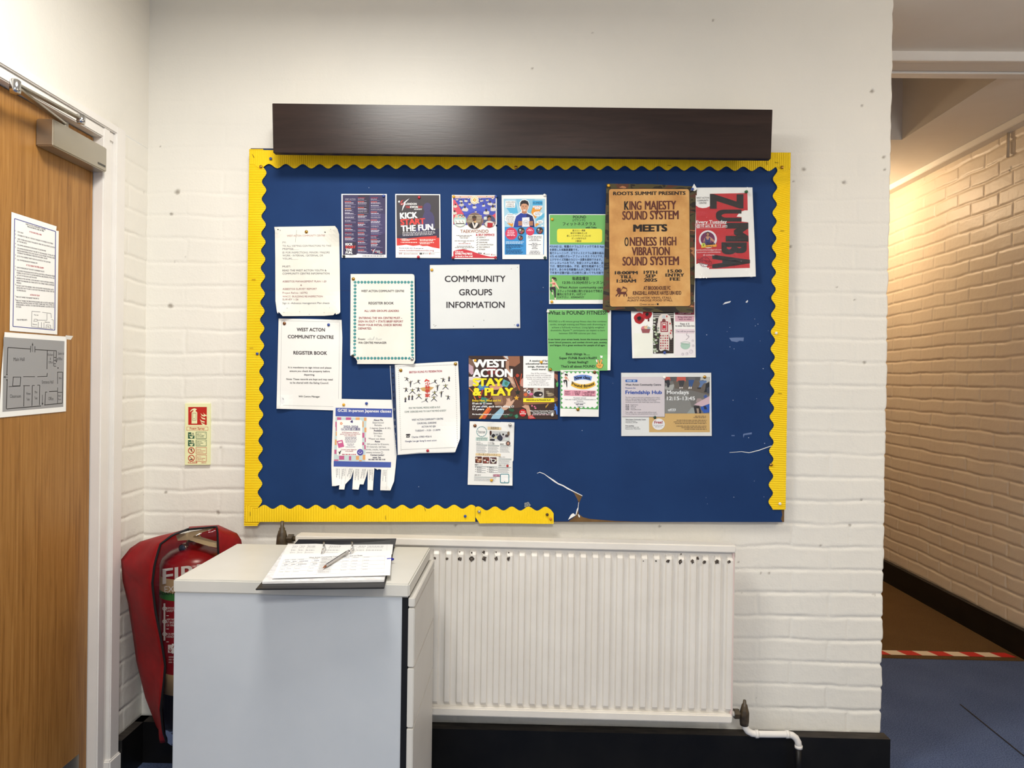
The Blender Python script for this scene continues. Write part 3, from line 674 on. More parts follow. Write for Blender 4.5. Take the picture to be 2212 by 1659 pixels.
lathe('cylinder', (ec[0], EY, eb), prof, [mat((30, 28, 28), .5), M_BEI, M_EXR, M_GRN], ex, 40, [0, 0, 0, 0, 1, 2, 2, 3, 3, 1, 1, 2, 2, 2, 2, 2, 2])
def cyl(px, py, l):
    r = ray(px, py); R_ = ER + .0012 + l; ox, oy = CAM[0] - ec[0], CAM[1] - EY
    a = r[0] ** 2 + r[1] ** 2; b = 2 * (ox * r[0] + oy * r[1]); c_ = ox * ox + oy * oy - R_ * R_; q = max(0.0, b * b - 4 * a * c_); return CAM + r * ((-b - math.sqrt(q)) / (2 * a))
lb = Print('x', '', '', 240, 1080, 2.865, 0, surf=cyl)
lb.t('label', 'FIRE', 318, 600, 520, 92, WH, .02, -.13); lb.t('label', 'EXTINGUISHER', 330, 680, 572, 38, WH, .0, -.02)
lb.t('label', 'FOAM FIRE EXTINGUISHER', 300, 640, 588, 17, (40, 34, 30), .01, .01)
lb.line('label', WH, [(330, 640), (330, 870)], 11, 2)
for y in (672, 752, 830): lb.ring('label', WH, 330, y, 13, 5, 3)
for s_, x1, b in (('REMOVE', 390, 676), ('SAFETY PIN', 425, 693), ('AIM NOZZLE', 432, 746), ('AT BASE', 390, 764), ('OF FIRE.', 396, 782), ('SQUEEZE', 412, 836), ('HANDLE', 404, 853)): lb.t('label', s_, 342, x1, b, 13, WH)
for y in (716, 798, 878): lb.line('label', WH, [(342, y), (430, y + 2)], 4, 2)
lb.rect('label', WH, 352, 896, 376, 946); lb.rect('label', WH, 376, 890, 430, 950); lb.t('label', 'A', 380, 404, 916, 22, (150, 20, 24), .01)
lb.line('label', (150, 20, 24), [(356, 925), (366, 940), (376, 926)], 4, 3); lb.line('label', (150, 20, 24), [(366, 915), (366, 942)], 4, 3)
for y in (968, 984, 1000): lb.greek('label', 356, 430, y, 9, (196, 150, 150), y)
for n_, (vs, fs, ix, ms) in lb.parts.items(): mesh(n_, vs, fs, ms, ex, False, ix)
va = at(405, 1174, EY)
M_BRASS = mat((178, 138, 66), .25, .9); M_CREAM = mat((232, 212, 168), .4)
lathe('valve', (ec[0] - .006, EY, eb + zz(1187)), [(.001, 0), (.022, 0), (.022, .016), (.017, .020), (.017, .036), (.001, .036)], M_BRASS, ex)
ga = at(394, 1184, EY - .045)
gg = tube('valve_neck', [(ec[0] - .006, EY, eb + zz(1172)), (ec[0] - .006, EY - .058, eb + zz(1164))], .012, M_BRASS, ex, 12)
gg = tube('pressure_gauge', [(ga[0], EY - .012, ga[2]), (ga[0], ga[1], ga[2])], .0125, M_CHROME, ex, 16)
tube('dial', [(ga[0], ga[1], ga[2]), (ga[0], ga[1] - .001, ga[2])], .0095, mat((70, 84, 110), .3), gg, 16)
def plate(name, pts, y0, y1, m, par):
    a = [at(x, y, y0) for x, y in pts]; b = [np.array([p[0], y1, p[2]]) for p in a]
    bm = bmesh.new(); va = [bm.verts.new(tuple(p)) for p in a]; vb = [bm.verts.new(tuple(p)) for p in b]; bm.faces.new(va); bm.faces.new(vb[::-1]); n = len(va)
    for i in range(n): bm.faces.new([va[i], vb[i], vb[(i + 1) % n], va[(i + 1) % n]])
    return bmobj(name, bm, m, par)
plate('lever', [(380, 1157), (400, 1150), (425, 1146), (456, 1140), (462, 1142), (440, 1149), (418, 1158), (414, 1166), (384, 1168)], EY - .062, EY - .034, M_CREAM, ex)
plate('carry_handle', [(412, 1160), (436, 1166), (456, 1172), (468, 1174), (468, 1183), (452, 1180), (428, 1173), (410, 1167)], EY - .060, EY - .036, M_CREAM, ex)
tube('safety_pin', [tuple(at(452 + 8 * math.cos(a), 1175 + 4 * math.sin(a), EY - .02)) for a in np.linspace(0, 6.28, 14)], .0012, M_STEEL, ex, 6)
hz = [at(392, 1172, EY), at(372, 1172, EY), at(358, 1185, EY), at(352, 1215, EY)]
box('wall_bracket', (ec[0] - .03, EY + ER - .006, eb + .30), (ec[0] + .03, .004, eb + .40), M_BLKPL, ex)

cv = thing('extinguisher_cover', at(300, 1400, -.15), 'red fabric cover with clear front hung over the fire extinguisher', 'cover')
O = [(404, 1144.6), (345, 1158.5), (303, 1171), (282, 1185), (262.7, 1209), (266, 1254), (278, 1303), (289, 1377), (296, 1429), (315, 1506), (339, 1569), (357, 1592)]
PI_ = [(407, 1143), (374, 1155), (346, 1176), (334, 1220), (329, 1261), (336, 1321), (348, 1380), (357, 1436), (354, 1474), (347, 1530), (352, 1579), (360, 1602)]
yo = [-.12, -.13, -.145, -.155, -.17, -.165, -.155, -.15, -.15, -.145, -.14, -.16]
yp = [-.20, -.235, -.25, -.26, -.262, -.262, -.262, -.26, -.26, -.255, -.24, -.2]
def resample(P_, n):
    P_ = np.array(P_, float); d = np.linspace(0, len(P_) - 1, n); return np.stack([np.interp(d, np.arange(len(P_)), P_[:, k]) for k in range(P_.shape[1])], 1)
n = 34; A_ = resample([(a, b, c) for (a, b), c in zip(O, yo)], n); B_ = resample([(a, b, c) for (a, b), c in zip(PI_, yp)], n)
vs = []; fs = []; mcols = 9
for i in range(n):
    a = at(A_[i, 0], A_[i, 1], A_[i, 2]); b = at(B_[i, 0], B_[i, 1], B_[i, 2])
    for j in range(mcols):
        u = j / (mcols - 1); p = a * (1 - u) + b * u; bulge = math.sin(u * math.pi) * (.010 * math.sin(i * .55 + u * 3) + .012 * math.sin(i * .21 + 1)); p = p + np.array([-bulge * .4, -abs(bulge) * .9, 0]); vs.append(p)
for i in range(n - 1):
    for j in range(mcols - 1): k = i * mcols + j; fs.append((k, k + 1, k + mcols + 1, k + mcols))
xlim = XL + .012
vs = [(max(p[0], xlim), p[1], p[2]) for p in vs]
so = mesh('side_panel', vs, fs, M_RED, cv, True); md = so.modifiers.new('s', 'SOLIDIFY'); md.thickness = .002
T = [(404, 1145), (409, 1137.5), (440, 1135.5), (472, 1134), (512, 1152), (521, 1166), (523, 1179), (520, 1260), (505, 1400)]
Q = [(407, 1144), (420, 1142), (445, 1140), (468, 1137.5), (470, 1150), (470, 1160), (471, 1182), (476, 1260), (480, 1400)]
yt = [-.12, -.11, -.11, -.11, -.115, -.115, -.115, -.1, -.09]; yq = [-.20, -.2, -.2, -.2, -.2, -.2, -.2, -.18, -.15]
n = 25; A_ = resample([(a, b, c) for (a, b), c in zip(T, yt)], n); B_ = resample([(a, b, c) for (a, b), c in zip(Q, yq)], n); vs = []; fs = []
for i in range(n):
    a = at(*A_[i]); b = at(*B_[i])
    for j in range(6): u = j / 5; vs.append(a * (1 - u) + b * u)
for i in range(n - 1):
    for j in range(5): k = i * 6 + j; fs.append((k, k + 1, k + 7, k + 6))
so = mesh('side_panel', vs, fs, M_RED, cv, True); md = so.modifiers.new('s', 'SOLIDIFY'); md.thickness = .002
bk = O + [(380, 1590), (480, 1500), (490, 1300), (500, 1190), (512, 1154), (472, 1137), (409, 1140)]
bp = [at(x, y, -.022) for x, y in bk]; mesh('back_panel', [(max(p[0], xlim), p[1], p[2]) for p in bp], [tuple(range(len(bp)))], M_RED, cv)
L = [at(x, y, c - .004) for (x, y), c in zip(PI_, yp)]
tube('piping', [Vector(p) for p in resample(np.array(L), 40)], .0036, M_BLKPL, cv, 8)
Rr = [at(x, y, -.204) for x, y in ((407, 1144), (420, 1142), (445, 1140), (468, 1137.5), (470, 1150), (470, 1160), (471, 1182), (476, 1260), (482, 1400))]
tube('piping', [Vector(p) for p in resample(np.array(Rr), 30)], .0030, M_BLKPL, cv, 8)
n = NT('clear_vinyl', .12, .5); tn = n.t; tr = tn.nodes.new('ShaderNodeBsdfTransparent'); tr.inputs[0].default_value = (.80, .76, .73, 1); gl = tn.nodes.new('ShaderNodeBsdfGlossy'); gl.inputs['Roughness'].default_value = .09
fr_ = n.n('ShaderNodeFresnel', IOR=1.32); bp_ = n.n('ShaderNodeBump', Strength=.7, Distance=.01); n.l(n.noise(13, 3), bp_.inputs['Height']); n.l(bp_.outputs[0], gl.inputs['Normal']); n.l(bp_.outputs[0], fr_.inputs['Normal'])
mx = tn.nodes.new('ShaderNodeMixShader'); n.l(fr_.outputs[0], mx.inputs[0]); n.l(tr.outputs[0], mx.inputs[1]); n.l(gl.outputs[0], mx.inputs[2]); n.l(mx.outputs[0], tn.nodes['Material Output'].inputs[0]); M_VINYL = n.m
Rl = [(416, 1142), (466, 1140), (470, 1170), (472, 1200), (474, 1240), (478, 1300), (478, 1360), (476, 1430), (470, 1474), (450, 1530), (420, 1579), (385, 1612)]
A_ = resample([(a, b, c) for (a, b), c in zip(PI_, yp)], 28); B_ = resample([(a, b, c) for (a, b), c in zip(Rl, [-.2] * 3 + [-.19] * 9)], 28); vs = []; fs = []
for i in range(28):
    a = at(*A_[i]); b = at(*B_[i])
    for j in range(13): u = j / 12; p = a * (1 - u) + b * u; vs.append((p[0], p[1] - .008 * math.sin(u * math.pi) * min(1, i / 4), p[2]))
for i in range(27):
    for j in range(12): k = i * 13 + j; fs.append((k, k + 1, k + 14, k + 13))
mesh('clear_front', vs, fs, M_VINYL, cv, True)

# ------------------------------------------------------------------ foam spray sign on the wall
sg = Print('extinguisher_sign', 'cream Foam Spray extinguisher sign on the wall left of the notice board', 'sign', 360, 850, 9.757, .0, surf=lambda px, py, l: at(px, py, -.0085 - l))
CRM = (238, 238, 188); SR = (190, 40, 30); SG = (24, 84, 60)
a4 = [(386, 210), (915, 210), (905, 1505), (382, 1508)]
ft = [at(360 + x / 9.757, 850 + y / 9.757, -.0085) for x, y in a4]; bk_ = [np.array([p[0], .001, p[2]]) for p in ft]
sg.rect('pictogram', SR, 455, 284, 847, 662)
sg.poly('pictogram', CRM, [(525, 634), (528, 405), (545, 382), (565, 372), (563, 350), (530, 358), (502, 388), (495, 378), (512, 348), (545, 325), (585, 312), (628, 325), (632, 345), (612, 350), (610, 372), (630, 385), (645, 405), (643, 634)], 2)
sg.line('pictogram', (120, 40, 26), [(548, 415), (620, 415), (618, 566), (546, 566)], 7, 3, True); sg.rect('pictogram', (110, 60, 30), 570, 520, 584, 540, 3)
for dx, dy, q in ((770, 400, 1.), (712, 410, 1.35), (712, 470, 1.45), (695, 535, 1.5), (718, 590, 1.2)):
    sg.poly('pictogram', CRM, [(dx, dy), (dx + 18 * q, dy + 28), (dx + 40 * q, dy + 45), (dx + 68 * q, dy + 52), (dx + 72 * q, dy + 78), (dx + 45 * q, dy + 74), (dx + 20 * q, dy + 58)], 2)
sg.line('lettering', SR, [(423, 707), (872, 707), (872, 778), (423, 778)], 6, 2, True); sg.t('lettering', 'Foam Spray', 488, 800, 757, 42, SR, .02)
for y0, y1, c, L_, tx in ((812, 952, SG, 'A', ('Safe for:', 'Wood, paper', 'and textiles.')), (975, 1110, SG, 'B', ('Safe for:', 'Flammable', 'liquids.'))):
    sg.rect('pictogram', c, 450, y0 + 8, 585, y1); sg.rrect('pictogram', CRM, 520, y0 + 4, 590, y0 + 74, 10, 2); sg.t('pictogram', L_, 532, 578, y0 + 64, 52, (26, 60, 46), .01)
    sg.poly('pictogram', CRM, [(475, y0 + 90), (565, y0 + 90), (548, y0 + 118), (522, y0 + 132), (495, y0 + 118)], 2); sg.line('pictogram', CRM, [(470, y0 + 40), (490, y0 + 70), (505, y0 + 38)], 8, 2)
    sg.line('lettering', c, [(618, y0 + 3), (838, y0 + 3), (838, y1 - 3), (618, y1 - 3)], 9, 2, True)
    for i, s_ in enumerate(tx): sg.t('lettering', s_, 635, (745, 798, 790)[i] if L_ == 'A' else (745, 770, 720)[i], y0 + 50 + i * 30, 19, c, .015)
    sg.line('lettering', c, [(803, y0 + 34), (808, y0 + 42), (818, y0 + 26)], 6, 3)
for y0, tx in ((1135, ('Not for:', 'Live electrical', 'equipment.')), (1295, ('Not for:', 'Flammable', 'metal fires.'))):
    sg.ring('pictogram', SR, 520, y0 + 68, 70, 16, 3); sg.line('pictogram', SR, [(472, y0 + 20), (568, y0 + 116)], 13, 3)
    sg.poly('pictogram', (40, 44, 34), [(485, y0 + 105), (490, y0 + 85), (510, y0 + 88), (530, y0 + 75), (552, y0 + 88), (556, y0 + 105)] if y0 > 1200 else [(510, y0 + 28), (538, y0 + 28), (528, y0 + 60), (542, y0 + 62), (512, y0 + 112), (518, y0 + 72), (505, y0 + 70)], 2)
    sg.line('lettering', SR, [(618, y0 + 2), (838, y0 + 2), (838, y0 + 136), (618, y0 + 136)], 8, 2, True)
    for i, s_ in enumerate(tx): sg.t('lettering', s_, 635, (730, 812, 775)[i], y0 + 50 + i * 30, 19, SR, .012)
sg.rrect('lettering', SR, 450, 1438, 645, 1472, 15); sg.greek('lettering', 465, 630, 1446, 18, CRM, 3); sg.greek('lettering', 725, 838, 1456, 12, SR, 5)
r_ = sg.done(); hexa('plate', bk_, ft, mat(CRM, .35), r_, .0006)

# ------------------------------------------------------------------ notice board
nb = thing('notice_board', at(1110, 1128, -.012), 'large blue notice board with scalloped yellow borders on the white brick wall', 'notice board')
tl, tr_, br_, bl_ = (541, 320), (1704, 331), (1694, 1128), (531, 1127)
fq = [at(x, y, -YB + .0015) for x, y in (tl, tr_, br_, bl_)]; hexa('backing_board', [np.array([p[0], -.0055, p[2]]) for p in fq], fq, M_HARD, nb, .001)
bd = Print('board', '', '', 0, 0, 1.0, -.0012, flat=False)
bd.poly('blue_paper', M_BLUE, [(543, 321), (1704, 332), (1695.5, 1098), (1688, 1103), (1690, 1112), (1687, 1121), (1690, 1127.5), (1400, 1127.5), (1330, 1125.5), (1275, 1121), (1259, 1117), (1250, 1110), (1249, 1096), (1252, 1084), (1258, 1071), (1240, 1063), (1233, 1060.5), (1240, 1065), (1246, 1076), (1250, 1085), (1247, 1100), (1243.5, 1114), (1228, 1126.5), (900, 1127), (531, 1126)], 0)
def tear(pts, wd, lv=3):
    key = f'torn_edge#{pts[0][0]}'
    for (a, b, w0), (c, d, w1) in zip([p + (q,) for p, q in zip(pts, wd)], [p + (q,) for p, q in zip(pts, wd)][1:]): bd.poly(key, WH, [(a, b - w0), (c, d - w1), (c, d + w1), (a, b + w0)], lv)
tear([(1160, 1022.5), (1166, 1020), (1176, 1024), (1184, 1030), (1197, 1039), (1206, 1045), (1216, 1049), (1226, 1055), (1240, 1062), (1258, 1071)], [.3, .7, .7, 1.1, 2.0, 1.4, 1.5, 1.7, 1.0, .8])
tear([(1576, 977.5), (1602, 975.5), (1618, 978), (1640, 972.5), (1658, 966), (1667, 963)], [.3, .5, .6, .8, .7, .8])
bd.poly('torn_edge#1', WH, [(1227, 1123), (1233, 1112), (1238, 1108.5), (1244, 1113)], 4); bd.poly('torn_edge#2', WH, [(1248, 1110), (1252, 1113), (1253, 1118), (1250, 1117)], 4)
bd.poly('torn_edge#3', WH, [(1246, 1100), (1248.5, 1096), (1249.5, 1085), (1250.4, 1085), (1249.2, 1100), (1245, 1112), (1243.5, 1112)], 4)
for a, b, c_, d_ in ((1561, 658, 1579, 650), (1610, 653, 1616, 650.5)): bd.poly(f'paper_shred#{a}', (216, 218, 224), [(a, b), (a + 5, b - 5), (c_, d_), (c_ - 2, d_ + 3.5)], 3)
for pts in ([(1575, 730), (1589, 729), (1607, 729), (1606, 737), (1598, 736), (1592, 739), (1580, 737)], [(1606, 937), (1624, 934), (1624, 938), (1608, 940), (1606, 946), (1605, 940)], [(1580, 940), (1587, 940), (1587, 942), (1580, 942)]): bd.poly(f'tape_residue#{pts[0]}', (96, 118, 160), pts, 2)
r_ = random.Random(5)
for k in range(58):
    x, y = r_.uniform(590, 1660), r_.uniform(380, 1090)
    if k < 30: x = r_.uniform(1520, 1660); y = r_.uniform(640, 1100)
    q = r_.uniform(.5, 1.15); bd.poly('pin_hole', (190, 200, 216) if k % 3 else (20, 34, 70), [(x - q, y), (x, y - q), (x + q, y + q * .3), (x, y + q)], 1)
bd.line('paper_seam', (18, 42, 88), [(574, 627), (1182, 630)], 1.0, 1); bd.line('paper_seam#2', (18, 42, 88), [(1419, 362), (1421, 400)], 1.4, 1)
for n_ in bd.parts: pass
for n_, (vs, fs, ix, ms) in bd.parts.items():
    o = mesh(n_.split('#')[0], vs, fs, ms, nb, False, ix)
    if n_ in ('pin_hole',): o['kind'] = 'stuff'
# corrugated scalloped borders; each strip is real corrugated geometry
def strip(name, p_out, p_in, n_along, lam, dep, layer, parent=nb):
    """p_out(t), p_in(t): pixel points along the strip, t in 0..1; corrugation wavelength lam in pixels"""
    vs = []; fs = []; L_ = math.hypot(p_out(1)[0] - p_out(0)[0], p_out(1)[1] - p_out(0)[1])
    for i in range(n_along + 1):
        t_ = i / n_along; w_ = t_ * L_; h = .0018 + layer * .0016 + dep * (.5 + .5 * math.sin(2 * math.pi * (w_ / lam + .35 * math.sin(w_ / 61)))) + .0006 * math.sin(w_ / 23.)
        a, b = p_out(t_), p_in(t_)
        for u in (0, .5, 1): vs.append(at(a[0] + (b[0] - a[0]) * u, a[1] + (b[1] - a[1]) * u, -(YB + h)))
    for i in range(n_along):
        for j in range(2): k = i * 3 + j; fs.append((k, k + 1, k + 4, k + 3))
    return mesh(name, vs, fs, M_YEL, parent, True)
lp = lambda a, b, t_: (a[0] + (b[0] - a[0]) * t_, a[1] + (b[1] - a[1]) * t_)
def scal(a, b, per, ph, amp, axis):
    def f(t_):
        x, y = lp(a, b, t_); q = amp * math.cos(2 * math.pi * ((x - ph) if axis else (y - ph)) / per)
        return (x, y - q) if axis else (x + q, y)
    return f
strip('border_strip', lambda t_: lp((538.5, 322), (527, 1136), t_), scal((571.5, 322), (560.5, 1136), 37.3, 373.5, 4.7, False), 1500, 3.6, .0023, 0)
strip('border_strip', lambda t_: lp((540, 324), (1708, 329.5), t_), scal((540, 358.5), (1708, 365), 36.6, 617.5, 4.6, True), 2000, 4.1, .0018, 1)
strip('border_strip', lambda t_: lp((1708, 331), (1697, 1101), t_), scal((1675, 340), (1664.5, 1101), 36.7, 680, -4.6, False), 1300, 3.9, .0019, 0)
strip('border_strip', lambda t_: lp((530, 1127.5), (1026.5, 1127), t_), scal((530, 1095), (1026.5, 1094.5), 37.3, 570.6, 4.2, True), 800, 5.3, .0015, 1)
def b2(t_):
    x, y = lp((1027, 1098), (1196, 1099), t_); return (x, y - 4.2 * math.cos(2 * math.pi * (x - 1033) / 36.3) + (6 * max(0, (x - 1188) / 8) ** 2 if x > 1188 else 0))
def b2o(t_):
    x = 1027 + 169 * t_; return (x, 1131 - (14 * (1 - (x - 1027) / 9) if x < 1036 else 0) - .6 * math.sin(t_ * 5))
strip('border_strip', b2o, b2, 360, 5.6, .0013, 2)
# staples holding the borders
for x, y, a in ((540.5, 1110, 90), (833, 1118, 85), (724, 1096, 80), (1446, 357.5, 8), (1678, 351, 10), (1690, 498.5, 3), (548, 604, 0), (543, 752, 0), (1685, 850, 4), (1657, 352, 80), (547, 337, 60), (918, 1100, 70)):
    d_ = math.radians(a); dx, dy = 4.2 * math.cos(d_), 4.2 * math.sin(d_); tube('staple', [at(x - dx, y - dy, -(YB + .0062)), at(x + dx, y + dy, -(YB + .0062))], .0006, mat((60, 54, 44), .4, .5), nb, 6)
# grey rosette peeping over the lower border
o = thing('paper_rosette', at(1139, 1092, -YB - .003), 'small grey flower shaped sticker above the lower yellow border', 'sticker')
c = at(1139, 1091, -(YB + .0015))
def petal_ring(r0, r1, y0, n_, m, nm):
    vs = [(c[0] + (r0 + r1 * math.cos(n_ * a)) * math.cos(a), y0, c[2] + (r0 + r1 * math.cos(n_ * a)) * math.sin(a)) for a in np.linspace(0, 2 * math.pi, 61)[:-1]]
    mesh(nm, vs, [tuple(range(60))], m, o)
petal_ring(.0098, .0012, c[1], 5, mat((138, 142, 142), .5), 'petals'); petal_ring(.0056, .0006, c[1] - .0006, 5, mat((108, 112, 114), .5), 'ring'); petal_ring(.0026, 0, c[1] - .001, 1, mat((150, 154, 152), .5), 'centre')

# dark plank over the board, standing off the wall on two battens
PY = -.122
pq = [at(x, y, PY) for x, y in ((588, 223), (1669, 236.5), (1665.5, 343), (590, 330))]
pk = thing('wooden_plank', (0, PY, pq[2][2]), 'long dark stained wooden plank mounted above the notice board', 'plank')
bq = [p + np.array([0, .022, 0]) for p in pq]; hexa('board', bq, pq, M_PLANK, pk, .0012)
for x in (-.55, .5): box('batten', (x - .03, PY + .021, pq[2][2] + .07), (x + .03, .004, pq[0][2] - .02), M_PLANK, pk)

# ------------------------------------------------------------------ papers pinned to the board
S7 = 7.211; S9 = 9.617
# contractors notice
p = Print('notice_sheet', 'curled white notice to visiting contractors about asbestos, upper left of the board', 'notice', 580, 470, S7, .004, [(1100, 150, 330, .022), (90, 150, 200, .010), (140, 1500, 380, .018), (1110, 1500, 360, .020)], wavy=.002)
p.poly('sheet', M_OLDP, [(90, 145), (560, 138), (1035, 130), (1075, 180), (1100, 260), (1108, 640), (1118, 1470), (1100, 1495), (1050, 1510), (1042, 1485), (1010, 1520), (860, 1530), (220, 1535), (190, 1500), (155, 1468), (150, 1498), (132, 1470), (108, 1300), (105, 640), (100, 210)], 0)
p.t('heading_lettering', 'WEST ACTON COMMUNITY CENTRE', 288, 878, 297, 27, (172, 120, 122), .003, -.01)
for s_, x1, b, c in (('FYI:', 275, 400, (150, 150, 154)), ('TO ALL VISITING CONTRACTORS TO THIS', 975, 455, (132, 132, 138)), ('PREMISE........', 470, 502, (132, 132, 138)), ('IE: FOR INSPECTIONS, MINOR / MAJORS', 952, 558, (120, 122, 128)), ('WORK - INTERNAL / EXTERNAL OR', 850, 604, (120, 122, 128)), ('VISUAL........', 460, 652, (132, 134, 140)), ('MUST:', 345, 775, (84, 84, 92)), ('READ THE WEST ACTON YOUTH &', 902, 837, (84, 84, 92)), ('COMMUNITY CENTRE INFORMATION', 950, 886, (84, 84, 92)), ('ASBESTOS MANAGEMENT PLAN 1-20', 900, 1008, (142, 86, 94)), ('ASBESTOS SURVEY REPORT', 752, 1126, (150, 88, 92)), ('Project Ref.no: 163792', 607, 1186, (150, 96, 100)), ('WACC- BUILDING RE-INSPECTION', 845, 1243, (150, 88, 92)), ('SURVEY 1-26', 465, 1290, (130, 70, 80)), ('Sign in -Asbestos management Plan sheets', 950, 1346, (92, 96, 110))):
    p.t('lettering', s_, 218, x1, b, 28, c, .004, -.003)
p.t('lettering', '&', 497, 520, 1064, 26, (142, 86, 94))
p.line('lettering', (120, 120, 120), [(438, 195), (418, 385)], 4)
for x, y, q in ((148, 186, 14), (182, 198, 8), (880, 228, 14), (968, 182, 7), (290, 1412, 7), (485, 1465, 6), (635, 1508, 6), (865, 1482, 5), (240, 1476, 6), (950, 1405, 5)): p.poly(f'pin_tear#{x}', (40, 42, 50), [(x - q, y - q * .5), (x + q * .3, y - q * .6), (x + q, y + q * .2), (x - q * .2, y + q * .6)], 2)
p.pin(590, 222, 'brass', 'brass drawing pin at the top of the visiting contractors notice'); p.done()
# register book (white)
p = Print('notice_sheet', 'white notice headed West Acton Community Centre Register Book with large black lettering', 'notice', 580, 670, S7, .002, [(180, 1520, 260, .010), (1130, 150, 200, .006)])
p.poly('sheet', M_PAPER, [(158, 130), (650, 138), (1138, 152), (1150, 430), (1142, 900), (1138, 1565), (600, 1548), (125, 1535)], 0)
p.line('printed_border', (150, 150, 152), [(205, 165), (1108, 184), (1090, 1505), (182, 1480)], 3, 1, True)
for s_, x0, x1, b, h in (('WEST ACTON', 440, 878, 326, 52), ('COMMUNITY CENTRE', 300, 1015, 437, 52), ('REGISTER BOOK', 388, 912, 688, 52)): p.t('heading_lettering', s_, x0, x1, b, h, (52, 42, 46), .022, .012)
for s_, x0, x1, b in (('It is mandatory to sign in/out and please', 308, 980, 903), ('ensure you check the property before', 330, 955, 960), ('departing.', 553, 720, 1017), ('Note: These records are kept and may need', 278, 1000, 1086), ('to be shared with the Ealing Council.', 333, 938, 1142), ('WA Centre Manager', 468, 802, 1356)): p.t('lettering', s_, x0, x1, b, 27, (62, 56, 60), .012, .010)
p.poly('tape_patch', (226, 228, 228), [(190, 1345), (235, 1360), (250, 1440), (205, 1462), (185, 1420)], 2); p.poly('tape_patch', (60, 60, 60), [(220, 1360), (232, 1385), (236, 1400), (222, 1385)], 3)
p.pin(248, 207, 'bronze', 'bronze drawing pin at top left of the white Register Book notice'); p.pin(937, 228, 'blue', 'flat blue pin at top right of the white Register Book notice'); p.done()
# kung fu sheet in a plastic sleeve
p = Print('notice_sheet', 'kung fu class notice with small fighting figures in a punched plastic sleeve', 'notice', 830, 770, S7, .0062, [(1190, 1480, 520, .026), (640, 1500, 300, .004)], wavy=.001)
p.poly('sheet', M_PAPER, [(165, 130), (650, 102), (1150, 75), (1170, 500), (1185, 960), (1180, 1280), (1105, 1490), (550, 1497), (210, 1530)], 1)
p.poly('plastic_sleeve', M_LAM, [(82, 145), (165, 130), (212, 1533), (165, 1535)], 6)
for x, y, q in ((133, 268, 13), (138, 330, 18), (143, 438, 14), (146, 552, 20), (150, 648, 22)): p.disc(f'sleeve_hole#{y}', (16, 26, 58), x, y, 14, 7, ry=q, n=12)
for x, y in ((155, 823), (160, 990), (165, 1090), (168, 1210), (170, 1318), (173, 1385)): p.ring(f'sleeve_hole#{y}', (150, 152, 156), x, y, 13, 5, 7, 14, ry=18)
p.line('plastic_sleeve', (216, 220, 224), [(92, 145), (172, 1530)], 7, 7); p.line('plastic_sleeve', (196, 202, 208), [(176, 140), (212, 1528)], 6, 7); p.line('plastic_sleeve', (180, 184, 190), [(205, 1532), (560, 1505), (1090, 1492)], 9, 5)
p.t('heading_lettering', 'BRITISH KUNG FU FEDERATION', 390, 900, 262, 31, (166, 44, 64), .02, -.038)
for s_, x0, x1, b, c in (('FOR THE YOUNG, MIDDLE AGED & OLD', 382, 870, 818, (104, 122, 116)), ('COME  EXERCISES AND TO CALM THE MIND & BODY', 316, 965, 877, (110, 124, 118)), ('WEST ACTON COMMUNITY CENTRE', 428, 918, 1000, (66, 66, 96)), ('CHURCHILL GARDENS', 512, 812, 1055, (66, 66, 96)), ('ACTON W3 0JN', 583, 800, 1108, (66, 66, 96)), ('TUESDAY – 19.30 – 21.00PM', 482, 873, 1171, (66, 66, 96)), ('Charles: 07803 492616', 427, 737, 1269, (66, 66, 96)), ('Google: Lau gar kung fu west acton', 325, 815, 1335, (66, 66, 110))): p.t('lettering', s_, x0, x1, b, 27, c, .012, -.034)
for i in range(42):
    f_ = i / 41
    for (a, b), (c_, d_) in (((190, 160), (1100, 128)), ((222, 185), (262, 1458)), ((1108, 150), (1140, 1340)), ((262, 1452), (1100, 1418))):
        x, y = a + (c_ - a) * f_, b + (d_ - b) * f_; p.rect('printed_border', (150, 146, 146), x - 5, y - 5, x + 5, y + 5, 2)
fig = ((352, 360, 0), (410, 420, 1), (530, 398, 2), (790, 396, 2), (918, 368, 3), (1010, 345, 4), (340, 520, 3), (440, 540, 5), (530, 515, 3), (830, 480, 1), (955, 470, 5), (330, 670, 4), (385, 635, 4), (437, 635, 4), (540, 620, 5), (650, 685, 2), (785, 575, 5), (775, 655, 5), (890, 580, 1), (995, 640, 3))
for x, y, k_ in fig:
    K = (62, 60, 76); Yl = (150, 150, 84); h = 1.0 if k_ in (1, 5) else .85
    p.disc(f'figure_print#{x}', (120, 96, 76), x, y - 34 * h, 8, 2, n=8); p.poly(f'figure_print#{x}', K if k_ != 5 else Yl, [(x - 15, y - 26 * h), (x + 15, y - 26 * h), (x + 11, y + 4), (x - 12, y + 4)], 2); p.poly(f'figure_print#{x}', Yl, [(x - 13, y - 24 * h), (x - 3, y - 25 * h), (x - 4, y - 2), (x - 11, y - 2)], 3)
    lg = {0: [(-30, 18), (22, 24)], 1: [(-2, 56), (-38, -6)], 2: [(-72, 30), (30, 30)], 3: [(-14, 34), (24, 30)], 4: [(-8, 44), (8, 44)], 5: [(-46, 44), (46, 44)]}[k_]
    for dx, dy in lg: p.poly(f'figure_print#{x}', K, [(x - 10, y), (x + 10, y), (x + dx + 6, y + dy), (x + dx - 7, y + dy)], 2)
    ar = {0: [(-40, -34), (34, -10)], 1: [(34, -38), (-30, -22)], 2: [(-10, -5), (30, -30)], 3: [(-42, -26), (32, -8)], 4: [(-16, -2), (16, -2)], 5: [(-40, -20), (38, -28)]}[k_]
    for dx, dy in ar: p.line(f'figure_print#{x}', K, [(x, y - 20), (x + dx, y + dy)], 8, 2)
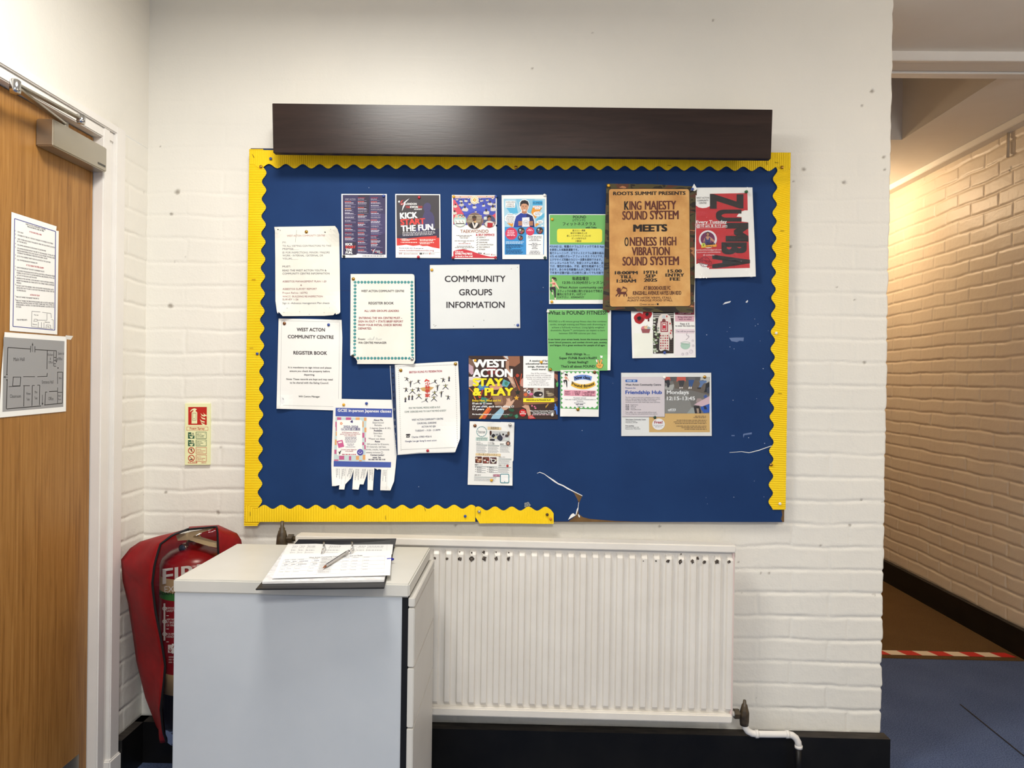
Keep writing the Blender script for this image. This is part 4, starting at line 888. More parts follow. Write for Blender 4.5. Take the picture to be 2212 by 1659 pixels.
p.poly('emblem_print', (200, 164, 104), [(560, 492), (630, 478), (700, 470), (775, 480), (740, 515), (700, 540), (640, 548), (590, 535)], 2)
RC = (204, 66, 54); p.poly('emblem_print', RC, [(622, 392), (650, 350), (712, 380), (690, 394), (662, 378), (640, 396)], 4)
for ch, y_ in (('少', 452), ('林', 506), ('拳', 562), ('家', 630)): p.t('emblem_print', ch, 634, 716, y_, 44, RC, .03, 0, 4)
p.poly('telephone_print', (52, 48, 52), [(334, 1222), (345, 1208), (398, 1206), (410, 1220), (405, 1230), (392, 1222), (398, 1262), (340, 1264), (352, 1225), (340, 1232)], 2); p.disc('telephone_print', WH, 370, 1242, 9, 3, n=10)
p.pin(258, 217, 'brass', 'brass drawing pin at top left of the kung fu notice'); p.pin(1110, 117, 'brass', 'brass drawing pin at top right of the kung fu notice'); p.pin(678, 1467, 'red', 'red pin at the bottom of the kung fu notice'); p.done()
# register book with teal dots
p = Print('notice_sheet', 'Register Book notice framed by a row of teal dots with red lettering', 'notice', 740, 570, S7, .0105, [(110, 1470, 260, .016), (1130, 1560, 200, .008)])
p.poly('sheet', M_OLDP, [(125, 158), (600, 157), (1085, 158), (1112, 170), (1120, 200), (1125, 800), (1130, 1500), (1110, 1550), (1090, 1562), (660, 1560), (225, 1560), (228, 1520), (205, 1470), (120, 1425), (122, 800)], 0)
TL_ = (58, 134, 138); dots = [(195 + i * 52, 286) for i in range(18)] + [(195 - i * .35, 338 + 53.8 * i) for i in range(21)] + [(1078 + i * .57, 338 + 54 * i) for i in range(21)] + [(238 + i * 53.3, 1470) for i in range(17)]
for x, y in dots: p.disc('dot_border', TL_, x, y, 22, 1, n=14); p.disc('dot_border', (92, 160, 158), x - 3, y - 2, 11, 2, n=10)
for s_, x0, x1, b, h, c in (('WEST ACTON COMMUNITY CENTRE', 288, 960, 438, 32, (62, 52, 64)), ('REGISTER BOOK', 405, 797, 630, 38, (56, 46, 60)), ('ALL USER GROUPS LEADERS:', 338, 880, 746, 30, (150, 64, 72)), ('ENTERING THE WA CENTRE MUST –', 255, 930, 857, 31, (150, 60, 70)), ('SIGN IN /OUT + STATE BRIEF REPORT', 245, 945, 911, 31, (150, 60, 70)), ('FROM YOUR INITIAL CHECK BEFORE', 245, 922, 967, 31, (150, 60, 70)), ('DEPARTED.', 245, 455, 1021, 31, (150, 60, 70)), ('From:', 243, 355, 1185, 29, (70, 66, 70)), ('WA CENTRE MANAGER', 243, 685, 1243, 31, (62, 56, 62))): p.t('lettering', s_, x0, x1, b, h, c, .016)
for pts in ([(388, 1185), (405, 1168), (418, 1190), (430, 1150), (440, 1190), (458, 1165), (468, 1188), (495, 1128), (482, 1185)], [(520, 1190), (525, 1150), (545, 1160), (530, 1172), (555, 1188), (570, 1165), (580, 1188), (600, 1162), (612, 1180)]): p.line('handwriting', (168, 172, 172), pts, 4, 2)
p.pin(168, 235, 'brass', 'brass drawing pin at top left of the teal dotted notice'); p.pin(160, 1432, 'black', 'black pin at torn bottom left corner of the teal dotted notice', .001); p.pin(1085, 1487, 'steel', 'steel drawing pin at bottom right of the teal dotted notice'); p.done()
# class timetable
p = Print('flyer', 'purple timetable flyer in three columns, leftmost of the top row', 'flyer', 730, 410, S9, .0015)
p.poly('sheet', M_PAPER, [(72, 85), (1015, 88), (1012, 1412), (80, 1410)], 0); p.poly('printed_panel', (60, 54, 88), [(98, 105), (990, 105), (988, 1345), (900, 1350), (700, 1340), (520, 1335), (400, 1325), (380, 1350), (250, 1352), (105, 1345)])
for pts in ([(420, 105), (660, 105), (640, 500), (430, 600)], [(690, 480), (985, 500), (985, 900), (690, 1000)], [(150, 1090), (385, 1090), (385, 1345), (150, 1345)]): p.poly('printed_panel', (52, 46, 66) if pts[0][0] != 690 else (66, 60, 100), pts, 2)
LT = (196, 192, 206); PK = (204, 96, 92)
towns = (('WEST ACTON', 145, 365, 207), ('BARKING', 145, 290, 757), ('STANMORE', 145, 325, 935), ('ACTON', 415, 540, 205), ('WHITE CITY', 415, 605, 470), ('HAMMERSMITH', 415, 662, 645), ('HANWELL', 415, 580, 852), ('EALING', 415, 540, 1030), ('UXBRIDGE', 415, 585, 1206), ('EALING', 685, 808, 207), ('NORTH EALING', 685, 930, 420), ('HOUNSLOW', 685, 885, 585), ('WEMBLEY', 685, 855, 772), ('HAYES', 685, 795, 995))
for s_, a, b_, y in towns: p.t('town_lettering', s_, a, b_, y, 26, LT, .0)
for x, rows in ((145, ((218, 1), (243, 2), (268, 3), (290, 1), (305, 1), (328, 3), (350, 1), (366, 1), (386, 2), (410, 1), (425, 3), (445, 1), (475, 3), (486, 3), (512, 1), (525, 1), (545, 1), (568, 3), (590, 1), (604, 1), (640, 3), (662, 1), (680, 1), (712, 4), (768, 1), (798, 2), (822, 3), (840, 1), (858, 1), (890, 4), (948, 1), (980, 2), (1002, 3), (1025, 3), (1045, 1), (1060, 1))), (415, ((160, 4), (220, 1), (243, 2), (268, 3), (290, 1), (306, 1), (336, 1), (366, 2), (390, 3), (412, 1), (428, 1), (488, 1), (514, 2), (540, 3), (562, 3), (584, 1), (600, 1), (666, 1), (686, 2), (712, 3), (734, 3), (756, 1), (772, 1), (804, 4), (866, 1), (890, 2), (915, 3), (938, 1), (954, 1), (985, 4), (1046, 1), (1068, 2), (1092, 3), (1116, 1), (1132, 1), (1165, 4), (1225, 1), (1248, 2), (1272, 3), (1296, 1), (1312, 1))), (685, ((160, 4), (220, 1), (246, 2), (270, 3), (292, 1), (320, 3), (345, 1), (358, 1), (372, 1), (436, 1), (458, 2), (484, 3), (505, 1), (522, 1), (538, 1), (602, 1), (625, 2), (650, 3), (675, 3), (695, 1), (712, 1), (726, 1), (790, 1), (812, 2), (838, 3), (862, 3), (882, 1), (900, 1), (915, 1), (948, 4), (1010, 1), (1033, 2), (1058, 3), (1082, 3), (1108, 2), (1132, 3), (1156, 3), (1178, 1), (1194, 1)))):
    for y, k_ in rows:
        if k_ == 2: p.rect('printed_rows', (222, 96, 84), x - 3, y - 2, x + 128, y + 9, 2)
        elif k_ == 4: p.greek('printed_rows', x, x + 150, y, 13, (160, 44, 66), y, fill=.9)
        elif k_ == 3: p.greek('printed_rows', x, x + 110 + (y * 7) % 95, y - 2, 14, (208, 204, 218), y, fill=.86, mean=1.6)
        else: p.greek('printed_rows', x, x + 170 + (y * 13) % 75, y, 7, (140, 134, 164), y, fill=.88)
p.rect('printed_rows', (226, 150, 90), 142, 384, 270, 398, 3)
for s_, a, b_, y, c in (('KICK', 155, 305, 1155, WH), ('START', 155, 370, 1213, (214, 66, 58)), ('THE', 160, 295, 1270, WH), ('FUN.', 160, 305, 1330, WH)): p.t('heading_lettering', s_, a, b_, y, 48, c, .05)
def tkd_logo(p, x, y, k_, part='logo'):
    R_ = (206, 60, 62); q = lambda pts: [(x + a * k_, y + b * k_) for a, b in pts]
    p.disc(part, WH, x + 25 * k_, y + 68 * k_, 20 * k_, 3, n=14); p.poly(part, WH, q([(240, 0), (165, 50), (110, 95), (68, 118), (80, 138), (130, 112), (195, 50)]), 3); p.poly(part, WH, q([(150, 85), (118, 130), (100, 180), (85, 255), (92, 255), (122, 190), (150, 140)]), 3)
    p.poly(part, R_, q([(52, 95), (75, 50), (125, 28), (90, 60), (78, 92), (62, 112)]), 4); p.poly(part, R_, q([(92, 100), (130, 85), (110, 120), (92, 128)]), 4); p.line(part, R_, q([(45, 110), (70, 138), (105, 128)]), 9 * k_, 4)
tkd_logo(p, 688, 1218, .42)
for s_, a, b_, y, c in (('LONDON', 765, 872, 1282, WH), ('TAE', 765, 805, 1308, (206, 60, 62)), ('KWON', 807, 876, 1308, WH), ('DO', 880, 922, 1308, (206, 60, 62)), ('ACADEMY', 848, 922, 1330, WH)): p.t('logo', s_, a, b_, y, 20 if y < 1320 else 12, c, .02)
p.greek('printed_rows', 240, 330, 1366, 8, (150, 150, 150), 3); p.greek('printed_rows', 510, 960, 1368, 13, (100, 98, 110), 4)
p.pin(950, 130, 'blue', 'blue pin at top right of the purple timetable flyer'); p.pin(127, 1380, 'black', 'black pin at bottom left of the purple timetable flyer'); p.done()
# kick start the fun
p = Print('flyer', 'dark flyer reading Kick Start The Fun with a red brush stroke', 'flyer', 730, 410, S9, .0015)
p.poly('sheet', M_PAPER, [(1190, 85), (2125, 92), (2135, 1420), (1200, 1410)], 0); p.poly('printed_panel', (66, 62, 66), [(1212, 108), (2105, 112), (2110, 1010), (1220, 1010)])
p.poly('printed_panel', (70, 66, 104), [(1780, 330), (1800, 290), (1850, 265), (1905, 280), (1935, 330), (1930, 400), (1905, 440), (1960, 480), (2000, 560), (2010, 740), (1990, 800), (1600, 960), (1560, 900), (1700, 700), (1760, 560), (1800, 450), (1770, 380)], 2); p.poly('printed_panel', (54, 52, 72), [(1500, 880), (2108, 800), (2108, 1000), (1222, 1005), (1222, 960)], 2)
p.poly('brush_stroke', (206, 60, 54), [(1220, 1005), (1380, 1018), (1600, 995), (1760, 975), (1950, 965), (2040, 955), (2060, 970), (2035, 990), (2110, 1000), (2112, 1225), (1960, 1195), (1700, 1180), (1500, 1165), (1330, 1180), (1222, 1160)], 3); p.poly('brush_stroke', WH, [(1224, 1160), (1330, 1152), (1420, 1140), (1560, 1165), (1700, 1150), (1760, 1170), (1860, 1165), (1960, 1195), (2113, 1222), (2115, 1300), (1228, 1300)], 4)
tkd_logo(p, 1245, 177, 1.0)
for s_, a, b_, y, h, c in (('LONDON', 1405, 1637, 313, 40, WH), ('TAE', 1405, 1495, 379, 44, (200, 62, 62)), ('KWON', 1498, 1662, 379, 44, WH), ('DO', 1666, 1752, 379, 44, (200, 62, 62)), ('ACADEMY', 1580, 1748, 417, 26, WH)): p.t('logo', s_, a, b_, y, h, c, .03)
p.t('heading_lettering', 'KICK', 1290, 1655, 603, 122, WH, .045, -.055, shear=-.06, lvl=4); p.t('heading_lettering', 'START', 1300, 1815, 732, 116, (216, 70, 66), .045, -.05, shear=-.06, lvl=4); p.t('heading_lettering', 'THE FUN.', 1312, 2022, 868, 122, WH, .045, -.055, shear=-.06, lvl=4)
for i, (a, b_, y) in enumerate(((1340, 2005, 888), (1338, 2030, 918), (1345, 1970, 946))): p.greek('printed_rows', a, b_, y, 14, (206, 204, 208), i, -.045, 4, .8)
for a, b_, y in ((1325, 1640, 1022), (1325, 1490, 1045), (1325, 1650, 1086), (1702, 2025, 1025), (1702, 1985, 1050), (1702, 2010, 1088), (1702, 1912, 1112)): p.greek('printed_rows', a, b_, y, 17, (246, 214, 206), y, 0, 6, .88, 2)
for x, y in ((1307, 1030), (1307, 1092), (1688, 1030), (1688, 1095)): p.disc('printed_rows', (250, 230, 220), x, y, 6, 6, n=8)
p.greek('printed_rows', 1295, 1560, 1206, 13, (140, 128, 140), 5, 0, 6); p.greek('printed_rows', 1605, 1780, 1210, 13, (140, 128, 140), 6, 0, 6); p.disc('printed_rows', (60, 50, 60), 1276, 1209, 9, 6, n=8); p.disc('printed_rows', (60, 50, 60), 1586, 1212, 9, 6, n=8)
p.t('web_lettering', 'www.londontaekwondo.org', 1268, 1992, 1275, 36, (150, 34, 58), .006, .0, 6); p.t('web_lettering', '@LondonTaekwondo', 1365, 1660, 1337, 28, (160, 108, 116), .0, 0, 6)
for x in (1282, 1318): p.ring('web_lettering', (150, 60, 76), x, 1322, 15, 5, 6, 12)
p.rect('logo', (74, 74, 76), 1695, 1310, 1750, 1340, 6); p.poly('logo', (60, 56, 64), [(1765, 1318), (1795, 1308), (1782, 1322), (1776, 1345)], 6); p.greek('logo', 1795, 1885, 1322, 7, (120, 116, 124), 2, 0, 6); p.poly('logo', (190, 70, 50), [(1893, 1318), (1930, 1306), (1915, 1322), (1908, 1350)], 6); p.greek('logo', 1930, 2015, 1324, 8, (150, 140, 150), 2, 0, 6)
p.line('sheet', (150, 150, 150), [(1215, 1398), (2115, 1408)], 2, 1); p.pin(1688, 160, 'red', 'red pin at the top of the Kick Start The Fun flyer'); p.pin(1672, 1397, 'red', 'red pin at the bottom of the Kick Start The Fun flyer'); p.done()
# taekwondo and self defence
def blob(p, part, m, x, y, rx, ry, lvl, seed, n=11, jag=.3):
    r_ = random.Random(seed); p.poly(part, m, [(x + rx * math.cos(2 * math.pi * k / n) * (1 + r_.uniform(-jag, jag)), y + ry * math.sin(2 * math.pi * k / n) * (1 + r_.uniform(-jag, jag))) for k in range(n)], lvl)
p = Print('flyer', 'taekwondo and self defence flyer with a photo of a class on blue mats', 'flyer', 960, 410, S9, .0015, [(1085, 740, 120, .004)])
p.poly('sheet', M_PAPER, [(155, 105), (620, 112), (1085, 110), (1088, 720), (1060, 740), (1086, 770), (1088, 1442), (155, 1438)], 0)
PH = 'class_photo'; p.poly(PH, (66, 78, 172), [(182, 125), (1066, 125), (1064, 715), (1000, 735), (640, 735), (184, 725)]); p.poly(PH, (222, 186, 168), [(182, 125), (1066, 125), (1066, 165), (182, 178)], 2)
p.poly(PH, (206, 80, 96), [(182, 210), (215, 205), (400, 500), (390, 530), (184, 720)], 2); p.poly(PH, (206, 80, 96), [(960, 560), (1066, 480), (1064, 715), (980, 720)], 2); p.poly(PH, (74, 88, 186), [(300, 260), (560, 300), (760, 300), (1000, 420), (900, 470), (640, 430), (420, 520)], 2)
r_ = random.Random(21)
for i, (x, y, q) in enumerate(((262, 200, 26), (350, 230, 38), (450, 220, 40), (360, 300, 52), (230, 330, 46), (430, 390, 62), (525, 285, 34), (620, 350, 48), (815, 320, 40), (890, 210, 32), (950, 280, 52), (1010, 380, 70), (1040, 290, 34), (870, 460, 66), (215, 470, 50), (770, 220, 34), (500, 165, 22), (700, 260, 26), (330, 160, 22), (880, 150, 20), (1000, 170, 24), (650, 450, 24), (560, 170, 18), (740, 165, 18))):
    blob(p, PH, (208, 202, 192) if i % 3 else (190, 184, 176), x, y + q * .3, q, q * .62, 3, i); blob(p, PH, (54, 44, 44), x - q * .05, y - q * .5, q * .34, q * .42, 4, i + 50, 8, .2)
p.disc('seal', (246, 238, 214), 625, 215, 86, 5, n=28); p.ring('seal', (150, 120, 76), 625, 215, 72, 6, 6, 24); p.ring('seal', (196, 168, 112), 625, 215, 58, 5, 6, 20); blob(p, 'seal', (206, 160, 70), 630, 212, 36, 34, 6, 3, 12, .25); blob(p, 'seal', (240, 214, 150), 632, 212, 14, 16, 7, 4, 8, .2)
for x, y, q, bg in ((325, 640, 137, (170, 206, 200)), (630, 645, 168, (112, 96, 84)), (932, 655, 135, (72, 78, 110))): p.disc(f'portrait_photo#{x}', (178, 126, 96), x, y, q, 5, n=30); p.disc(f'portrait_photo#{x}', bg, x, y, q - 6, 6, n=30)
for x, sk in ((252, (214, 178, 160)), (325, (220, 186, 168)), (392, (70, 58, 66))):
    p.poly('portrait_photo#325', (236, 230, 222), [(x - 34, 620), (x + 34, 620), (x + 40, 700), (x - 40, 700)], 7); p.disc('portrait_photo#325', (60, 44, 40) if x != 252 else (214, 190, 160), x, 548, 30, 7, n=12); p.disc('portrait_photo#325', sk if x != 392 else (196, 160, 140), x, 560, 22, 8, ry=28, n=12); p.line('portrait_photo#325', (70, 50, 50), [(x - 20, 640), (x + 5, 690)], 9, 8)
p.poly('portrait_photo#325', (230, 228, 218), [(235, 695), (415, 695), (400, 735), (325, 765), (255, 740)], 8); p.poly('portrait_photo#325', (40, 36, 36), [(238, 695), (415, 695), (412, 712), (240, 712)], 9)
for k in range(5): p.rect('portrait_photo#630', (206, 190, 160), 490 + 10 * (4 - k) - 20, 590 + 32 * k - 60, 780 - 6 * k, 602 + 32 * k - 60, 7)
p.poly('portrait_photo#630', (44, 38, 36), [(500, 730), (560, 690), (610, 670), (680, 690), (745, 730), (700, 790), (630, 810), (555, 795)], 8); p.poly('portrait_photo#630', (224, 216, 210), [(575, 680), (600, 672), (625, 760), (655, 680), (700, 690), (690, 730), (640, 800), (610, 800)], 9); p.disc('portrait_photo#630', (96, 62, 48), 622, 610, 38, 9, ry=48, n=14); p.poly('portrait_photo#630', (58, 44, 36), [(572, 600), (580, 548), (620, 530), (660, 545), (672, 598), (640, 585), (600, 585)], 10); blob(p, 'portrait_photo#630', (200, 160, 110), 640, 665, 26, 24, 10, 8)
p.poly('portrait_photo#932', (206, 202, 196), [(830, 700), (880, 650), (940, 640), (1000, 660), (1040, 720), (1000, 765), (930, 785), (860, 760)], 8); p.poly('portrait_photo#932', (170, 34, 44), [(895, 680), (1010, 690), (1000, 770), (930, 786), (890, 770)], 9); p.disc('portrait_photo#932', (150, 106, 84), 930, 600, 36, 9, ry=46, n=14); p.poly('portrait_photo#932', (36, 30, 32), [(890, 590), (900, 540), (935, 525), (968, 545), (972, 590), (940, 565)], 10); p.rect('portrait_photo#932', (200, 206, 204), 818, 560, 880, 620, 7)
p.t('heading_lettering', 'TAEKWONDO', 330, 915, 892, 64, (158, 104, 82), .012); p.t('heading_lettering', '& SELF DEFENCE', 655, 1040, 956, 44, (186, 48, 66), .03)
for s_, b_, y in (('RESPECT', 858, 1001), ('CONFIDENCE', 925, 1053), ('DISCIPLINE', 890, 1104), ('CONCENTRATION', 1012, 1152), ('SELF DEFENCE', 942, 1202), ('FITNESS', 845, 1250)):
    p.t('lettering', s_, 718, b_, y, 25, (98, 92, 94), .01, 0, 3, shear=.12); p.line('lettering', (70, 64, 66), [(665, y - 12), (676, y), (702, y - 32)], 7, 3)
for a, b_, y in ((248, 585, 942), (310, 525, 968), (332, 500, 996), (212, 620, 1055), (390, 455, 1082), (258, 575, 1166), (218, 622, 1193), (365, 470, 1222)): p.greek('lettering', a, b_, y, 12, (132, 126, 128), y)
p.greek('lettering', 295, 545, 1110, 12, (176, 110, 116), 9)
p.poly('red_wave', (198, 54, 66), [(185, 1285), (215, 1260), (290, 1242), (380, 1236), (460, 1246), (560, 1272), (660, 1308), (760, 1342), (860, 1370), (960, 1388), (1066, 1388), (1066, 1420), (185, 1412)], 2)
for s_, a, b_, y, h in (('Call us on:', 222, 390, 1298, 30), ('07857967855', 222, 580, 1348, 40), ('to book a free trial', 222, 586, 1395, 32)): p.t('phone_lettering', s_, a, b_, y, h, WH, .03, 0, 4)
p.greek('logo', 700, 790, 1300, 20, (120, 110, 120), 3, .1); p.poly('logo', (100, 40, 44), [(812, 1318), (848, 1305), (835, 1322), (830, 1348), (815, 1335)], 3); p.greek('logo', 845, 950, 1332, 10, (150, 140, 150), 3); p.poly('logo', (180, 50, 50), [(965, 1340), (1000, 1328), (985, 1345), (985, 1370)], 3); p.greek('logo', 998, 1066, 1345, 9, (150, 140, 150), 4)
p.pin(192, 145, 'yellow', 'yellow pin at top left of the taekwondo self defence flyer'); p.pin(1072, 140, 'blue', 'blue pin at top right of the taekwondo self defence flyer'); p.pin(180, 1410, 'red', 'red pin at bottom left of the taekwondo self defence flyer'); p.pin(1060, 1408, 'red', 'red pin at bottom right of the taekwondo self defence flyer'); p.done()
# tuition flyer
p = Print('flyer', 'pale blue tuition flyer with a smiling boy holding a test paper', 'flyer', 960, 410, S9, .0018, [(1190, 110, 150, .004)])
p.poly('sheet', M_PAPER, [(1188, 112), (2120, 102), (2130, 1440), (1205, 1440)], 0); PH = 'portrait_picture'
p.poly(PH, (164, 204, 222), [(1230, 185), (2090, 187), (2075, 772), (1247, 770)]); p.poly(PH, (132, 188, 214), [(1480, 187), (1880, 187), (1800, 480), (1600, 480)], 2); p.poly(PH, (88, 176, 214), [(1285, 372), (1480, 260), (1530, 480), (1380, 500)], 3); p.poly(PH, (88, 176, 214), [(1835, 320), (1780, 480), (1830, 470), (2000, 330)], 3)
p.poly(PH, (222, 148, 52), [(1830, 370), (2030, 365), (1890, 600), (1800, 470)], 4); p.poly(PH, (222, 148, 52), [(1890, 700), (1995, 690), (1890, 772)], 4); p.poly(PH, (222, 148, 52), [(1300, 690), (1430, 690), (1420, 772), (1400, 772)], 4); p.poly(PH, (92, 176, 212), [(1900, 620), (2075, 480), (2080, 560), (1930, 680)], 3)
p.rrect('speech_box', WH, 1268, 228, 1472, 370, 12, 5)
for s_, a, b_, y in (('KUMON OPENS', 1282, 1462, 272), ('A WORLD OF', 1298, 1442, 314), ('POSSIBILITIES', 1285, 1460, 356)): p.t('speech_box', s_, a, b_, y, 30, (84, 96, 108), .01, 0, 6)
p.rrect('logo', (66, 162, 210), 1832, 225, 2036, 320, 12, 5); p.t('logo', 'KUM', 1846, 1950, 290, 34, (30, 66, 110), .015, 0, 6); p.ring('logo', (30, 66, 110), 1973, 272, 20, 7, 6, 16); p.t('logo', 'N', 2000, 2028, 290, 34, (30, 66, 110), .015, 0, 6)
p.rrect('speech_box', WH, 1835, 330, 2035, 368, 14, 5); p.greek('speech_box', 1850, 2020, 343, 12, (200, 120, 110), 2, 0, 6); p.rrect('speech_box', WH, 1878, 372, 1992, 404, 14, 5); p.greek('speech_box', 1895, 1975, 384, 9, (120, 130, 140), 2, 0, 6)
for x, y, rx, ry, sd in ((1375, 595, 122, 105, 1), (1940, 500, 92, 52, 2), (1985, 665, 66, 38, 3), (2032, 746, 20, 18, 4)):
    for k in range(9): a = k * 40; p.disc(f'speech_cloud#{sd}', WH, x + rx * .68 * math.cos(math.radians(a)), y + ry * .62 * math.sin(math.radians(a)), rx * .36, 5, ry=ry * .42, n=10)
    p.disc(f'speech_cloud#{sd}', WH, x, y, rx * .8, 5, ry=ry * .8)
for i, y in enumerate((512, 545, 570, 598, 622, 648, 675)): p.greek('speech_cloud#1', 1275 + abs(3 - i) * 12, 1478 - abs(3 - i) * 14, y, 11, (112, 112, 124), y, 0, 6)
for y, a, b_ in ((462, 1890, 2010), (490, 1875, 2005), (515, 1880, 1990), (655, 1950, 2020), (672, 1955, 2020)): p.greek('speech_cloud#2' if y < 600 else 'speech_cloud#3', a, b_, y, 10, (112, 112, 124), y, 0, 6)
p.poly(PH, WH, [(1420, 772), (1440, 660), (1470, 540), (1570, 470), (1600, 440), (1555, 350), (1555, 260), (1610, 205), (1680, 195), (1745, 230), (1770, 300), (1750, 390), (1720, 440), (1730, 475), (1840, 530), (1875, 620), (1890, 772)], 6)
p.poly(PH, (40, 62, 150), [(1435, 772), (1455, 660), (1490, 550), (1590, 480), (1650, 500), (1720, 490), (1830, 545), (1862, 640), (1875, 772)], 7); p.poly(PH, (28, 40, 96), [(1720, 490), (1830, 545), (1862, 640), (1875, 772), (1790, 772), (1780, 620), (1700, 560)], 8)
p.poly(PH, (176, 122, 92), [(1612, 440), (1708, 440), (1715, 480), (1660, 500), (1605, 478)], 8); p.poly(PH, (202, 150, 118), [(1580, 320), (1590, 280), (1740, 280), (1745, 330), (1735, 395), (1705, 445), (1665, 465), (1620, 445), (1590, 395)], 9); p.poly(PH, (34, 30, 34), [(1572, 340), (1575, 270), (1605, 225), (1670, 212), (1730, 235), (1752, 290), (1748, 350), (1735, 320), (1700, 290), (1640, 285), (1600, 300), (1588, 345)], 10)
for x in (1634, 1694): p.disc(PH, (48, 36, 34), x, 352, 10, 10, ry=6, n=10); p.line(PH, (44, 34, 32), [(x - 16, 336), (x + 15, 334)], 6, 10)
p.poly(PH, (170, 116, 92), [(1660, 355), (1675, 390), (1652, 392)], 10); p.poly(PH, (246, 238, 232), [(1630, 412), (1700, 410), (1685, 430), (1648, 432)], 10); p.line(PH, (150, 84, 76), [(1628, 411), (1702, 409)], 4, 11)
p.poly(PH, (226, 228, 234), [(1615, 578), (1765, 570), (1770, 768), (1615, 770)], 9); p.ring(PH, (120, 110, 132), 1692, 680, 52, 5, 10); p.t(PH, '100', 1662, 1724, 702, 40, (120, 110, 132), 0, 0, 10)
for x, sgn in ((1575, 1), (1800, -1)):
    for k in range(4): p.poly(PH, (184, 128, 96) if k % 2 else (172, 116, 86), [(x - 42, 650 + k * 24), (x + 42, 648 + k * 24), (x + 44, 668 + k * 24), (x - 40, 672 + k * 24)], 10)
p.poly('blue_panel', (58, 142, 204), [(1250, 770), (2076, 774), (2066, 1345), (1250, 1345)], 2)
for x, y, q in ((1390, 910, 126), (1780, 862, 88)): p.disc(f'pink_badge#{x}', (206, 60, 92), x, y, q, 4, n=28)
for x, y, q in ((1595, 855, 74), (1580, 998, 54), (1980, 848, 74)):
    p.disc(f'photo_badge#{x}', (60, 56, 58), x, y, q, 4, n=20)
    for k in range(5): blob(p, f'photo_badge#{x}', [(150, 110, 84), (176, 60, 70), (92, 100, 130), (190, 186, 180), (40, 36, 38)][k], x + q * .45 * math.cos(k * 1.3), y + q * .45 * math.sin(k * 1.3), q * .32, q * .26, 5, k + int(x))
for y, a, b_ in ((845, 1315, 1445), (878, 1310, 1470), (910, 1310, 1465), (940, 1300, 1480)): p.greek('pink_badge#1390', a, b_, y, 15, (250, 214, 224), y, 0, 5)
p.greek('pink_badge#1390', 1310, 1435, 975, 11, (130, 30, 60), 3, 0, 5)
for y, a, b_ in ((815, 1745, 1815), (840, 1722, 1838), (868, 1722, 1838), (895, 1720, 1845)): p.greek('pink_badge#1780', a, b_, y, 13, (250, 214, 224), y, 0, 5)
p.poly('white_panel', WH, [(1700, 940), (1715, 925), (2045, 925), (2058, 940), (2054, 1345), (1700, 1345)], 3); p.disc('pink_badge#1780', (206, 60, 92), 1780, 862, 86, 6, n=28, a0=0, a1=180)
for y, a, b_ in ((965, 1735, 2020), (992, 1730, 2030), (1020, 1795, 1955), (1048, 1758, 2000), (1105, 1820, 1930), (1132, 1750, 2008), (1160, 1812, 1945), (1188, 1830, 1925), (1214, 1815, 1942), (1268, 1785, 1970), (1295, 1768, 1992), (1323, 1762, 1992)): p.greek('white_panel', a, b_, y, 12, (104, 108, 116), y, 0, 5)
for y, a, b_, c in ((1075, 1275, 1655, (224, 236, 246)), (1103, 1275, 1625, (224, 236, 246)), (1138, 1275, 1590, (24, 60, 104)), (1160, 1275, 1640, (24, 60, 104)), (1184, 1275, 1585, (24, 60, 104)), (1207, 1275, 1400, (24, 60, 104)), (1242, 1275, 1605, (24, 60, 104)), (1266, 1275, 1590, (24, 60, 104)), (1288, 1275, 1630, (24, 60, 104)), (1312, 1275, 1605, (24, 60, 104))): p.greek('blue_panel', a, b_, y, 12, c, y, 0, 5)
p.pin(2080, 115, 'white', 'white pin at top right of the tuition flyer'); p.pin(2088, 1412, 'dgreen', 'dark green pin at bottom right of the tuition flyer'); p.done()
# COMMMUNITY GROUPS INFORMATION
p = Print('laminated_sign', 'laminated white sign reading Commmunity Groups Information in the middle of the board', 'sign', 910, 560, S9, .0022)
p.poly('sheet', M_PAPER, [(178, 120), (900, 112), (2040, 108), (2055, 1430), (192, 1445)], 0)
for s_, a, b_, y in (('COMMMUNITY', 488, 1752, 470), ('GROUPS', 785, 1472, 748), ('INFORMATION', 522, 1732, 1010)): p.t('lettering', s_, a, b_, y, 126, (48, 36, 38), .018, -.002, 2)
for x, y in ((968, 240), (1998, 166), (1870, 200), (262, 1362), (285, 1390), (305, 1378), (1085, 1392), (1300, 1270), (1935, 1362)): p.disc('pin_hole', (120, 116, 116), x, y, 8, 2, n=8)
p.poly('laminate', M_LAM, [(160, 106), (2056, 96), (2062, 1466), (166, 1472)], 4); p.pin(220, 222, 'yellow', 'yellow pin at top left of the Commmunity Groups Information sign'); p.pin(2005, 1370, 'blue', 'blue pin at bottom right of the Commmunity Groups Information sign'); p.done()
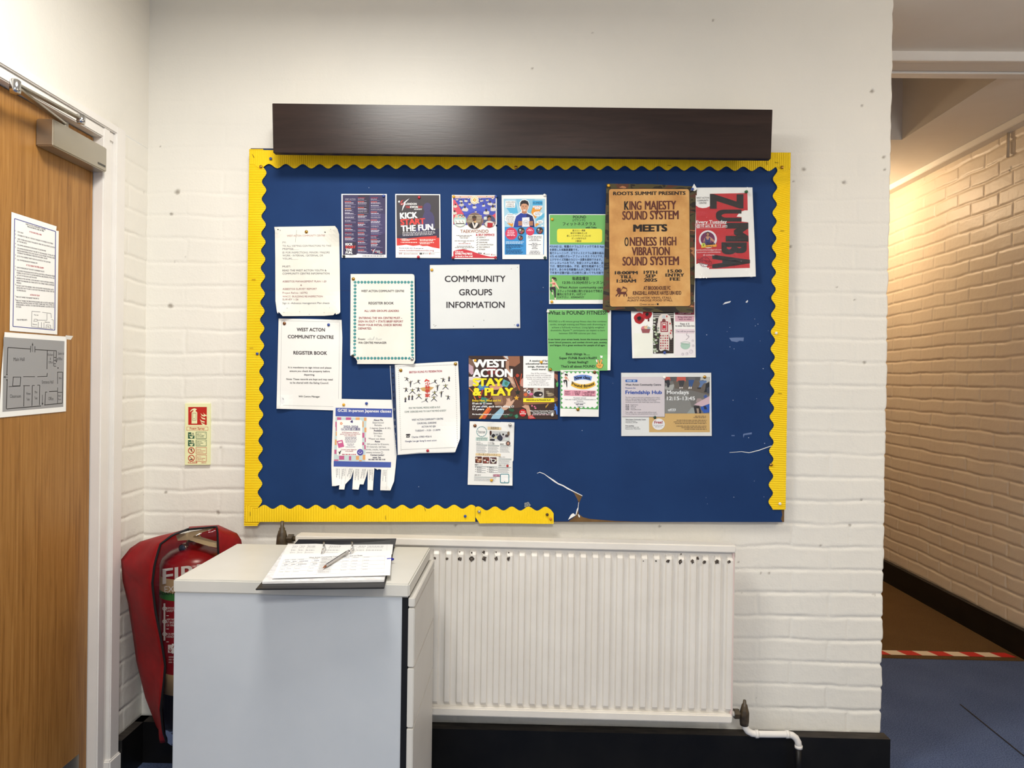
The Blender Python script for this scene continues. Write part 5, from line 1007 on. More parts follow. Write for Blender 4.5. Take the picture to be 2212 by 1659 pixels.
# west acton stay and play
p = Print('poster', 'landscape West Acton Stay and Play poster over a photo of children doing crafts', 'poster', 1000, 760, 10.05, .0015, [(130, 1450, 220, .005)])
PH = 'craft_photo'
p.poly('sheet', (62, 44, 38), [(125, 88), (2060, 95), (2060, 1462), (125, 1455)], 0)
def pp_(c, pts, l=1): p.poly(PH, c, pts, l)
pp_((96, 66, 52), [(700, 930), (1310, 700), (1310, 1200), (800, 1250)]); pp_((128, 92, 72), [(620, 960), (830, 950), (1080, 960), (1060, 1150), (700, 1170)], 2); pp_((150, 116, 90), [(640, 960), (850, 950), (870, 1120), (700, 1150)], 3)
pp_((120, 92, 78), [(126, 130), (260, 200), (240, 460), (126, 480)], 2); pp_((190, 160, 172), [(126, 260), (220, 320), (230, 480), (180, 500), (126, 430)], 3); pp_((216, 206, 206), [(128, 540), (360, 540), (420, 600), (300, 720), (128, 760)], 2); pp_((198, 176, 160), [(126, 610), (230, 620), (210, 740), (126, 720)], 3)
pp_((148, 100, 76), [(860, 95), (1230, 95), (1240, 240), (1130, 320), (1000, 300), (940, 200)], 2); pp_((206, 206, 204), [(880, 92), (970, 92), (990, 170), (930, 140)], 3); pp_((178, 136, 112), [(930, 190), (1000, 200), (1000, 360), (1090, 560), (1140, 700), (1160, 760), (1110, 790), (1060, 720), (990, 560), (930, 350)], 3); pp_((208, 176, 156), [(960, 540), (1050, 560), (1120, 700), (1060, 690)], 4)
pp_((196, 140, 124), [(1230, 640), (1308, 560), (1308, 760), (1250, 740)], 3); pp_((96, 164, 178), [(880, 595), (1028, 665), (960, 770), (838, 735)], 3); pp_((66, 132, 108), [(905, 650), (960, 640), (985, 690), (940, 735), (900, 700)], 4)
pp_((206, 92, 60), [(1108, 545), (1120, 540), (1240, 830), (1225, 835)], 3); pp_((190, 80, 52), [(1265, 470), (1285, 475), (1245, 700), (1228, 690)], 3); blob(p, PH, (184, 66, 44), 1185, 515, 42, 36, 3, 4)
for x, y, q, c in ((1190, 880, 70, (38, 44, 36)), (1162, 1000, 60, (222, 170, 54)), (1240, 1020, 40, (84, 50, 36))): p.poly(PH, c, [(x + (q if k % 2 == 0 else q * .45) * math.sin(k * math.pi / 5), y - (q if k % 2 == 0 else q * .45) * math.cos(k * math.pi / 5)) for k in range(10)], 3)
pp_((64, 116, 190), [(320, 760), (400, 700), (560, 760), (540, 800), (420, 830), (350, 840)], 2); pp_((86, 150, 170), [(340, 720), (430, 700), (440, 780), (360, 800)], 3); pp_((208, 150, 130), [(560, 740), (780, 680), (900, 740), (760, 820), (620, 830)], 2); pp_((120, 40, 40), [(500, 340), (730, 350), (800, 470), (540, 500)], 2)
p.disc(PH, (150, 92, 60), 545, 965, 78, 2); p.disc(PH, (92, 40, 26), 545, 950, 62, 3); pp_((60, 124, 110), [(400, 980), (560, 1000), (520, 1100), (380, 1110)], 2)
for a, b_, c in (((250, 740), (360, 1000), (200, 90, 50)), ((430, 820), (370, 1010), (196, 60, 48)), ((130, 780), (250, 900), (206, 130, 60)), ((240, 960), (280, 1040), (220, 120, 50))): p.line(PH, c, [a, b_], 22, 3)
pp_((222, 160, 64), [(340, 1450), (520, 1230), (560, 1240), (390, 1455)], 3); pp_((214, 90, 50), [(400, 1450), (560, 1240), (630, 1230), (480, 1455)], 3); pp_((232, 120, 60), [(440, 1330), (540, 1200), (600, 1210), (500, 1340)], 4); pp_((70, 124, 200), [(360, 1230), (470, 1130), (430, 1200)], 3)
pp_((150, 190, 210), [(606, 1456), (640, 1390), (830, 1210), (900, 1255), (880, 1330), (790, 1456)], 3); pp_((212, 172, 146), [(830, 1215), (930, 1140), (960, 1020), (1010, 1000), (1040, 1080), (1110, 1030), (1120, 1060), (1060, 1160), (940, 1260), (890, 1270)], 4); pp_((196, 152, 126), [(940, 1010), (960, 1000), (985, 1090), (960, 1100)], 5)
for x, y, q in ((1060, 1260, 60), (1040, 1370, 50), (930, 1400, 46), (1160, 1400, 52)): blob(p, PH, (40, 84, 60), x, y, q, q * .7, 4, int(x))
pp_((70, 140, 110), [(1130, 1380), (1180, 1350), (1200, 1420), (1150, 1450)], 5); pp_((202, 158, 132), [(1275, 1190), (1350, 1150), (1430, 1160), (1460, 1260), (1480, 1390), (1420, 1400), (1390, 1320), (1370, 1240)], 4); pp_((196, 44, 40), [(1410, 1400), (1500, 1370), (1580, 1450), (1420, 1456)], 5)
for k in range(3): p.line(PH, (226, 200, 190), [(1430 + k * 10, 1412 + k * 14), (1520 + k * 12, 1390 + k * 20)], 5, 6)
pp_((150, 104, 70), [(1310, 1095), (2055, 1000), (2055, 1060), (1900, 1120), (1310, 1150)], 2); pp_((116, 80, 56), [(1980, 950), (2040, 1000), (2055, 1060), (1980, 1040)], 3); pp_((66, 122, 214), [(1990, 1130), (2010, 1120), (2025, 1180), (2050, 1190), (2055, 1360), (2030, 1360), (2015, 1270), (1975, 1260), (2000, 1220), (1970, 1200), (2000, 1190)], 4); pp_((196, 152, 60), [(1790, 1190), (1850, 1120), (1860, 1140), (1800, 1220)], 4); blob(p, PH, (84, 170, 96), 2045, 710, 26, 60, 4, 9); pp_((160, 100, 80), [(1985, 470), (2058, 500), (2058, 650), (1985, 560)], 2)
for x, y in ((1500, 1170), (1555, 1190), (1575, 1225)): blob(p, PH, (222, 120, 150), x, y, 20, 16, 4, x)
for s_, a, b_, y, h, c in (('WEST', 210, 955, 332, 162, (246, 246, 244)), ('ACTON', 210, 1080, 541, 166, (246, 246, 244)), ('STAY', 212, 870, 741, 162, (246, 228, 44)), ('& PLAY', 212, 1095, 946, 162, (246, 228, 44))): p.t('heading_lettering', s_, a, b_, y, h, c, .05, 0, 8)
for s_, b_, y, c in (('Every Mon, Wed and Fri', 822, 1078, (246, 214, 44)), ('10 am to 12 noon', 632, 1140, WH), ('£4 per child, each extra sibling £1', 1105, 1205, WH), ('0-5 years', 460, 1265, WH)): p.t('lettering', s_, 203, b_, y, 42, c, .035, 0, 8)
p.t('lettering', 'No booking required', 203, 605, 1370, 32, WH, .03, 0, 8); p.t('lettering', 'just come and have fun!', 618, 1005, 1372, 28, WH, .005, 0, 8)
p.poly('white_panel', (246, 246, 244), [(1312, 90), (1982, 96), (1982, 785), (1308, 780)], 6)
for s_, a, b_, y in (('A session of fun', 1440, 1848, 213, ), ('educational activities,', 1360, 1930, 275), ('songs, rhymes and', 1408, 1880, 338), ('much more!', 1497, 1797, 398)): p.t('panel_lettering', s_, a, b_, y, 38, (48, 60, 50), .03, 0, 8)
for s_, a, b_, y in (('Stay & Play sessions -', 1478, 1840, 478), ('encourage speech and language,', 1370, 1920, 518), ('sharing, turn-taking, making new', 1368, 1922, 559), ('friends and exploring new and', 1395, 1895, 602), ('exciting activities!', 1490, 1795, 643), ('Fruit for the children and', 1440, 1850, 685), ('tea & coffee for grown-ups.', 1408, 1878, 726)): p.t('panel_lettering', s_, a, b_, y, 25, (120, 116, 116), .0, 0, 8)
for x0, x1, bg in ((1308, 1530, (120, 92, 80)), (1532, 1758, (196, 190, 180)), (1760, 1982, (84, 70, 58))): p.rect(f'toy_photo#{x0}', bg, x0, 785, x1, 1006, 6)
for i, (x, y, rx, ry, c) in enumerate(((1345, 835, 26, 30, (226, 220, 214)), (1430, 870, 40, 36, (236, 236, 240)), (1430, 870, 22, 20, (60, 70, 110)), (1360, 930, 38, 40, (214, 104, 60)), (1480, 920, 46, 28, (216, 110, 150)), (1390, 800, 20, 14, (226, 200, 190)), (1440, 980, 44, 18, (150, 60, 60)), (1500, 830, 24, 24, (84, 40, 40)), (1640, 920, 108, 66, (40, 34, 36)), (1640, 915, 92, 54, (206, 184, 160)), (1600, 905, 30, 16, (150, 110, 90)), (1680, 930, 28, 18, (236, 220, 204)), (1650, 890, 20, 12, (160, 90, 80)), (1650, 810, 30, 16, (150, 60, 50)), (1835, 865, 40, 20, (140, 130, 110)), (1900, 930, 70, 40, (150, 132, 104)), (1860, 900, 60, 10, (190, 176, 150)))): blob(p, 'toy_photo#' + str(1308 if x < 1530 else 1532 if x < 1758 else 1760), c, x, y, rx, ry, 7 + (i % 3), i, 10, .18)
p.rect('yellow_bar', (246, 228, 44), 1308, 1006, 1982, 1092, 7); p.t('yellow_bar', 'INDOOR & OUTDOOR PLAY', 1378, 1910, 1064, 35, (70, 66, 30), .03, 0, 9)
p.disc('red_badge', (206, 38, 42), 1300, 1325, 78, 7, n=28); p.t('red_badge', 'free', 1265, 1340, 1315, 28, WH, .03, 0, 9); p.t('red_badge', 'parking', 1238, 1365, 1352, 28, WH, .03, 0, 9)
p.t('address_lettering', 'West Acton Community Centre', 1448, 1978, 1297, 30, WH, .025, 0, 8); p.t('address_lettering', 'Churchill Gardens, W3 0JN', 1515, 1978, 1342, 30, WH, .025, 0, 8); p.greek('address_lettering', 1500, 1900, 1356, 18, (222, 190, 196), 4, 0, 8)
p.pin(268, 190, 'yellow', 'yellow pin over the W of West on the Stay and Play poster'); p.pin(1700, 224, 'yellow', 'yellow pin in the white panel of the Stay and Play poster'); p.pin(1940, 1370, 'white', 'white pin at bottom right of the Stay and Play poster'); p.done()
# express yourself
p = Print('flyer', 'Japanese language and baking lessons flyer below the Stay and Play poster', 'flyer', 1000, 900, 10.367, .0025, [(1140, 150, 240, .008), (600, 120, 260, .006), (1100, 1540, 200, .006)])
p.poly('sheet', M_PAPER, [(150, 102), (500, 112), (850, 122), (852, 118), (1152, 128), (1130, 980), (1112, 1010), (1110, 1300), (1108, 1545), (600, 1536), (105, 1525)], 0)
TE = (74, 140, 146); p.ring('logo', TE, 420, 335, 118, 10, 2); p.t('logo', 'Express', 338, 498, 345, 34, (96, 104, 110), .0, .03); p.t('logo', 'Yourself', 342, 498, 375, 30, (96, 104, 110), .0, -.02)
for k in range(12): a = k * math.pi / 6; p.line('logo', TE, [(420 + 95 * math.cos(a), 335 + 95 * math.sin(a)), (420 + 106 * math.cos(a + .1), 335 + 106 * math.sin(a + .1))], 6, 3)
TN = (226, 202, 158)
p.poly('tan_banner', TN, [(555, 226), (860, 240), (858, 300), (552, 292)], 2); p.t('tan_banner', '英語教室', 620, 808, 280, 44, (92, 80, 62), 0, .015); p.poly('tan_banner#2', TN, [(285, 818), (848, 834), (842, 890), (280, 872)], 2); p.t('tan_banner#2', 'ベーキングレッスン', 345, 765, 864, 40, (80, 70, 56), .0, .025)
p.poly('classroom_photo', (196, 198, 196), [(596, 318), (1052, 332), (1048, 552), (592, 545)], 2)
for i, (x, y, rx, ry, c) in enumerate(((620, 370, 22, 60, (70, 44, 36)), (1020, 380, 30, 50, (120, 100, 80)), (680, 430, 40, 40, (36, 34, 40)), (765, 405, 34, 24, (120, 124, 126)), (740, 468, 44, 26, (206, 202, 160)), (830, 470, 60, 70, (52, 54, 70)), (910, 460, 40, 34, (190, 186, 190)), (900, 400, 24, 24, (44, 38, 40)), (985, 430, 44, 34, (70, 60, 62)), (660, 520, 70, 26, (48, 48, 54)), (980, 500, 64, 20, (206, 218, 212)), (620, 470, 28, 24, (190, 180, 160)), (735, 525, 20, 20, (226, 226, 226)), (826, 400, 8, 50, (34, 32, 34)))): blob(p, 'classroom_photo', c, x, y, rx, ry, 3 + i % 3, i, 9, .2)
p.poly('panel', (206, 226, 216), [(290, 462), (558, 462), (565, 540), (284, 535)], 2)
for y in (470, 490, 518): p.greek('panel', 305, 548, y, 11, (110, 130, 130), y)
p.disc('portrait_photo', (200, 190, 186), 1010, 600, 58, 4); p.disc('portrait_photo', (60, 36, 34), 1012, 600, 44, 5, ry=50); p.disc('portrait_photo', (196, 150, 130), 1012, 600, 24, 6, ry=32)
HD = (62, 62, 66)
for s_, a, b_, y in (('レッスン', 300, 398, 585), ('スケジュール', 300, 442, 616), ('レッスン代／', 562, 705, 590), ('レッスン場所', 562, 708, 622), ('講師紹介', 832, 926, 628), ('平日レッスン', 800, 945, 918), ('土曜日レッスン', 795, 958, 1106), ('開催中レッスン', 268, 440, 1090), ('お問い合わせ', 258, 402, 1320)): p.t('lettering', s_, a, b_, y, 22, HD, .012)
for a, b_, y in ((298, 548, 630), (560, 816, 640), (830, 1078, 648), (795, 1086, 945), (790, 1080, 1132), (268, 768, 1115), (250, 750, 1350)): p.line('ruled_line', (130, 146, 146), [(a, y), (b_, y + (b_ - a) * .025)], 11, 2)
for a, b_, y0, n_ in ((300, 545, 652, 7), (562, 812, 658, 7), (832, 1060, 668, 6), (797, 1078, 965, 5), (785, 1055, 1148, 5), (250, 740, 1378, 3)):
    for k in range(n_): p.greek('small_lettering', a, b_ - (k * 37) % 60, y0 + k * 23.5, 8, (158, 160, 164), k + a, .02)
for a in (312, 580):
    for k in range(3):
        p.disc('small_lettering', (90, 90, 94), a - 28, 1132 + k * 47, 8, 3, n=8); p.greek('small_lettering', a, a + 110, 1130 + k * 47, 11, (110, 112, 116), k, .02); p.greek('small_lettering', a, a + 200, 1150 + k * 47, 9, (140, 142, 146), k + 5, .02)
for i, (x0, x1, y0) in enumerate(((275, 425, 893), (440, 590, 903), (604, 755, 910))):
    p.rrect(f'baking_photo#{i}', ((84, 40, 30), (120, 74, 58), (92, 60, 62))[i], x0, y0, x1, y0 + 146, 16, 2)
    for k in range(6): blob(p, f'baking_photo#{i}', [[(214, 190, 168), (150, 84, 60), (196, 160, 130)], [(70, 34, 30), (222, 214, 204), (150, 60, 56)], [(226, 220, 216), (44, 28, 26), (200, 190, 150)]][i][k % 3], x0 + 30 + 20 * k, y0 + 40 + (k * 37) % 80, 26, 20, 3 + k % 3, k + i * 9)
p.disc('baking_photo#2', (226, 224, 222), 682, 988, 56, 7, ry=40); p.disc('baking_photo#2', (50, 32, 28), 680, 985, 36, 8, ry=24)
p.disc('red_badge', (178, 54, 52), 997, 1103, 28, 4); p.poly('red_tag', (150, 44, 84), [(676, 1294), (852, 1298), (850, 1345), (674, 1338)], 4); p.greek('red_tag', 715, 838, 1312, 15, (236, 206, 216), 4, .02, 5); p.disc('red_tag', WH, 694, 1316, 10, 5, n=10)
p.rrect('teal_frame', (84, 146, 156), 832, 1280, 1036, 1490, 32, 4); p.rrect('teal_frame', (242, 243, 241), 850, 1298, 1018, 1472, 18, 5)
p.pin(268, 203, 'bronze', 'bronze drawing pin at top left of the baking lessons flyer'); p.pin(1055, 188, 'steel', 'steel drawing pin at top right of the baking lessons flyer'); p.pin(640, 1425, 'yellow', 'yellow pin near the bottom of the baking lessons flyer'); p.done()
# GCSE Japanese with tear-off strips
p = Print('flyer', 'GCSE in-person Japanese classes flyer with tear-off strips along the bottom', 'flyer', 700, 850, 7.541, .0038, [(160, 1500, 330, .014), (1100, 1580, 420, .022), (300, 1560, 200, .008), (520, 1560, 200, .01), (750, 1570, 220, .009)])
p.poly('sheet', M_PAPER, [(155, 85), (620, 95), (1100, 102), (1182, 1000), (1165, 1200), (1140, 1430), (1080, 1580), (915, 1576), (922, 1400), (932, 1240), (895, 1232), (870, 1242), (820, 1215), (805, 1400), (795, 1575), (707, 1572), (712, 1225), (690, 1340), (642, 1482), (582, 1478), (562, 1566), (460, 1562), (470, 1400), (484, 1235), (440, 1380), (345, 1480), (330, 1564), (243, 1562), (250, 1492), (180, 1508), (130, 1508), (122, 1320), (118, 1150)], 0)
BLb = (72, 92, 168)
p.poly('blue_banner', BLb, [(188, 232), (1110, 250), (1108, 390), (185, 370)], 2); p.t('blue_banner', 'GCSE in-person Japanese classes', 222, 1090, 296, 46, WH, .022, .018); p.poly('blue_band', BLb, [(158, 1100), (1092, 1118), (1088, 1206), (155, 1190)], 2)
CK = ((196, 98, 142), (190, 214, 214), (226, 168, 110), (190, 212, 216))
p.poly('check_card', (198, 216, 216), [(186, 385), (692, 393), (670, 1104), (160, 1095)], 1)
for i, (x0, y0, x1, y1) in enumerate(((212, 387, 280, 430), (355, 389, 442, 432), (515, 391, 580, 432), (650, 393, 692, 445), (184, 460, 215, 545), (192, 545, 218, 610), (625, 455, 645, 550), (658, 555, 690, 630), (620, 640, 658, 720), (662, 720, 680, 790), (612, 795, 655, 842), (655, 840, 678, 910), (176, 750, 205, 840), (168, 915, 202, 985), (162, 1075, 235, 1096), (245, 1015, 328, 1078), (405, 1020, 442, 1088), (520, 1018, 570, 1080), (630, 1000, 672, 1080), (190, 620, 210, 690), (570, 1085, 615, 1103))): p.rect('check_card', CK[(0, 0, 2, 2, 0, 0, 2, 2, 0, 0, 0, 0, 2, 0, 0, 0, 0, 2, 2, 2, 2)[i]], x0, y0, x1, y1, 2)
p.rrect('check_card', (246, 246, 242), 208, 432, 622, 1010, 26, 3)
IN = (74, 66, 124)
p.t('card_lettering', '2025-2026', 315, 557, 555, 33, IN, .02, .003, 5); p.t('card_lettering', 'GCSE対面式講座', 278, 590, 600, 36, IN, .014, .003, 5)
for s_, a, b_, y in (('GCSE Japanese classes in', 290, 565, 643), ('person for boys and girls from', 262, 590, 669), ('14 to 18 years old', 330, 522, 695), ('Contact Junko Fights for', 278, 532, 922), ('more details!', 345, 475, 948)): p.t('card_lettering', s_, a, b_, y, 18, (168, 60, 80), .014, .004, 5)
for a, b_, y in ((342, 530, 708), (345, 530, 727), (340, 535, 747), (345, 530, 768), (348, 515, 788), (372, 495, 818), (385, 480, 840), (350, 510, 865)): p.greek('card_lettering', a, b_, y, 9, (140, 132, 152), y, .003, 5)
p.greek('card_lettering', 292, 525, 986, 13, (178, 84, 104), 3, .003, 5)
p.poly('card_picture', (206, 98, 148), [(206, 775), (300, 755), (328, 865), (236, 888)], 5); p.poly('card_picture', WH, [(228, 790), (285, 778), (292, 802), (236, 814)], 6); p.poly('card_picture', (36, 32, 40), [(228, 945), (250, 955), (262, 935), (284, 928), (266, 960), (268, 975), (240, 998), (246, 972)], 5)
p.disc('card_picture', (84, 78, 166), 588, 957, 52, 5); p.line('card_picture', WH, [(560, 955), (572, 972), (590, 978), (608, 968), (618, 952)], 7, 6); p.disc('card_picture', WH, 575, 938, 5, 6, n=8); p.disc('card_picture', WH, 600, 936, 5, 6, n=8); p.poly('card_picture', IN, [(425, 460), (455, 448), (460, 430), (470, 455), (466, 480), (440, 472)], 5)
for k in range(5): a = k * 72; p.disc('card_picture', (232, 150, 100), 280 + 15 * math.cos(math.radians(a)), 488 + 15 * math.sin(math.radians(a)), 9, 5, n=8)
GR = (96, 94, 104)
for s_, a, b_, y, bo in (('About Me', 808, 958, 445, .025), ('Experienced', 793, 970, 487, 0), ('Reliable', 823, 940, 529, 0), ('3 degrees (Japan & UK)', 745, 1083, 576, 0), ('Available', 808, 945, 617, .025), ('Saturdays', 805, 950, 661, 0), ('3〜5pm', 818, 935, 704, 0), ('*Please see dates', 722, 990, 750, 0), ('Rates', 830, 912, 794, .025), ('200 pounds for 8 lessons,', 695, 1060, 837, 0), ('All materials, hall fees,', 688, 1012, 880, 0), ('drinks, snacks, homemade', 680, 1062, 924, 0), ('sweets inclusive', 683, 912, 972, 0), ('Contact Junko!', 755, 977, 1014, .025)): p.t('lettering', s_, a, b_, y, 27, GR if not bo else (66, 58, 84), bo, .004)
p.ring('lettering', GR, 942, 962, 18, 4, 3, 16); p.greek('lettering', 792, 933, 1036, 18, (120, 118, 126), 3); p.greek('lettering', 722, 1002, 1066, 18, (120, 118, 126), 4)
for x, y0, y1, sk in ((195, 1222, 1375, .06), (212, 1222, 1330, .06), (240, 1222, 1385, .06), (296, 1228, 1400, -.06), (316, 1224, 1345, -.1), (342, 1224, 1350, -.1), (412, 1222, 1360, -.25), (432, 1222, 1310, -.25), (455, 1222, 1370, -.25), (516, 1235, 1410, -.07), (536, 1230, 1350, -.05), (562, 1230, 1410, -.06), (628, 1230, 1380, -.2), (650, 1232, 1330, -.2), (672, 1230, 1380, -.22), (735, 1238, 1410, .02), (758, 1238, 1330, 0), (782, 1240, 1420, 0), (962, 1245, 1425, -.05), (985, 1245, 1345, -.05), (1008, 1245, 1435, -.05)): p.vgreek('strip_lettering', x, y0, y1, 6, (104, 102, 112), sk, 3)
for (a, b_), (c_, d_) in (((276, 1210), (282, 1480)), ((375, 1208), (330, 1500)), ((1035, 1220), (1015, 1560))): p.line('strip_edge', (196, 196, 196), [(a, b_), (c_, d_)], 4, 2)
p.pin(322, 183, 'yellow', 'yellow pin at top left of the Japanese classes tear-off flyer'); p.pin(693, 162, 'blue', 'blue pin at the top of the Japanese classes tear-off flyer'); p.done()
# POUND fitness class in Japanese
SG8 = 7.54; GRN = (112, 178, 100)
p = Print('flyer', 'green Japanese fitness class flyer with a yellow box and pale blue band', 'flyer', 1170, 450, SG8, .0018)
p.poly('sheet', M_PAPER, [(120, 95), (1060, 97), (1050, 1555), (120, 1558)], 0); p.poly('green_panel', GRN, [(132, 106), (1060, 108), (1052, 1490), (132, 1490)], 1); p.poly('blue_band', (146, 178, 220), [(130, 590), (1060, 592), (1056, 1090), (130, 1088)], 2); p.rrect('yellow_box', (232, 222, 76), 250, 333, 986, 558, 40, 2)
BK = (38, 48, 40)
for s_, a, b_, y, h, bo in (('POUND', 512, 725, 162, 42, .02), ('(パウンド)', 502, 710, 209, 34, .01), ('フィットネスクラス', 342, 880, 276, 44, .012), ('with Yoko', 716, 896, 324, 27, .03)): p.t('heading_lettering', s_, a, b_, y, h, BK, bo)
for s_, a, b_, y in (('高カロリー燃焼', 502, 710, 375), ('体を引き締めたい方', 470, 740, 418), ('楽しくエクササイズしたい方', 410, 800, 461), ('ダンスが好きな方', 487, 725, 503), ('大歓迎!', 547, 648, 546)): p.t('yellow_box', s_, a, b_, y, 24, (60, 58, 34), .012)
for i, (s_, b_) in enumerate((('POUND は、軽量のドラムスティックである Rips', 1015), ('を使用した有酸素運動です。', 600), ('筋力トレーニング、ピラティスとドラム演奏を組み', 1012), ('せた 45 分間のグループ フィットネス クラスです。', 1000), ('エクササイズ同様のカロリー消費を期待できます。', 980), ('ストレスレベルを下げ、免疫システムを高め、血', 1008), ('下げ、慢性的な痛み、不安、疲労を軽減すること', 1004), ('きます。あらゆる年齢層の人がご参加できます。', 970), ('下半身や足腰が弱い方は椅子に座ってでも可能で', 1004))): p.t('band_lettering', s_, 131, b_, 638 + i * 53.6, 31, (36, 46, 66), .012, 0, 4)
for s_, a, b_, y, h in (('毎週金曜日', 497, 760, 1166, 44), ('12:30-13:30(45分レッスン', 340, 1000, 1228, 38), ('West Acton community cen', 280, 996, 1304, 36), ('スティックの本数に限りがあるので予約さ', 255, 985, 1366, 32), ('優先になります。10ポンド', 250, 720, 1416, 32), ('ＤＭ下さい　07590547377', 255, 692, 1463, 28)): p.t('lettering', s_, a, b_, y, h, BK, .014)
def runner(p, x, y, k_, part='exerciser_picture', l=3):
    q = lambda pts: [(x + a * k_, y + b * k_) for a, b in pts]
    p.poly(part, (226, 190, 160), q([(35, 30), (70, 30), (72, 75), (95, 85), (110, 110), (150, 185), (145, 205), (85, 130), (80, 160), (35, 165), (45, 110), (10, 110), (0, 95), (35, 85), (45, 70), (32, 50)]), l); p.poly(part, (52, 40, 34), q([(30, 28), (45, 2), (80, 8), (105, 15), (112, 60), (98, 70), (92, 35), (75, 40), (66, 58), (56, 30)]), l + 1)
    p.poly(part, (206, 104, 104), q([(45, 92), (60, 100), (85, 92), (92, 125), (85, 130), (48, 125)]), l + 1); p.poly(part, (48, 46, 50), q([(0, 170), (40, 162), (85, 160), (98, 185), (100, 250), (98, 340), (78, 342), (70, 260), (62, 210), (28, 205), (44, 245), (32, 258), (0, 205)]), l + 1); p.poly(part, (230, 204, 190), q([(78, 340), (98, 338), (102, 372), (84, 375)]), l + 1); p.poly(part, (230, 204, 190), q([(30, 255), (46, 245), (56, 290), (48, 298)]), l + 1)
runner(p, 132, 1116, 1.0)
p.pin(172, 180, 'yellow', 'yellow pin at top left of the green Japanese fitness flyer'); p.pin(165, 1524, 'yellow', 'yellow pin at bottom left of the green Japanese fitness flyer'); p.done()
# What is POUND FITNESS?
S6 = 6.637
p = Print('flyer', 'green fitness class flyer in English with a peace sign hand', 'flyer', 1170, 660, S6, .0056, [(990, 930, 260, .014), (990, 60, 160, .004)])
p.poly('sheet', M_PAPER, [(80, 52), (540, 50), (995, 48), (993, 500), (985, 928), (540, 940), (90, 940)], 0); p.poly('green_panel', (114, 182, 104), [(88, 60), (950, 58), (948, 500), (945, 932), (540, 938), (92, 936)], 1)
p.t('heading_lettering', 'What is POUND FITNESS?', 95, 930, 130, 54, BK, .018)
for s_, a, b_, y, bo, h in (('POUND is a 45 minute group fitness class that combines', 105, 932, 239, 0, 24), ('cardio, strength training and Pilates with drumming to', 120, 918, 282, 0, 24), ('achieve a full-body workout. Using lightly weighted', 145, 895, 325, 0, 24), ('drumsticks, Ripstix™, participants can expect to burn', 128, 908, 367, 0, 24), ('between 500-900 calories per class.', 250, 788, 410, 0, 24), ('It can lower your stress levels, boost the immune system,', 95, 945, 496, .02, 24), ('lower blood pressure, and combat chronic pain, anxiety,', 100, 940, 539, .02, 24), ("and fatigue. It's a great workout for people of all ages.", 120, 915, 581, .02, 24), ('Best things is.....', 348, 692, 710, .022, 33), ("Super FUN& Rock'n'Roll!!!", 252, 790, 768, .022, 33), ('Great feeling!!', 372, 668, 827, .022, 33), ("That's all about POUND", 275, 765, 888, .022, 33)): p.t('lettering', s_, a, b_, y, h, (44, 74, 48) if not bo else (36, 52, 40), bo)
for c, g in (((60, 44, 24), 5), ((228, 172, 84), 0)):
    for pts in ([(800 - g, 782), (815, 775 - g), (830 + g, 850), (808, 855)], [(850, 768 - g), (870 + g, 776), (848 + g, 850), (826 - g, 846)], [(782 - g, 850), (800, 838 - g), (845, 840), (868, 832 - g), (882 + g, 850), (866 + g, 890), (840, 904 + g), (802 - g, 894), (784 - g, 872)]): p.poly('hand_sign', c, pts, 3 if g else 4)
p.line('hand_sign', (110, 72, 30), [(806, 862), (830, 852), (842, 862), (826, 880)], 5, 5); p.line('hand_sign', (110, 72, 30), [(846, 842), (852, 868)], 4, 5)
p.pin(92, 86, 'white', 'white pin at top left of the green fitness flyer with the peace sign hand'); p.pin(955, 80, 'dred', 'dark red pin at top right of the green fitness flyer with the peace sign hand'); p.pin(125, 918, 'brass', 'brass drawing pin at bottom left of the green fitness flyer with the peace sign hand'); p.done()
# New class
p = Print('flyer', 'small New class fitness leaflet with a green scalloped frame', 'flyer', 1170, 660, S6, .0080, [(270, 1590, 160, .004)])
p.poly('sheet', M_PAPER, [(270, 925), (550, 920), (828, 922), (822, 1250), (818, 1595), (550, 1592), (265, 1590)], 0); p.poly('green_frame', (88, 168, 92), [(272, 942), (826, 942), (820, 1250), (812, 1490), (540, 1482), (270, 1475)], 1); p.poly('green_frame', (244, 244, 242), [(302, 972), (796, 972), (790, 1250), (784, 1456), (540, 1452), (300, 1446)], 2)
for k in range(8):
    for x, y in ((330 + k * 62, 972), (322 + k * 62, 1450)): p.disc('green_frame', (244, 244, 242), x, y, 22, 2, n=12)
for k in range(8):
    for x, y in ((301, 1004 + k * 60), (790 - k * .8, 1004 + k * 60)): p.disc('green_frame', (244, 244, 242), x, y, 22, 2, n=12)
arcb = lambda px, py: (px, py - 26 + ((px - 590) / 135) ** 2 * 26)
arcy = lambda px, py: (px, py + 24 - ((px - 595) / 180) ** 2 * 56)
p.poly('blue_banner', (112, 148, 216), [arcb(x, 1018) for x in np.linspace(458, 724, 14)] + [arcb(x, 1086) for x in np.linspace(708, 470, 14)], 3); p.t('blue_banner', 'New class', 472, 698, 1074, 46, (30, 34, 52), .035, 0, 5, warp=arcb)
p.poly('yellow_banner', (238, 190, 70), [arcy(x, 1106) for x in np.linspace(438, 756, 16)] + [arcy(x, 1176) for x in np.linspace(776, 418, 16)], 3); p.t('yellow_banner', 'Pound fitness', 432, 752, 1152, 44, (48, 38, 20), .035, 0, 5, warp=arcy)
p.poly('pink_box', (226, 158, 176), [(322, 1210), (778, 1220), (775, 1303), (320, 1294)], 3)
for s_, a, b_, y in (('EVERY', 335, 410, 1246), ('FRIDAY', 335, 415, 1276), ('12:30-1:30', 468, 557, 1242), ('CLASS IS', 472, 550, 1264), ('45 MIN', 478, 540, 1284), ('WEST ACTON', 655, 762, 1244), ('COMMUNITY CENTRE', 592, 756, 1262)): p.t('pink_box', s_, a, b_, y, 17, (98, 50, 66), .02, .01, 5)
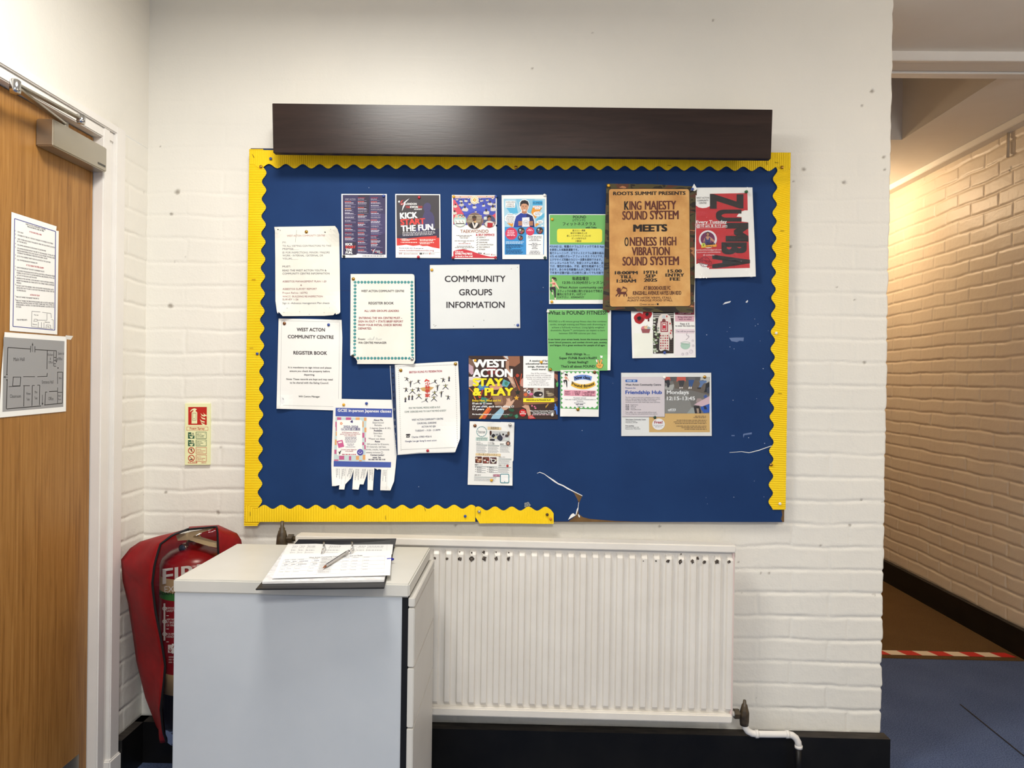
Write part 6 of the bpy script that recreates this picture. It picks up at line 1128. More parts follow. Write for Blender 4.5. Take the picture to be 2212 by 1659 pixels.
p.greek('pink_box', 615, 728, 1272, 10, (120, 70, 84), 3, 0, 5); p.greek('pink_box', 585, 766, 1290, 9, (120, 70, 84), 4, 0, 5)
for x in (448, 580): p.line('pink_box', (110, 60, 76), [(x, 1228), (x, 1290)], 3, 5)
for s_, a, b_, y in (('Everybody welcome!', 460, 636, 1330), ('I have only 12 spaces because of limited number of', 332, 775, 1353), ('drumsticks', 502, 598, 1378), ('Booking necessary', 470, 628, 1403), ('Thank you!', 505, 612, 1452)): p.t('lettering', s_, a, b_, y, 15, (84, 84, 96), .01, .006, 4)
p.greek('lettering', 490, 605, 1412, 14, (110, 110, 120), 5)
runner(p, 312, 975, .56)
p.pin(298, 950, 'white', 'white pin at top left of the New class leaflet'); p.pin(760, 958, 'bronze', 'bronze drawing pin at top right of the New class leaflet'); p.pin(520, 1490, 'brass', 'brass drawing pin at the bottom of the New class leaflet'); p.done()
# crochet flyer
S5 = 5.53
p = Print('flyer', 'craft flyer with a crochet dress and red poppies, tucked under the camouflage poster', 'flyer', 1350, 660, S5, .0016, [(90, 620, 160, .006)])
p.poly('sheet', M_PAPER, [(60, -420), (838, -430), (838, 50), (845, 620), (460, 625), (88, 630)], 0); p.poly('printed_panel', (236, 238, 226), [(105, 330), (330, 330), (330, 610), (110, 612)], 1)
for x, y, q in ((170, 150, 66), (265, 105, 56)): blob(p, 'poppy_print', (176, 34, 40), x, y, q, q, 2, x, 16, .1); blob(p, 'poppy_print', (140, 22, 30), x + 10, y + 15, q * .6, q * .5, 3, x + 1, 12, .2); blob(p, 'poppy_print', (30, 22, 26), x, y, q * .36, q * .36, 4, x + 2, 12, .2)
p.line('poppy_print', (90, 30, 34), [(282, 150), (282, 190)], 18, 2); p.poly('basket_print', (150, 84, 88), [(192, 280), (304, 280), (290, 328), (208, 328)], 3); blob(p, 'basket_print', (206, 120, 130), 222, 268, 26, 24, 2, 5); blob(p, 'basket_print', (222, 190, 150), 252, 262, 24, 20, 2, 6); blob(p, 'basket_print', (160, 180, 180), 282, 270, 22, 18, 2, 7); p.line('basket_print', (120, 100, 100), [(255, 250), (270, 232)], 3, 2)
PH = 'dress_photo'; p.poly(PH, (52, 44, 42), [(336, 60), (584, 60), (581, 572), (336, 575)], 1)
for k in range(16): p.line(PH, (84, 66, 58), [(520, 130 + k * 28), (582, 128 + k * 28)], 5, 2)
for k in range(3): p.rect(PH, (206, 202, 196), 340, 95 + k * 22, 580, 105 + k * 22, 2)
r_ = random.Random(8)
for k in range(34): blob(p, PH, ((130, 150, 110), (190, 200, 180), (70, 84, 60), (206, 206, 200))[k % 4], r_.uniform(342, 400), r_.uniform(130, 565), 14, 11, 3, k)
p.poly(PH, (222, 214, 206), [(412, 120), (440, 102), (500, 100), (540, 125), (562, 250), (570, 380), (548, 412), (530, 370), (520, 320), (530, 420), (528, 540), (480, 525), (430, 545), (410, 530), (412, 400), (425, 330), (385, 330), (385, 240), (398, 160)], 4)
for q, c in ((0, (150, 50, 66)), (12, (226, 216, 208)), (20, (170, 70, 84)), (30, (228, 220, 212))): p.poly(PH, c, [(425 + q, 190 + q), (515 - q, 190 + q), (515 - q, 315 - q), (425 + q, 315 - q)], 5 + q // 10)
p.rect(PH, (190, 40, 56), 454, 236, 484, 276, 9); p.disc(PH, (120, 60, 60), 465, 180, 22, 6); p.disc(PH, (190, 200, 206), 462, 135, 20, 6)
for i in range(4):
    for j in range(6):
        x, y = 420 + i * 27, 352 + j * 30; p.rect(PH, ((178, 48, 60), (150, 70, 84), (196, 150, 140), (170, 40, 52))[(i + j) % 4], x, y, x + 15, y + 16, 6)
for x, y in ((538, 215), (552, 300), (400, 270), (395, 300), (500, 130), (545, 330)): p.rect(PH, (190, 60, 66) if x > 420 else (120, 150, 130), x - 8, y - 10, x + 8, y + 10, 6)
p.poly('red_box', (130, 44, 62), [(598, -40), (830, -42), (828, 110), (598, 110)], 1); p.t('red_box', '10:00-12:00', 642, 788, 98, 30, (236, 210, 216), .02, 0, 3); p.poly('pink_box', (212, 168, 180), [(598, 116), (828, 120), (826, 192), (600, 190)], 1); p.poly('pink_box', (226, 210, 216), [(600, 278), (830, 282), (830, 335), (600, 332)], 1); p.poly('pink_box', (236, 230, 232), [(600, 336), (832, 336), (836, 600), (590, 600)], 1)
for s_, a, b_, y, h, c in (('Bring what you', 632, 798, 146, 20, (130, 90, 104)), ('want to make!', 642, 796, 172, 20, (130, 90, 104)), ('Fees: £ 5', 660, 768, 228, 20, (84, 74, 84)), ('to cover the room hire', 602, 830, 250, 18, (84, 74, 84)), ('Tea will be provided', 612, 832, 316, 19, (160, 150, 160))): p.t('lettering', s_, a, b_, y, h, c, .018, .006)
p.disc('teacup_print', (170, 200, 184), 722, 478, 58, 3, ry=46); p.poly('teacup_print', (236, 230, 232), [(655, 425), (800, 425), (780, 455), (665, 445)], 4); p.ring('teacup_print', (150, 178, 164), 722, 447, 58, 6, 5, 20, ry=16); p.line('teacup_print', (150, 140, 150), [(742, 330), (735, 350), (765, 375), (730, 410)], 4, 4); p.line('teacup_print', (150, 140, 150), [(757, 350), (766, 372), (745, 395)], 3, 4)
for x, y, q in ((790, 550, 40), (740, 575, 28), (690, 580, 26), (815, 480, 24), (810, 420, 22)): p.ring('flower_print', (190, 182, 190), x, y, q * .6, 4, 3, 12); p.ring('flower_print', (196, 188, 196), x + 5, y - 3, q * .3, 3, 3, 10)
p.pin(473, 563, 'blue', 'blue pin at the bottom of the crochet craft flyer'); p.done()
# friendship hub
S97 = 9.759
p = Print('laminated_flyer', 'laminated Friendship Hub flyer with a photo of people seated in a circle', 'flyer', 1330, 790, S97, .0022)
p.poly('sheet', M_PAPER, [(115, 150), (2012, 150), (2025, 1480), (118, 1482)], 0); p.poly('pink_panel', (224, 214, 216), [(135, 235), (1030, 235), (1032, 1075), (135, 1072)], 3); p.poly('orange_panel', (222, 182, 112), [(702, 1000), (1980, 1003), (1986, 1402), (705, 1402)], 1); p.line('pink_panel', (120, 112, 114), [(135, 1076), (1034, 1080)], 9, 3); p.line('pink_panel', (120, 112, 114), [(1034, 240), (1034, 1080)], 8, 3)
PH = 'circle_photo'; p.poly(PH, (122, 118, 112), [(1030, 235), (1980, 235), (1976, 1006), (1036, 1008)], 2)
for c, pts in (((140, 138, 132), [(1036, 700), (1500, 500), (1640, 1006), (1036, 1006)]), ((176, 176, 170), [(1030, 440), (1250, 380), (1200, 520), (1040, 500)]), ((160, 166, 162), [(1500, 1006), (1600, 880), (1680, 880), (1700, 1006)]), ((108, 96, 84), [(1200, 300), (1980, 330), (1980, 620), (1600, 520), (1250, 480)]), ((96, 92, 90), [(1030, 236), (1980, 236), (1980, 310), (1030, 330)]),
               ((206, 92, 74), [(1035, 236), (1140, 236), (1160, 310), (1110, 300), (1040, 320)]), ((44, 42, 46), [(1035, 310), (1130, 290), (1145, 390), (1120, 460), (1085, 455), (1080, 380), (1035, 350)]), ((206, 92, 74), [(1290, 236), (1475, 236), (1480, 330), (1410, 312), (1330, 312), (1280, 340)]), ((58, 56, 58), [(1320, 312), (1450, 308), (1440, 380), (1405, 455), (1385, 455), (1380, 380), (1370, 455), (1350, 455), (1335, 380)]), ((232, 222, 216), [(1345, 450), (1372, 450), (1372, 480), (1340, 480)]), ((232, 222, 216), [(1385, 450), (1412, 450), (1415, 478), (1390, 480)]),
               ((106, 104, 104), [(1530, 236), (1680, 236), (1670, 320), (1540, 310)]), ((48, 84, 140), [(1535, 300), (1660, 300), (1640, 350), (1610, 440), (1585, 440), (1580, 380), (1570, 440), (1545, 440)]), ((238, 236, 232), [(1540, 450), (1560, 440), (1565, 485), (1530, 485)]), ((238, 236, 232), [(1580, 450), (1600, 440), (1600, 488), (1575, 485)]), ((196, 196, 190), [(1790, 236), (1975, 236), (1975, 330), (1900, 370), (1850, 300), (1780, 310)]), ((98, 126, 172), [(1760, 320), (1910, 310), (1920, 350), (1850, 380), (1800, 460), (1745, 460), (1780, 380)]), ((44, 40, 44), [(1720, 460), (1800, 455), (1790, 492), (1720, 485)]), ((30, 30, 34), [(1900, 380), (1978, 350), (1978, 480), (1920, 560), (1860, 560), (1890, 480)]), ((70, 74, 90), [(1920, 470), (1978, 440), (1978, 580), (1920, 580)]),
               ((66, 90, 160), [(1850, 640), (1900, 605), (1940, 650), (1880, 690)]), ((170, 150, 146), [(1690, 760), (1720, 690), (1790, 690), (1840, 720), (1800, 760), (1720, 790)]), ((220, 188, 196), [(1650, 820), (1830, 720), (1978, 640), (1978, 810), (1880, 870), (1780, 850)]), ((46, 36, 34), [(1640, 850), (1760, 840), (1800, 950), (1800, 1005), (1670, 1005)]), ((170, 150, 130), [(1700, 900), (1750, 900), (1760, 1000), (1720, 1000)]), ((44, 92, 186), [(1790, 870), (1978, 800), (1978, 980), (1860, 1000), (1800, 920)]), ((30, 36, 64), [(1850, 850), (1900, 850), (1930, 920), (1870, 920)])): p.poly(PH, c, pts, 3)
p.rrect('blue_tag', (36, 98, 184), 205, 294, 458, 345, 10, 4); p.greek('blue_tag', 235, 425, 308, 24, (190, 212, 240), 3, 0, 5)
for s_, a, b_, y, h, c, bo in (('West Acton Community Centre', 205, 958, 418, 38, (48, 46, 54), .022), ('Presents the', 205, 418, 480, 23, (70, 90, 160), .022), ('Friendship Hub', 205, 974, 596, 74, (28, 76, 174), .028)): p.t('heading_lettering', s_, a, b_, y, h, c, bo, 0, 5)
BD = (96, 92, 98)
for s_, b_, y in (('The Hub is open to the local community and is a warm', 930, 678), ('place to relax and enjoy free light refreshments and the', 935, 712), ('company of others. Enjoy activities such as bingo,', 862, 745), ('dominoes, arts and crafts, health talks, music and more.', 942, 780), ('Teas, coffee, cup a soups and fruits will be served.', 865, 990), ('You can bring your own packed lunch if you wish to.', 882, 1026)): p.t('lettering', s_, 205, b_, y, 22, BD, .006, 0, 5)
for i, (a, b_) in enumerate((('12:15', 'Registration'), ('12:30', 'Warm up'), ('13:00', 'Activity'), ('13:30', 'Tea/coffee break'))): p.t('lettering', a, 205, 282, 835 + i * 33.5, 21, (64, 60, 66), .03, 0, 5); p.t('lettering', b_, 315, (472, 430, 410, 535)[i], 835 + i * 33.5, 21, BD, .0, 0, 5)
for s_, b_, y, bo in (('West Acton Community Centre', 635, 1145, .03), ('Churchill Gardens', 425, 1178, 0), ('West Acton, W3 0JN', 458, 1208, 0), ('Free parking', 380, 1275, .03), ('Nearest bus stop: 218', 485, 1308, 0), ('Nearest tube, West Acton', 520, 1340, 0)): p.t('lettering', s_, 205, b_, y, 22, BD, bo, 0, 5)
p.t('time_lettering', 'Mondays', 1075, 1543, 598, 78, WH, .03, 0, 6); p.t('time_lettering', '12:15-13:45', 1078, 1672, 725, 74, WH, .03, 0, 6)
p.poly('logo', WH, [(1150, 905), (1268, 905), (1268, 948), (1098, 945), (1100, 925), (1140, 925)], 5); p.greek('logo', 1160, 1258, 918, 20, (140, 140, 140), 3, 0, 6); p.greek('logo', 1105, 1260, 958, 10, (220, 220, 220), 3, 0, 6)
p.disc('white_badge', (246, 244, 242), 903, 1233, 133, 4, n=32, ry=120); p.t('white_badge', 'Free!', 815, 990, 1218, 56, (176, 46, 56), .03, 0, 6); p.t('white_badge', 'No need to book,', 800, 1005, 1264, 19, BD, .006, 0, 6); p.t('white_badge', 'just turn up', 830, 968, 1294, 19, BD, .006, 0, 6)
for a, b_, y in ((1672, 1915, 1056), (1640, 1915, 1086), (1285, 1918, 1140), (1222, 1915, 1176), (1250, 1915, 1210), (1282, 1918, 1264), (1388, 1920, 1297), (1450, 1920, 1330)): p.greek('lettering', a, b_, y, 15, (146, 118, 76), y, 0, 5, .84)
p.poly('laminate', M_LAM, [(98, 132), (2028, 134), (2038, 1494), (104, 1494)], 8)
p.pin(1025, 248, 'white', 'white pin at the top of the Friendship Hub flyer'); p.pin(1875, 240, 'brass', 'brass drawing pin at top right of the Friendship Hub flyer'); p.pin(825, 1088, 'dgreen', 'dark green pin above the Free badge on the Friendship Hub flyer'); p.done()
# king majesty
p = Print('poster', 'camouflage bordered sound system poster, largest on the board', 'poster', 1290, 390, S5, .0085, [(70, 1545, 300, .008), (1180, 120, 200, .006), (1150, 1580, 260, .008)])
p.poly('sheet', M_CAMO, [(110, 37), (640, 42), (1140, 70), (1190, 100), (1186, 500), (1172, 1000), (1150, 1580), (600, 1568), (65, 1545), (88, 800)], 0)
p.poly('outline', (34, 28, 22), [(134, 130), (140, 105), (165, 94), (640, 92), (1080, 96), (1100, 106), (1108, 130), (1112, 800), (1124, 1470), (1116, 1496), (1090, 1508), (640, 1510), (175, 1514), (152, 1504), (144, 1480), (138, 800)], 1)
p.poly('parchment_panel', M_PARCH, [(141, 132), (147, 110), (167, 101), (640, 99), (1078, 103), (1094, 112), (1100, 132), (1105, 800), (1116, 1470), (1109, 1490), (1088, 1500), (640, 1502), (177, 1506), (158, 1498), (152, 1478), (145, 800)], 2)
BR = (92, 46, 38); KB = (38, 30, 26)
p.t('lettering', 'ROOTS SUMMIT PRESENTS', 190, 1056, 174, 40, KB, .04, -.006, 4)
for s_, a, b_, y, c in (('K', 322, 380, 350, KB), ('ING', 384, 530, 349, BR), ('MAJESTY', 568, 946, 346, BR), ('SOUND', 300, 600, 468, BR), ('SYSTEM', 630, 974, 463, BR), ('O', 326, 376, 782, KB), ('NENESS', 388, 712, 779, BR), ('HIGH', 748, 946, 775, BR), ('VIBRATION', 412, 868, 893, BR), ('SOUND', 302, 600, 1015, BR), ('SYSTEM', 632, 978, 1010, BR)): p.t('title_lettering', s_, a, b_, y, 103 if y < 800 or y > 1000 else 98, c, .045, -.006, 4, vb=.15)
p.t('title_lettering', 'MEETS', 430, 838, 608, 80, KB, .055, -.01, 4)
for s_, a, b_, y in (('18:00PM', 210, 485, 1122), ('TILL', 268, 425, 1170), ('1:30AM', 232, 466, 1219), ('19TH', 555, 718, 1116), ('SEP', 575, 699, 1161), ('2025', 558, 718, 1209), ('15.00', 842, 1012, 1101), ('ENTRY', 815, 1040, 1149), ('FEE', 867, 992, 1196)): p.t('lettering', s_, a, b_, y - 1, 38, KB, .05, -.006, 4, vb=.3)
for s_, a, b_, y, h in (('AT BROOKHOUSE FC', 553, 876, 1306, 44), ('KINGSHILL AVENUE HAYES UB4 0DD', 426, 1004, 1366, 44), ('ROOTS HITEK VINYL STALL', 368, 888, 1413, 23), ('AUNTY MADGE FOOD STALL', 358, 902, 1444, 23)): p.t('lettering', s_, a, b_, y, h, (82, 44, 34), .03 if h > 30 else .015, -.006, 4)
LI = BR; Q = lambda pts, l=4: p.poly('lion_emblem', LI, pts, l)
Q([(240, 1330), (258, 1322), (300, 1330), (344, 1326), (350, 1345), (340, 1358), (262, 1358), (246, 1350)])
Q([(240, 1338), (236, 1310), (240, 1285), (252, 1278), (262, 1284), (274, 1282), (282, 1296), (284, 1318), (276, 1334)]); Q([(238, 1300), (228, 1308), (230, 1318), (240, 1320)], 5)
for a_, b_ in (((250, 1352), (226, 1372)), ((226, 1372), (228, 1384)), ((272, 1354), (268, 1376)), ((268, 1376), (254, 1384)), ((328, 1352), (318, 1370)), ((318, 1370), (322, 1384)), ((344, 1350), (352, 1368)), ((352, 1368), (350, 1384))): p.line('lion_emblem', LI, [a_, b_], 13, 5)
for a_, b_ in (((346, 1330), (358, 1312)), ((358, 1312), (350, 1300)), ((350, 1300), (356, 1290))): p.line('lion_emblem', LI, [a_, b_], 6, 5)
p.line('lion_emblem', LI, [(276, 1330), (312, 1268)], 5, 6); Q([(306, 1262), (322, 1270), (340, 1280), (356, 1284), (346, 1294), (326, 1288), (304, 1284)], 6)
p.greek('lettering', 540, 700, 1474, 14, (150, 112, 70), 3, 0, 4); p.line('lettering', (120, 84, 50), [(512, 1470), (532, 1470), (532, 1490), (512, 1490)], 4, 4, True); p.rect('lettering', (40, 34, 30), 712, 1466, 734, 1488, 4)
p.pin(137, 62, 'yellow', 'yellow pin at top left of the camouflage poster'); p.done()
# zumba
p = Print('laminated_poster', 'laminated red dance class poster with big sideways black letters, at the right of the board', 'poster', 1480, 390, S7, .0112, [(1100, 1490, 420, .010), (165, 1520, 260, .012), (1050, 110, 220, .006)], wavy=.0006)
ZR = (192, 44, 50); ZK = (40, 36, 36)
p.poly('sheet', M_PAPER, [(166, 112), (600, 108), (1048, 108), (1062, 500), (1085, 1000), (1100, 1495), (620, 1508), (150, 1520), (152, 1000), (165, 500)], 0)
p.poly('red_panel', ZR, [(166, 388), (210, 418), (270, 430), (330, 424), (386, 400), (386, 206), (970, 196), (975, 465), (930, 464), (880, 480), (830, 520), (802, 562), (880, 570), (880, 640), (980, 650), (990, 900), (1008, 1362), (360, 1378), (340, 1345), (325, 1305), (290, 1285), (230, 1280), (174, 1302), (168, 800)], 1)
for s_, a, b_, y in (('WEST ACTON', 176, 372, 284), ('COMMUNITY', 186, 362, 325), ('CENTRE', 216, 334, 364)): p.t('circle_lettering', s_, a, b_, y, 27, (66, 62, 66), .005, -.01, 3)
for s_, x0, y0, x1, y1 in (('Z', 386, 206, 908, 440), ('U', 480, 452, 878, 640), ('M', 632, 658, 985, 952), ('B', 566, 962, 960, 1150), ('A', 422, 1160, 1010, 1366)): p.tbox('title_lettering', s_, x0, y0, x1, y1, ZK, .07, 3)
p.t('lettering', 'Every Tuesday', 172, 650, 668, 46, WH, .02, -.012, 6); p.t('lettering', '@10 am & 6:15 pm', 175, 655, 726, 38, WH, .016, -.012, 6); p.line('lettering', WH, [(172, 684), (650, 672)], 5, 6); p.line('lettering', WH, [(175, 740), (655, 730)], 4, 6)
p.disc('portrait_photo', (238, 236, 238), 355, 915, 140, 4, n=32); p.ring('portrait_photo', (206, 204, 212), 355, 915, 130, 5, 5); p.disc('portrait_photo', (110, 40, 84), 352, 912, 112, 5, n=28)
p.poly('portrait_photo', (44, 34, 40), [(330, 880), (325, 820), (345, 795), (368, 800), (382, 830), (378, 880), (360, 870)], 6); p.disc('portrait_photo', (176, 124, 98), 352, 838, 20, 7, ry=26); p.poly('portrait_photo', (190, 138, 110), [(300, 900), (330, 868), (375, 868), (420, 900), (462, 940), (450, 960), (400, 930), (390, 985), (310, 985), (300, 930), (290, 960), (282, 950)], 6); p.poly('portrait_photo', (60, 54, 110), [(308, 890), (325, 885), (335, 920), (365, 920), (375, 885), (392, 895), (392, 985), (310, 985)], 7)
p.poly('orange_banner', (230, 160, 50), [(250, 1015), (490, 992), (490, 1030), (252, 1052)], 8); p.disc('orange_banner', (206, 214, 80), 286, 1003, 32, 9); p.line('orange_banner', (50, 70, 30), [(272, 990), (300, 990), (274, 1018), (300, 1016)], 7, 10); p.t('orange_banner', 'Zumba', 325, 465, 1008, 40, (50, 34, 54), .04, -.08, 10, shear=.2); p.greek('orange_banner', 330, 440, 1024, 12, (150, 90, 20), 3, -.06, 10)
for s_, a, b_, y in (('zumbawithanaa@gmail.com', 172, 566, 1092), ('bookwhen.com/zumbanaa', 188, 552, 1128), ('@ zumbanaa', 280, 455, 1170)): p.t('lettering', s_, a, b_, y, 24, (240, 220, 220), .005, -.012, 6)
p.disc('stamp', (238, 238, 238), 290, 1290, 66, 2, a0=10, a1=170); p.ring('stamp', (110, 24, 40), 305, 1265, 84, 7, 5, ry=80); p.poly('stamp', ZR, [(190, 1222), (400, 1268), (412, 1318), (200, 1270)], 6); p.line('stamp', (110, 24, 40), [(190, 1222), (406, 1262), (410, 1322), (198, 1278)], 6, 7, True); p.t('stamp', 'FREE TRIAL', 206, 400, 1262, 32, (110, 24, 40), .01, .19, 7)
for x, y in ((260, 1305), (285, 1318), (272, 1215), (320, 1212)): p.disc('stamp', (110, 24, 40), x, y, 7, 7, n=8)
n = NT('crinkled_laminate', .1, .5); tn = n.t; tr = tn.nodes.new('ShaderNodeBsdfTransparent'); gl = tn.nodes.new('ShaderNodeBsdfGlossy'); gl.inputs['Roughness'].default_value = .05; fr_ = n.n('ShaderNodeFresnel', IOR=1.6); bp_ = n.n('ShaderNodeBump', Strength=.6, Distance=.006)
n.l(n.noise(26, 4), bp_.inputs['Height']); n.l(bp_.outputs[0], gl.inputs['Normal']); n.l(bp_.outputs[0], fr_.inputs['Normal']); mx = tn.nodes.new('ShaderNodeMixShader'); n.l(fr_.outputs[0], mx.inputs[0]); n.l(tr.outputs[0], mx.inputs[1]); n.l(gl.outputs[0], mx.inputs[2]); n.l(mx.outputs[0], tn.nodes['Material Output'].inputs[0])
p.poly('laminate', n.m, [(166, 98), (1050, 98), (1066, 500), (1092, 1000), (1108, 1502), (146, 1528), (150, 1000), (164, 500)], 12)
p.pin(958, 174, 'push', 'green push pin at top right of the red dance class poster'); p.done()
p = Print('paper_scrap', 'torn white paper corner pinned between the camouflage poster and the red dance class poster', 'paper', 1480, 390, S7, .0165, [(140, 50, 100, .004)])
p.poly('scrap', M_PAPER, [(86, 152), (112, 100), (140, 48), (162, 85), (188, 132), (150, 165)], 0); p.pin(112, 136, 'blue', 'blue pin through the torn white paper corner'); p.done()

# papers taped to the door
dsurf = lambda px, py, l: atx(px, py, XLEAF + .0012 + l)
SD = 3.073
p = Print('notice_sheet', 'fire procedure notice with a blue border taped to the oak door', 'notice', 0, 420, SD, .0, surf=dsurf)
p.poly('sheet', M_PAPER, [(76, 116), (376, 212), (373, 240), (390, 243), (380, 930), (64, 905)], 0); NV = (66, 68, 140)
p.line('blue_border', NV, [(97, 160), (369, 246), (364, 901), (86, 876)], 5, 2, True)
sl = lambda y: .30 - (y - 180) * .00042
for s_, a, b_, y, h, c in (('WEST ACTON COMMUNITY CENTRE', 170, 302, 200, 9, (50, 46, 56)), ('PROCEDURE IN CASE OF FIRE', 182, 292, 217, 9, (50, 46, 56)), ('IF YOU DISCOVER A FIRE', 196, 276, 252, 10, (176, 50, 66)), ('IF YOU HEAR THE FIRE ALARM', 175, 290, 474, 11, (176, 40, 60)), ('ACTION FOR TODAY', 200, 264, 671, 10, (176, 40, 60)), ('PLAN OF FIRE EXITS', 112, 180, 836, 9, (60, 56, 66))): p.t('lettering', s_, a, b_, y, h, c, .02, sl(y))
for s_, a, b_, y in (('STAY CALM', 117, 154, 252), ('IF POSSIBLE PUT FIRE OUT, WITHOUT DANGER TO YOURSELF OR OTHERS', 117, 352, 274), ('ALERT OTHERS AND SOUND THE ALARM BY USING THE CALL POINTS LOCATED', 116, 364, 299), ('BY THE FIRE EXITS', 115, 178, 315), ('ON LEAVING AREA/ROOM CLOSE DOORS TO CONTAIN FIRE', 115, 305, 338), ('ON LEAVING BUILDING REPORT THE FIRE TO THE MANAGER, TUTOR OR THE', 114, 366, 360), ('PERSON RESPONSIBLE FOR YOUR GROUP. STATE WHERE THE FIRE IS AND', 114, 366, 376), ('CONFIRM IF THE EMERGENCY SERVICES HAVE BEEN CALLED', 114, 314, 391), ('GO TO YOUR ASSEMBLY POINT WHICH IS LOCATED IN THE CAR PARK', 113, 336, 413), ('CALL THE FIRE BRIGADE BY PHONING 999', 113, 248, 437), ('LEAVE THE BUILDING BY THE MOST CONVENIENT ROUTE', 112, 294, 488), ('ON LEAVING THE BUILDING SWITCH OFF ALL ELECTRICAL APPLIANCES WHERE', 111, 364, 509), ('POSSIBLE, DO NOT STOP TO GATHER PERSONAL BELONGINGS. IF YOU ARE', 111, 362, 524), ('LAST OUT OF THE ROOM CLOSE THE DOOR', 111, 244, 540), ('ASSEMBLE IN THE CAR PARK. LOOK AROUND TO SEE IF ANYONE IS MISSING.', 110, 360, 559), ('INFORM THE MANAGER OR OTHER STAFF IF YOU THINK THERE IS SOMEONE', 110, 360, 575), ('MISSING', 110, 140, 590), ('DO NOT LEAVE THE ASSEMBLY AREA OR RE-ENTER THE BUILDING UNTIL', 110, 358, 609), ('INSTRUCTED THAT IT IS SAFE TO DO SO BY THE MANAGER, OTHER STAFF OR', 110, 360, 624), ('THE FIRE BRIGADE', 110, 172, 640), ('FIND OUT WHERE THE NEAREST FIRE EXIT IS', 108, 258, 684), ('FIND OUT WHERE THE FIRE EXTINGUISHERS ARE LOCATED AND READ', 107, 360, 708), ('OPERATING INSTRUCTIONS ON THEM. THERE ARE TWO TYPES OF', 107, 360, 722), ('EXTINGUISHERS A. WATER B. CO2 AND ONE FIRE BLANKET LOCATED IN THE', 107, 360, 736), ('KITCHEN', 107, 140, 750)): p.t('lettering', s_, a, b_, y, 9, (84, 80, 92), .014, sl(y) * .95)
for i, y in enumerate((245, 268, 293, 330, 353, 405, 430, 481, 502, 552, 602, 677, 701)): p.t('lettering', str((1, 2, 3, 4, 5, 6, 7, 1, 2, 3, 4, 1, 2)[i]) + '.', 100, 107, y, 9, (84, 80, 92), .01)
for pts in ([(212, 776), (268, 780)], [(280, 782), (338, 790)], [(212, 776), (210, 878)], [(210, 878), (350, 894)], [(338, 790), (340, 820)], [(312, 790), (312, 834)], [(250, 834), (312, 836)], [(222, 842), (248, 842), (248, 830), (228, 828), (226, 842)], [(254, 846), (253, 884)], [(275, 848), (275, 886)], [(292, 850), (292, 888)], [(308, 866), (336, 868), (338, 892)], [(308, 866), (306, 890)], [(342, 830), (355, 834), (354, 894)]): p.line('plan', (96, 92, 100), pts, 2.4, 2)
for s_, a, b_, y in (('Main Hall', 226, 254, 802), ('Entrance Hall', 298, 330, 850), ('Classroom', 216, 246, 864), ('Office', 314, 330, 882)): p.t('plan', s_, a, b_, y, 7, (70, 66, 74), .01, .1)
p.done()
p = Print('floor_plan_sheet', 'grey printed floor plan of the halls taped to the oak door below the fire notice', 'notice', 0, 420, SD, .001, surf=dsurf)
p.poly('sheet', M_PAPER, [(30, 914), (442, 944), (438, 1440), (-4, 1482), (8, 1200)], 0); p.poly('plan', (152, 152, 152), [(24, 946), (428, 974), (420, 1410), (16, 1444)], 1)
PL = (46, 44, 46)
for pts, wd in (([(52, 1016), (202, 1026)], 5), ([(204, 1006), (202, 1048)], 4), ([(232, 1008), (232, 1048)], 4), ([(234, 1030), (374, 1038)], 5), ([(374, 1036), (372, 1112)], 4), ([(52, 1016), (46, 1188)], 5), ([(48, 1230), (42, 1422)], 5), ([(42, 1424), (272, 1404)], 5), ([(294, 1398), (414, 1386)], 5), ([(414, 1386), (416, 1178)], 4), ([(380, 1180), (414, 1180)], 4), ([(382, 1180), (382, 1258)], 3), ([(382, 1282), (382, 1386)], 3), ([(300, 1312), (314, 1312)], 4), ([(326, 1308), (382, 1306)], 5), ([(302, 1310), (298, 1398)], 4), ([(384, 1314), (414, 1314)], 4), ([(314, 1034), (312, 1160)], 4), ([(314, 1186), (312, 1208)], 4), ([(314, 1208), (248, 1210)], 4), ([(154, 1210), (232, 1210)], 4), ([(86, 1212), (138, 1212), (134, 1270), (84, 1272), (88, 1212)], 4), ([(58, 1276), (136, 1272)], 4), ([(154, 1270), (198, 1270)], 4), ([(214, 1268), (230, 1268)], 4), ([(248, 1266), (264, 1266), (262, 1398)], 4), ([(160, 1272), (158, 1408)], 4), ([(214, 1270), (212, 1404)], 4), ([(358, 1042), (356, 1140)], 3), ([(358, 1082), (372, 1082)], 4), ([(358, 1102), (372, 1102)], 4), ([(358, 1124), (372, 1124)], 4), ([(358, 1140), (372, 1140)], 4), ([(374, 1116), (384, 1086)], 3), ([(216, 1046), (216, 1000)], 2.5), ([(282, 1330), (282, 1390)], 2.5), ([(32, 1212), (52, 1212)], 2.5), ([(46, 1190), (46, 1200)], 8), ([(46, 1226), (46, 1236)], 8)): p.line('plan', PL, pts, wd, 2)
for pts in ([(216, 982), (221, 1002), (211, 1002)], [(282, 1402), (287, 1384), (277, 1384)], [(22, 1212), (36, 1205), (36, 1219)], [(392, 1152), (382, 1146), (382, 1158)]): p.poly('plan', PL, pts, 2)
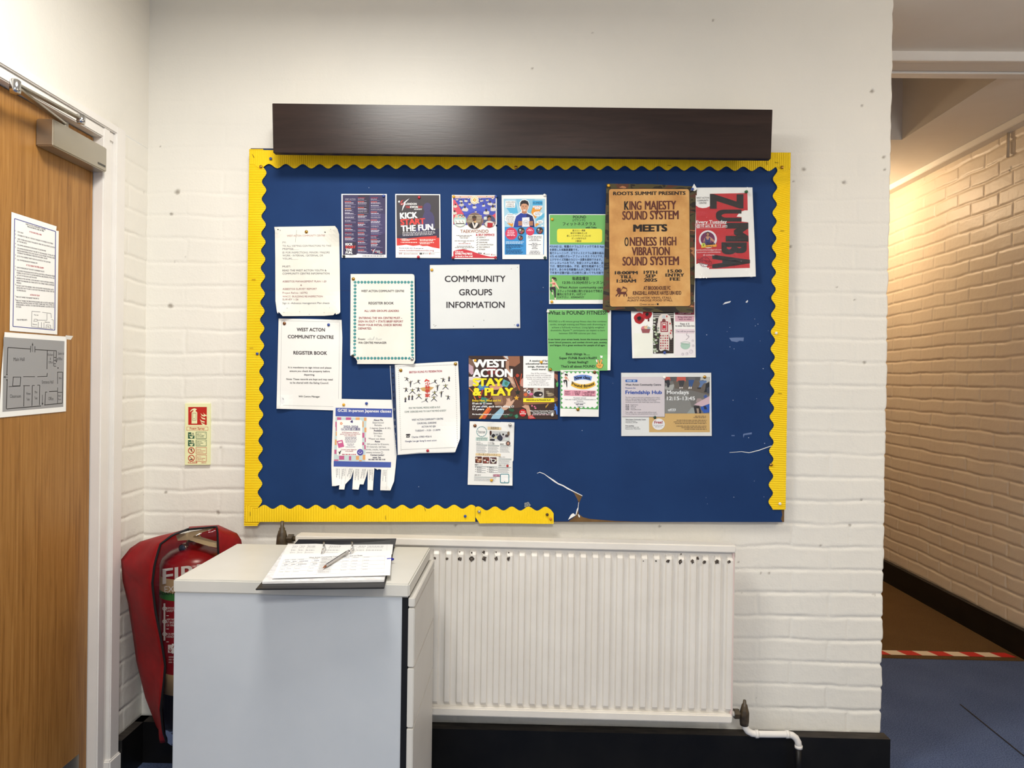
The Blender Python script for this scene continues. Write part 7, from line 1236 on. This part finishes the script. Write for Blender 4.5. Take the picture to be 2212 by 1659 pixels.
for s_, a, b_, y, h in (('Main Hall', 90, 163, 1106, 24), ('Entrance Hall', 279, 354, 1256, 22), ('Classroom', 66, 139, 1350, 22), ('Office', 322, 354, 1366, 22), ('Kitchen', 317, 352, 1072, 17), ('&', 332, 338, 1098, 16), ('Office', 322, 350, 1122, 17), ('Stairs to', 385, 425, 1064, 18), ('Office', 386, 414, 1100, 18), ('Office', 390, 409, 1226, 13), ('Women', 174, 202, 1330, 17), ('Toilet', 176, 197, 1368, 17), ('Men', 231, 247, 1320, 17), ('Toilet', 229, 248, 1360, 17), ('Boiler', 387, 405, 1342, 13), ('Room', 387, 405, 1366, 13)): p.t('plan', s_, a, b_, y, h, (60, 58, 60), .004, -.01)
p.poly('tape_strip', M_LAM, [(436, 935), (486, 940), (470, 965), (436, 960)], 4)
p.done()

# ------------------------------------------------------------------ drawing pins and map pins
PK_ = {'brass': ((186, 142, 66), .22, .95, .5), 'bronze': ((140, 96, 66), .25, .95, .5), 'steel': ((190, 188, 184), .2, .95, .5), 'blue': ((38, 70, 150), .3, 0, .6), 'red': ((176, 28, 44), .25, 0, .6), 'dred': ((96, 14, 22), .3, 0, .6), 'yellow': ((226, 166, 24), .3, 0, .6), 'white': ((236, 234, 226), .28, 0, .6), 'black': ((30, 34, 34), .3, 0, .6), 'dgreen': ((20, 62, 48), .25, 0, .6), 'push': ((20, 96, 50), .3, 0, .6), 'orange': ((206, 130, 30), .4, 0, .4), 'brown': ((70, 48, 26), .4, 0, .4)}
PROTO = {}
def pin_mesh(kind):
    if kind in PROTO: return PROTO[kind]
    c, r, me_, sp = PK_[kind]; m = mat(c, r, me_, sp)
    if kind in ('brass', 'bronze', 'steel'): prof = [(.0008, .0012), (.0008, 0), (.0054, 0), (.0056, -.0006), (.0050, -.0018), (.0036, -.0030), (.0018, -.0037), (.0001, -.0039)]
    elif kind == 'push': prof = [(.0008, .001), (.0008, 0), (.0046, -.0002), (.0048, -.0022), (.0028, -.0036), (.0024, -.0085), (.0036, -.0105), (.0044, -.0122), (.0040, -.0136), (.0001, -.0138)]
    else: prof = [(.0008, .0012), (.0008, 0), (.0044, -.0002), (.0048, -.0012), (.0046, -.0026), (.0034, -.0038), (.0016, -.0044), (.0001, -.0045)]
    vs = []; fs = []; sg_ = 20
    for rr_, yy in prof:
        for k in range(sg_): a = 2 * math.pi * k / sg_; vs.append((rr_ * math.cos(a), yy, rr_ * math.sin(a)))
    for i in range(len(prof) - 1):
        for k in range(sg_): fs.append((i * sg_ + k, i * sg_ + (k + 1) % sg_, (i + 1) * sg_ + (k + 1) % sg_, (i + 1) * sg_ + k))
    me = bpy.data.meshes.new('drawing_pin'); me.from_pydata(vs, [], fs); me.polygons.foreach_set('use_smooth', [True] * len(fs)); me.materials.append(m); me.update(); PROTO[kind] = me; return me
for x, y, kd, lb_, l_ in ((585, 343, 'blue', 'blue pin near the left end of the top yellow border', .0065), (563.5, 360, 'brass', 'brass drawing pin where the top and left yellow borders meet', .0062), (1114, 361.5, 'brass', 'brass drawing pin at the middle of the top yellow border', .0062), (1689.5, 361.5, 'brass', 'brass drawing pin where the top and right yellow borders meet', .0062),
                           (1676.6, 719.7, 'white', 'white pin halfway up the right yellow border', .0045), (1666, 1004, 'brass', 'brass drawing pin low on the inner edge of the right yellow border', .0045), (1684.5, 1088, 'white', 'white pin at the bottom of the right yellow border', .0045), (556, 764, 'blue', 'blue pin halfway down the left yellow border', .0048),
                           (1005, 1115, 'blue', 'blue pin near the gap in the bottom yellow border', .0062), (1035, 1105.5, 'steel', 'steel pin just right of the gap in the bottom yellow border', .0080), (1182, 1111.5, 'brown', 'brown pin near the torn right end of the bottom yellow border', .0080), (1189.5, 1121, 'orange', 'orange pin at the torn right end of the bottom yellow border', .0080)):
    PINS.append((x, y, kd, lb_, l_))
for px, py, kind, label, l in PINS:
    nm = 'push_pin' if kind == 'push' else ('drawing_pin' if kind in ('brass', 'bronze', 'steel') else 'map_pin')
    o = bpy.data.objects.new(nm, pin_mesh(kind)); COL.objects.link(o); o.location = Vector(tuple(map(float, at(px, py, -(YB + l)))))
    if kind == 'push': o.rotation_euler = (.25, 0, -.5)
    tag(o, label, 'pin', 'pins on the notice board')
bpy.data.objects.remove(_to); bpy.data.curves.remove(_tc)
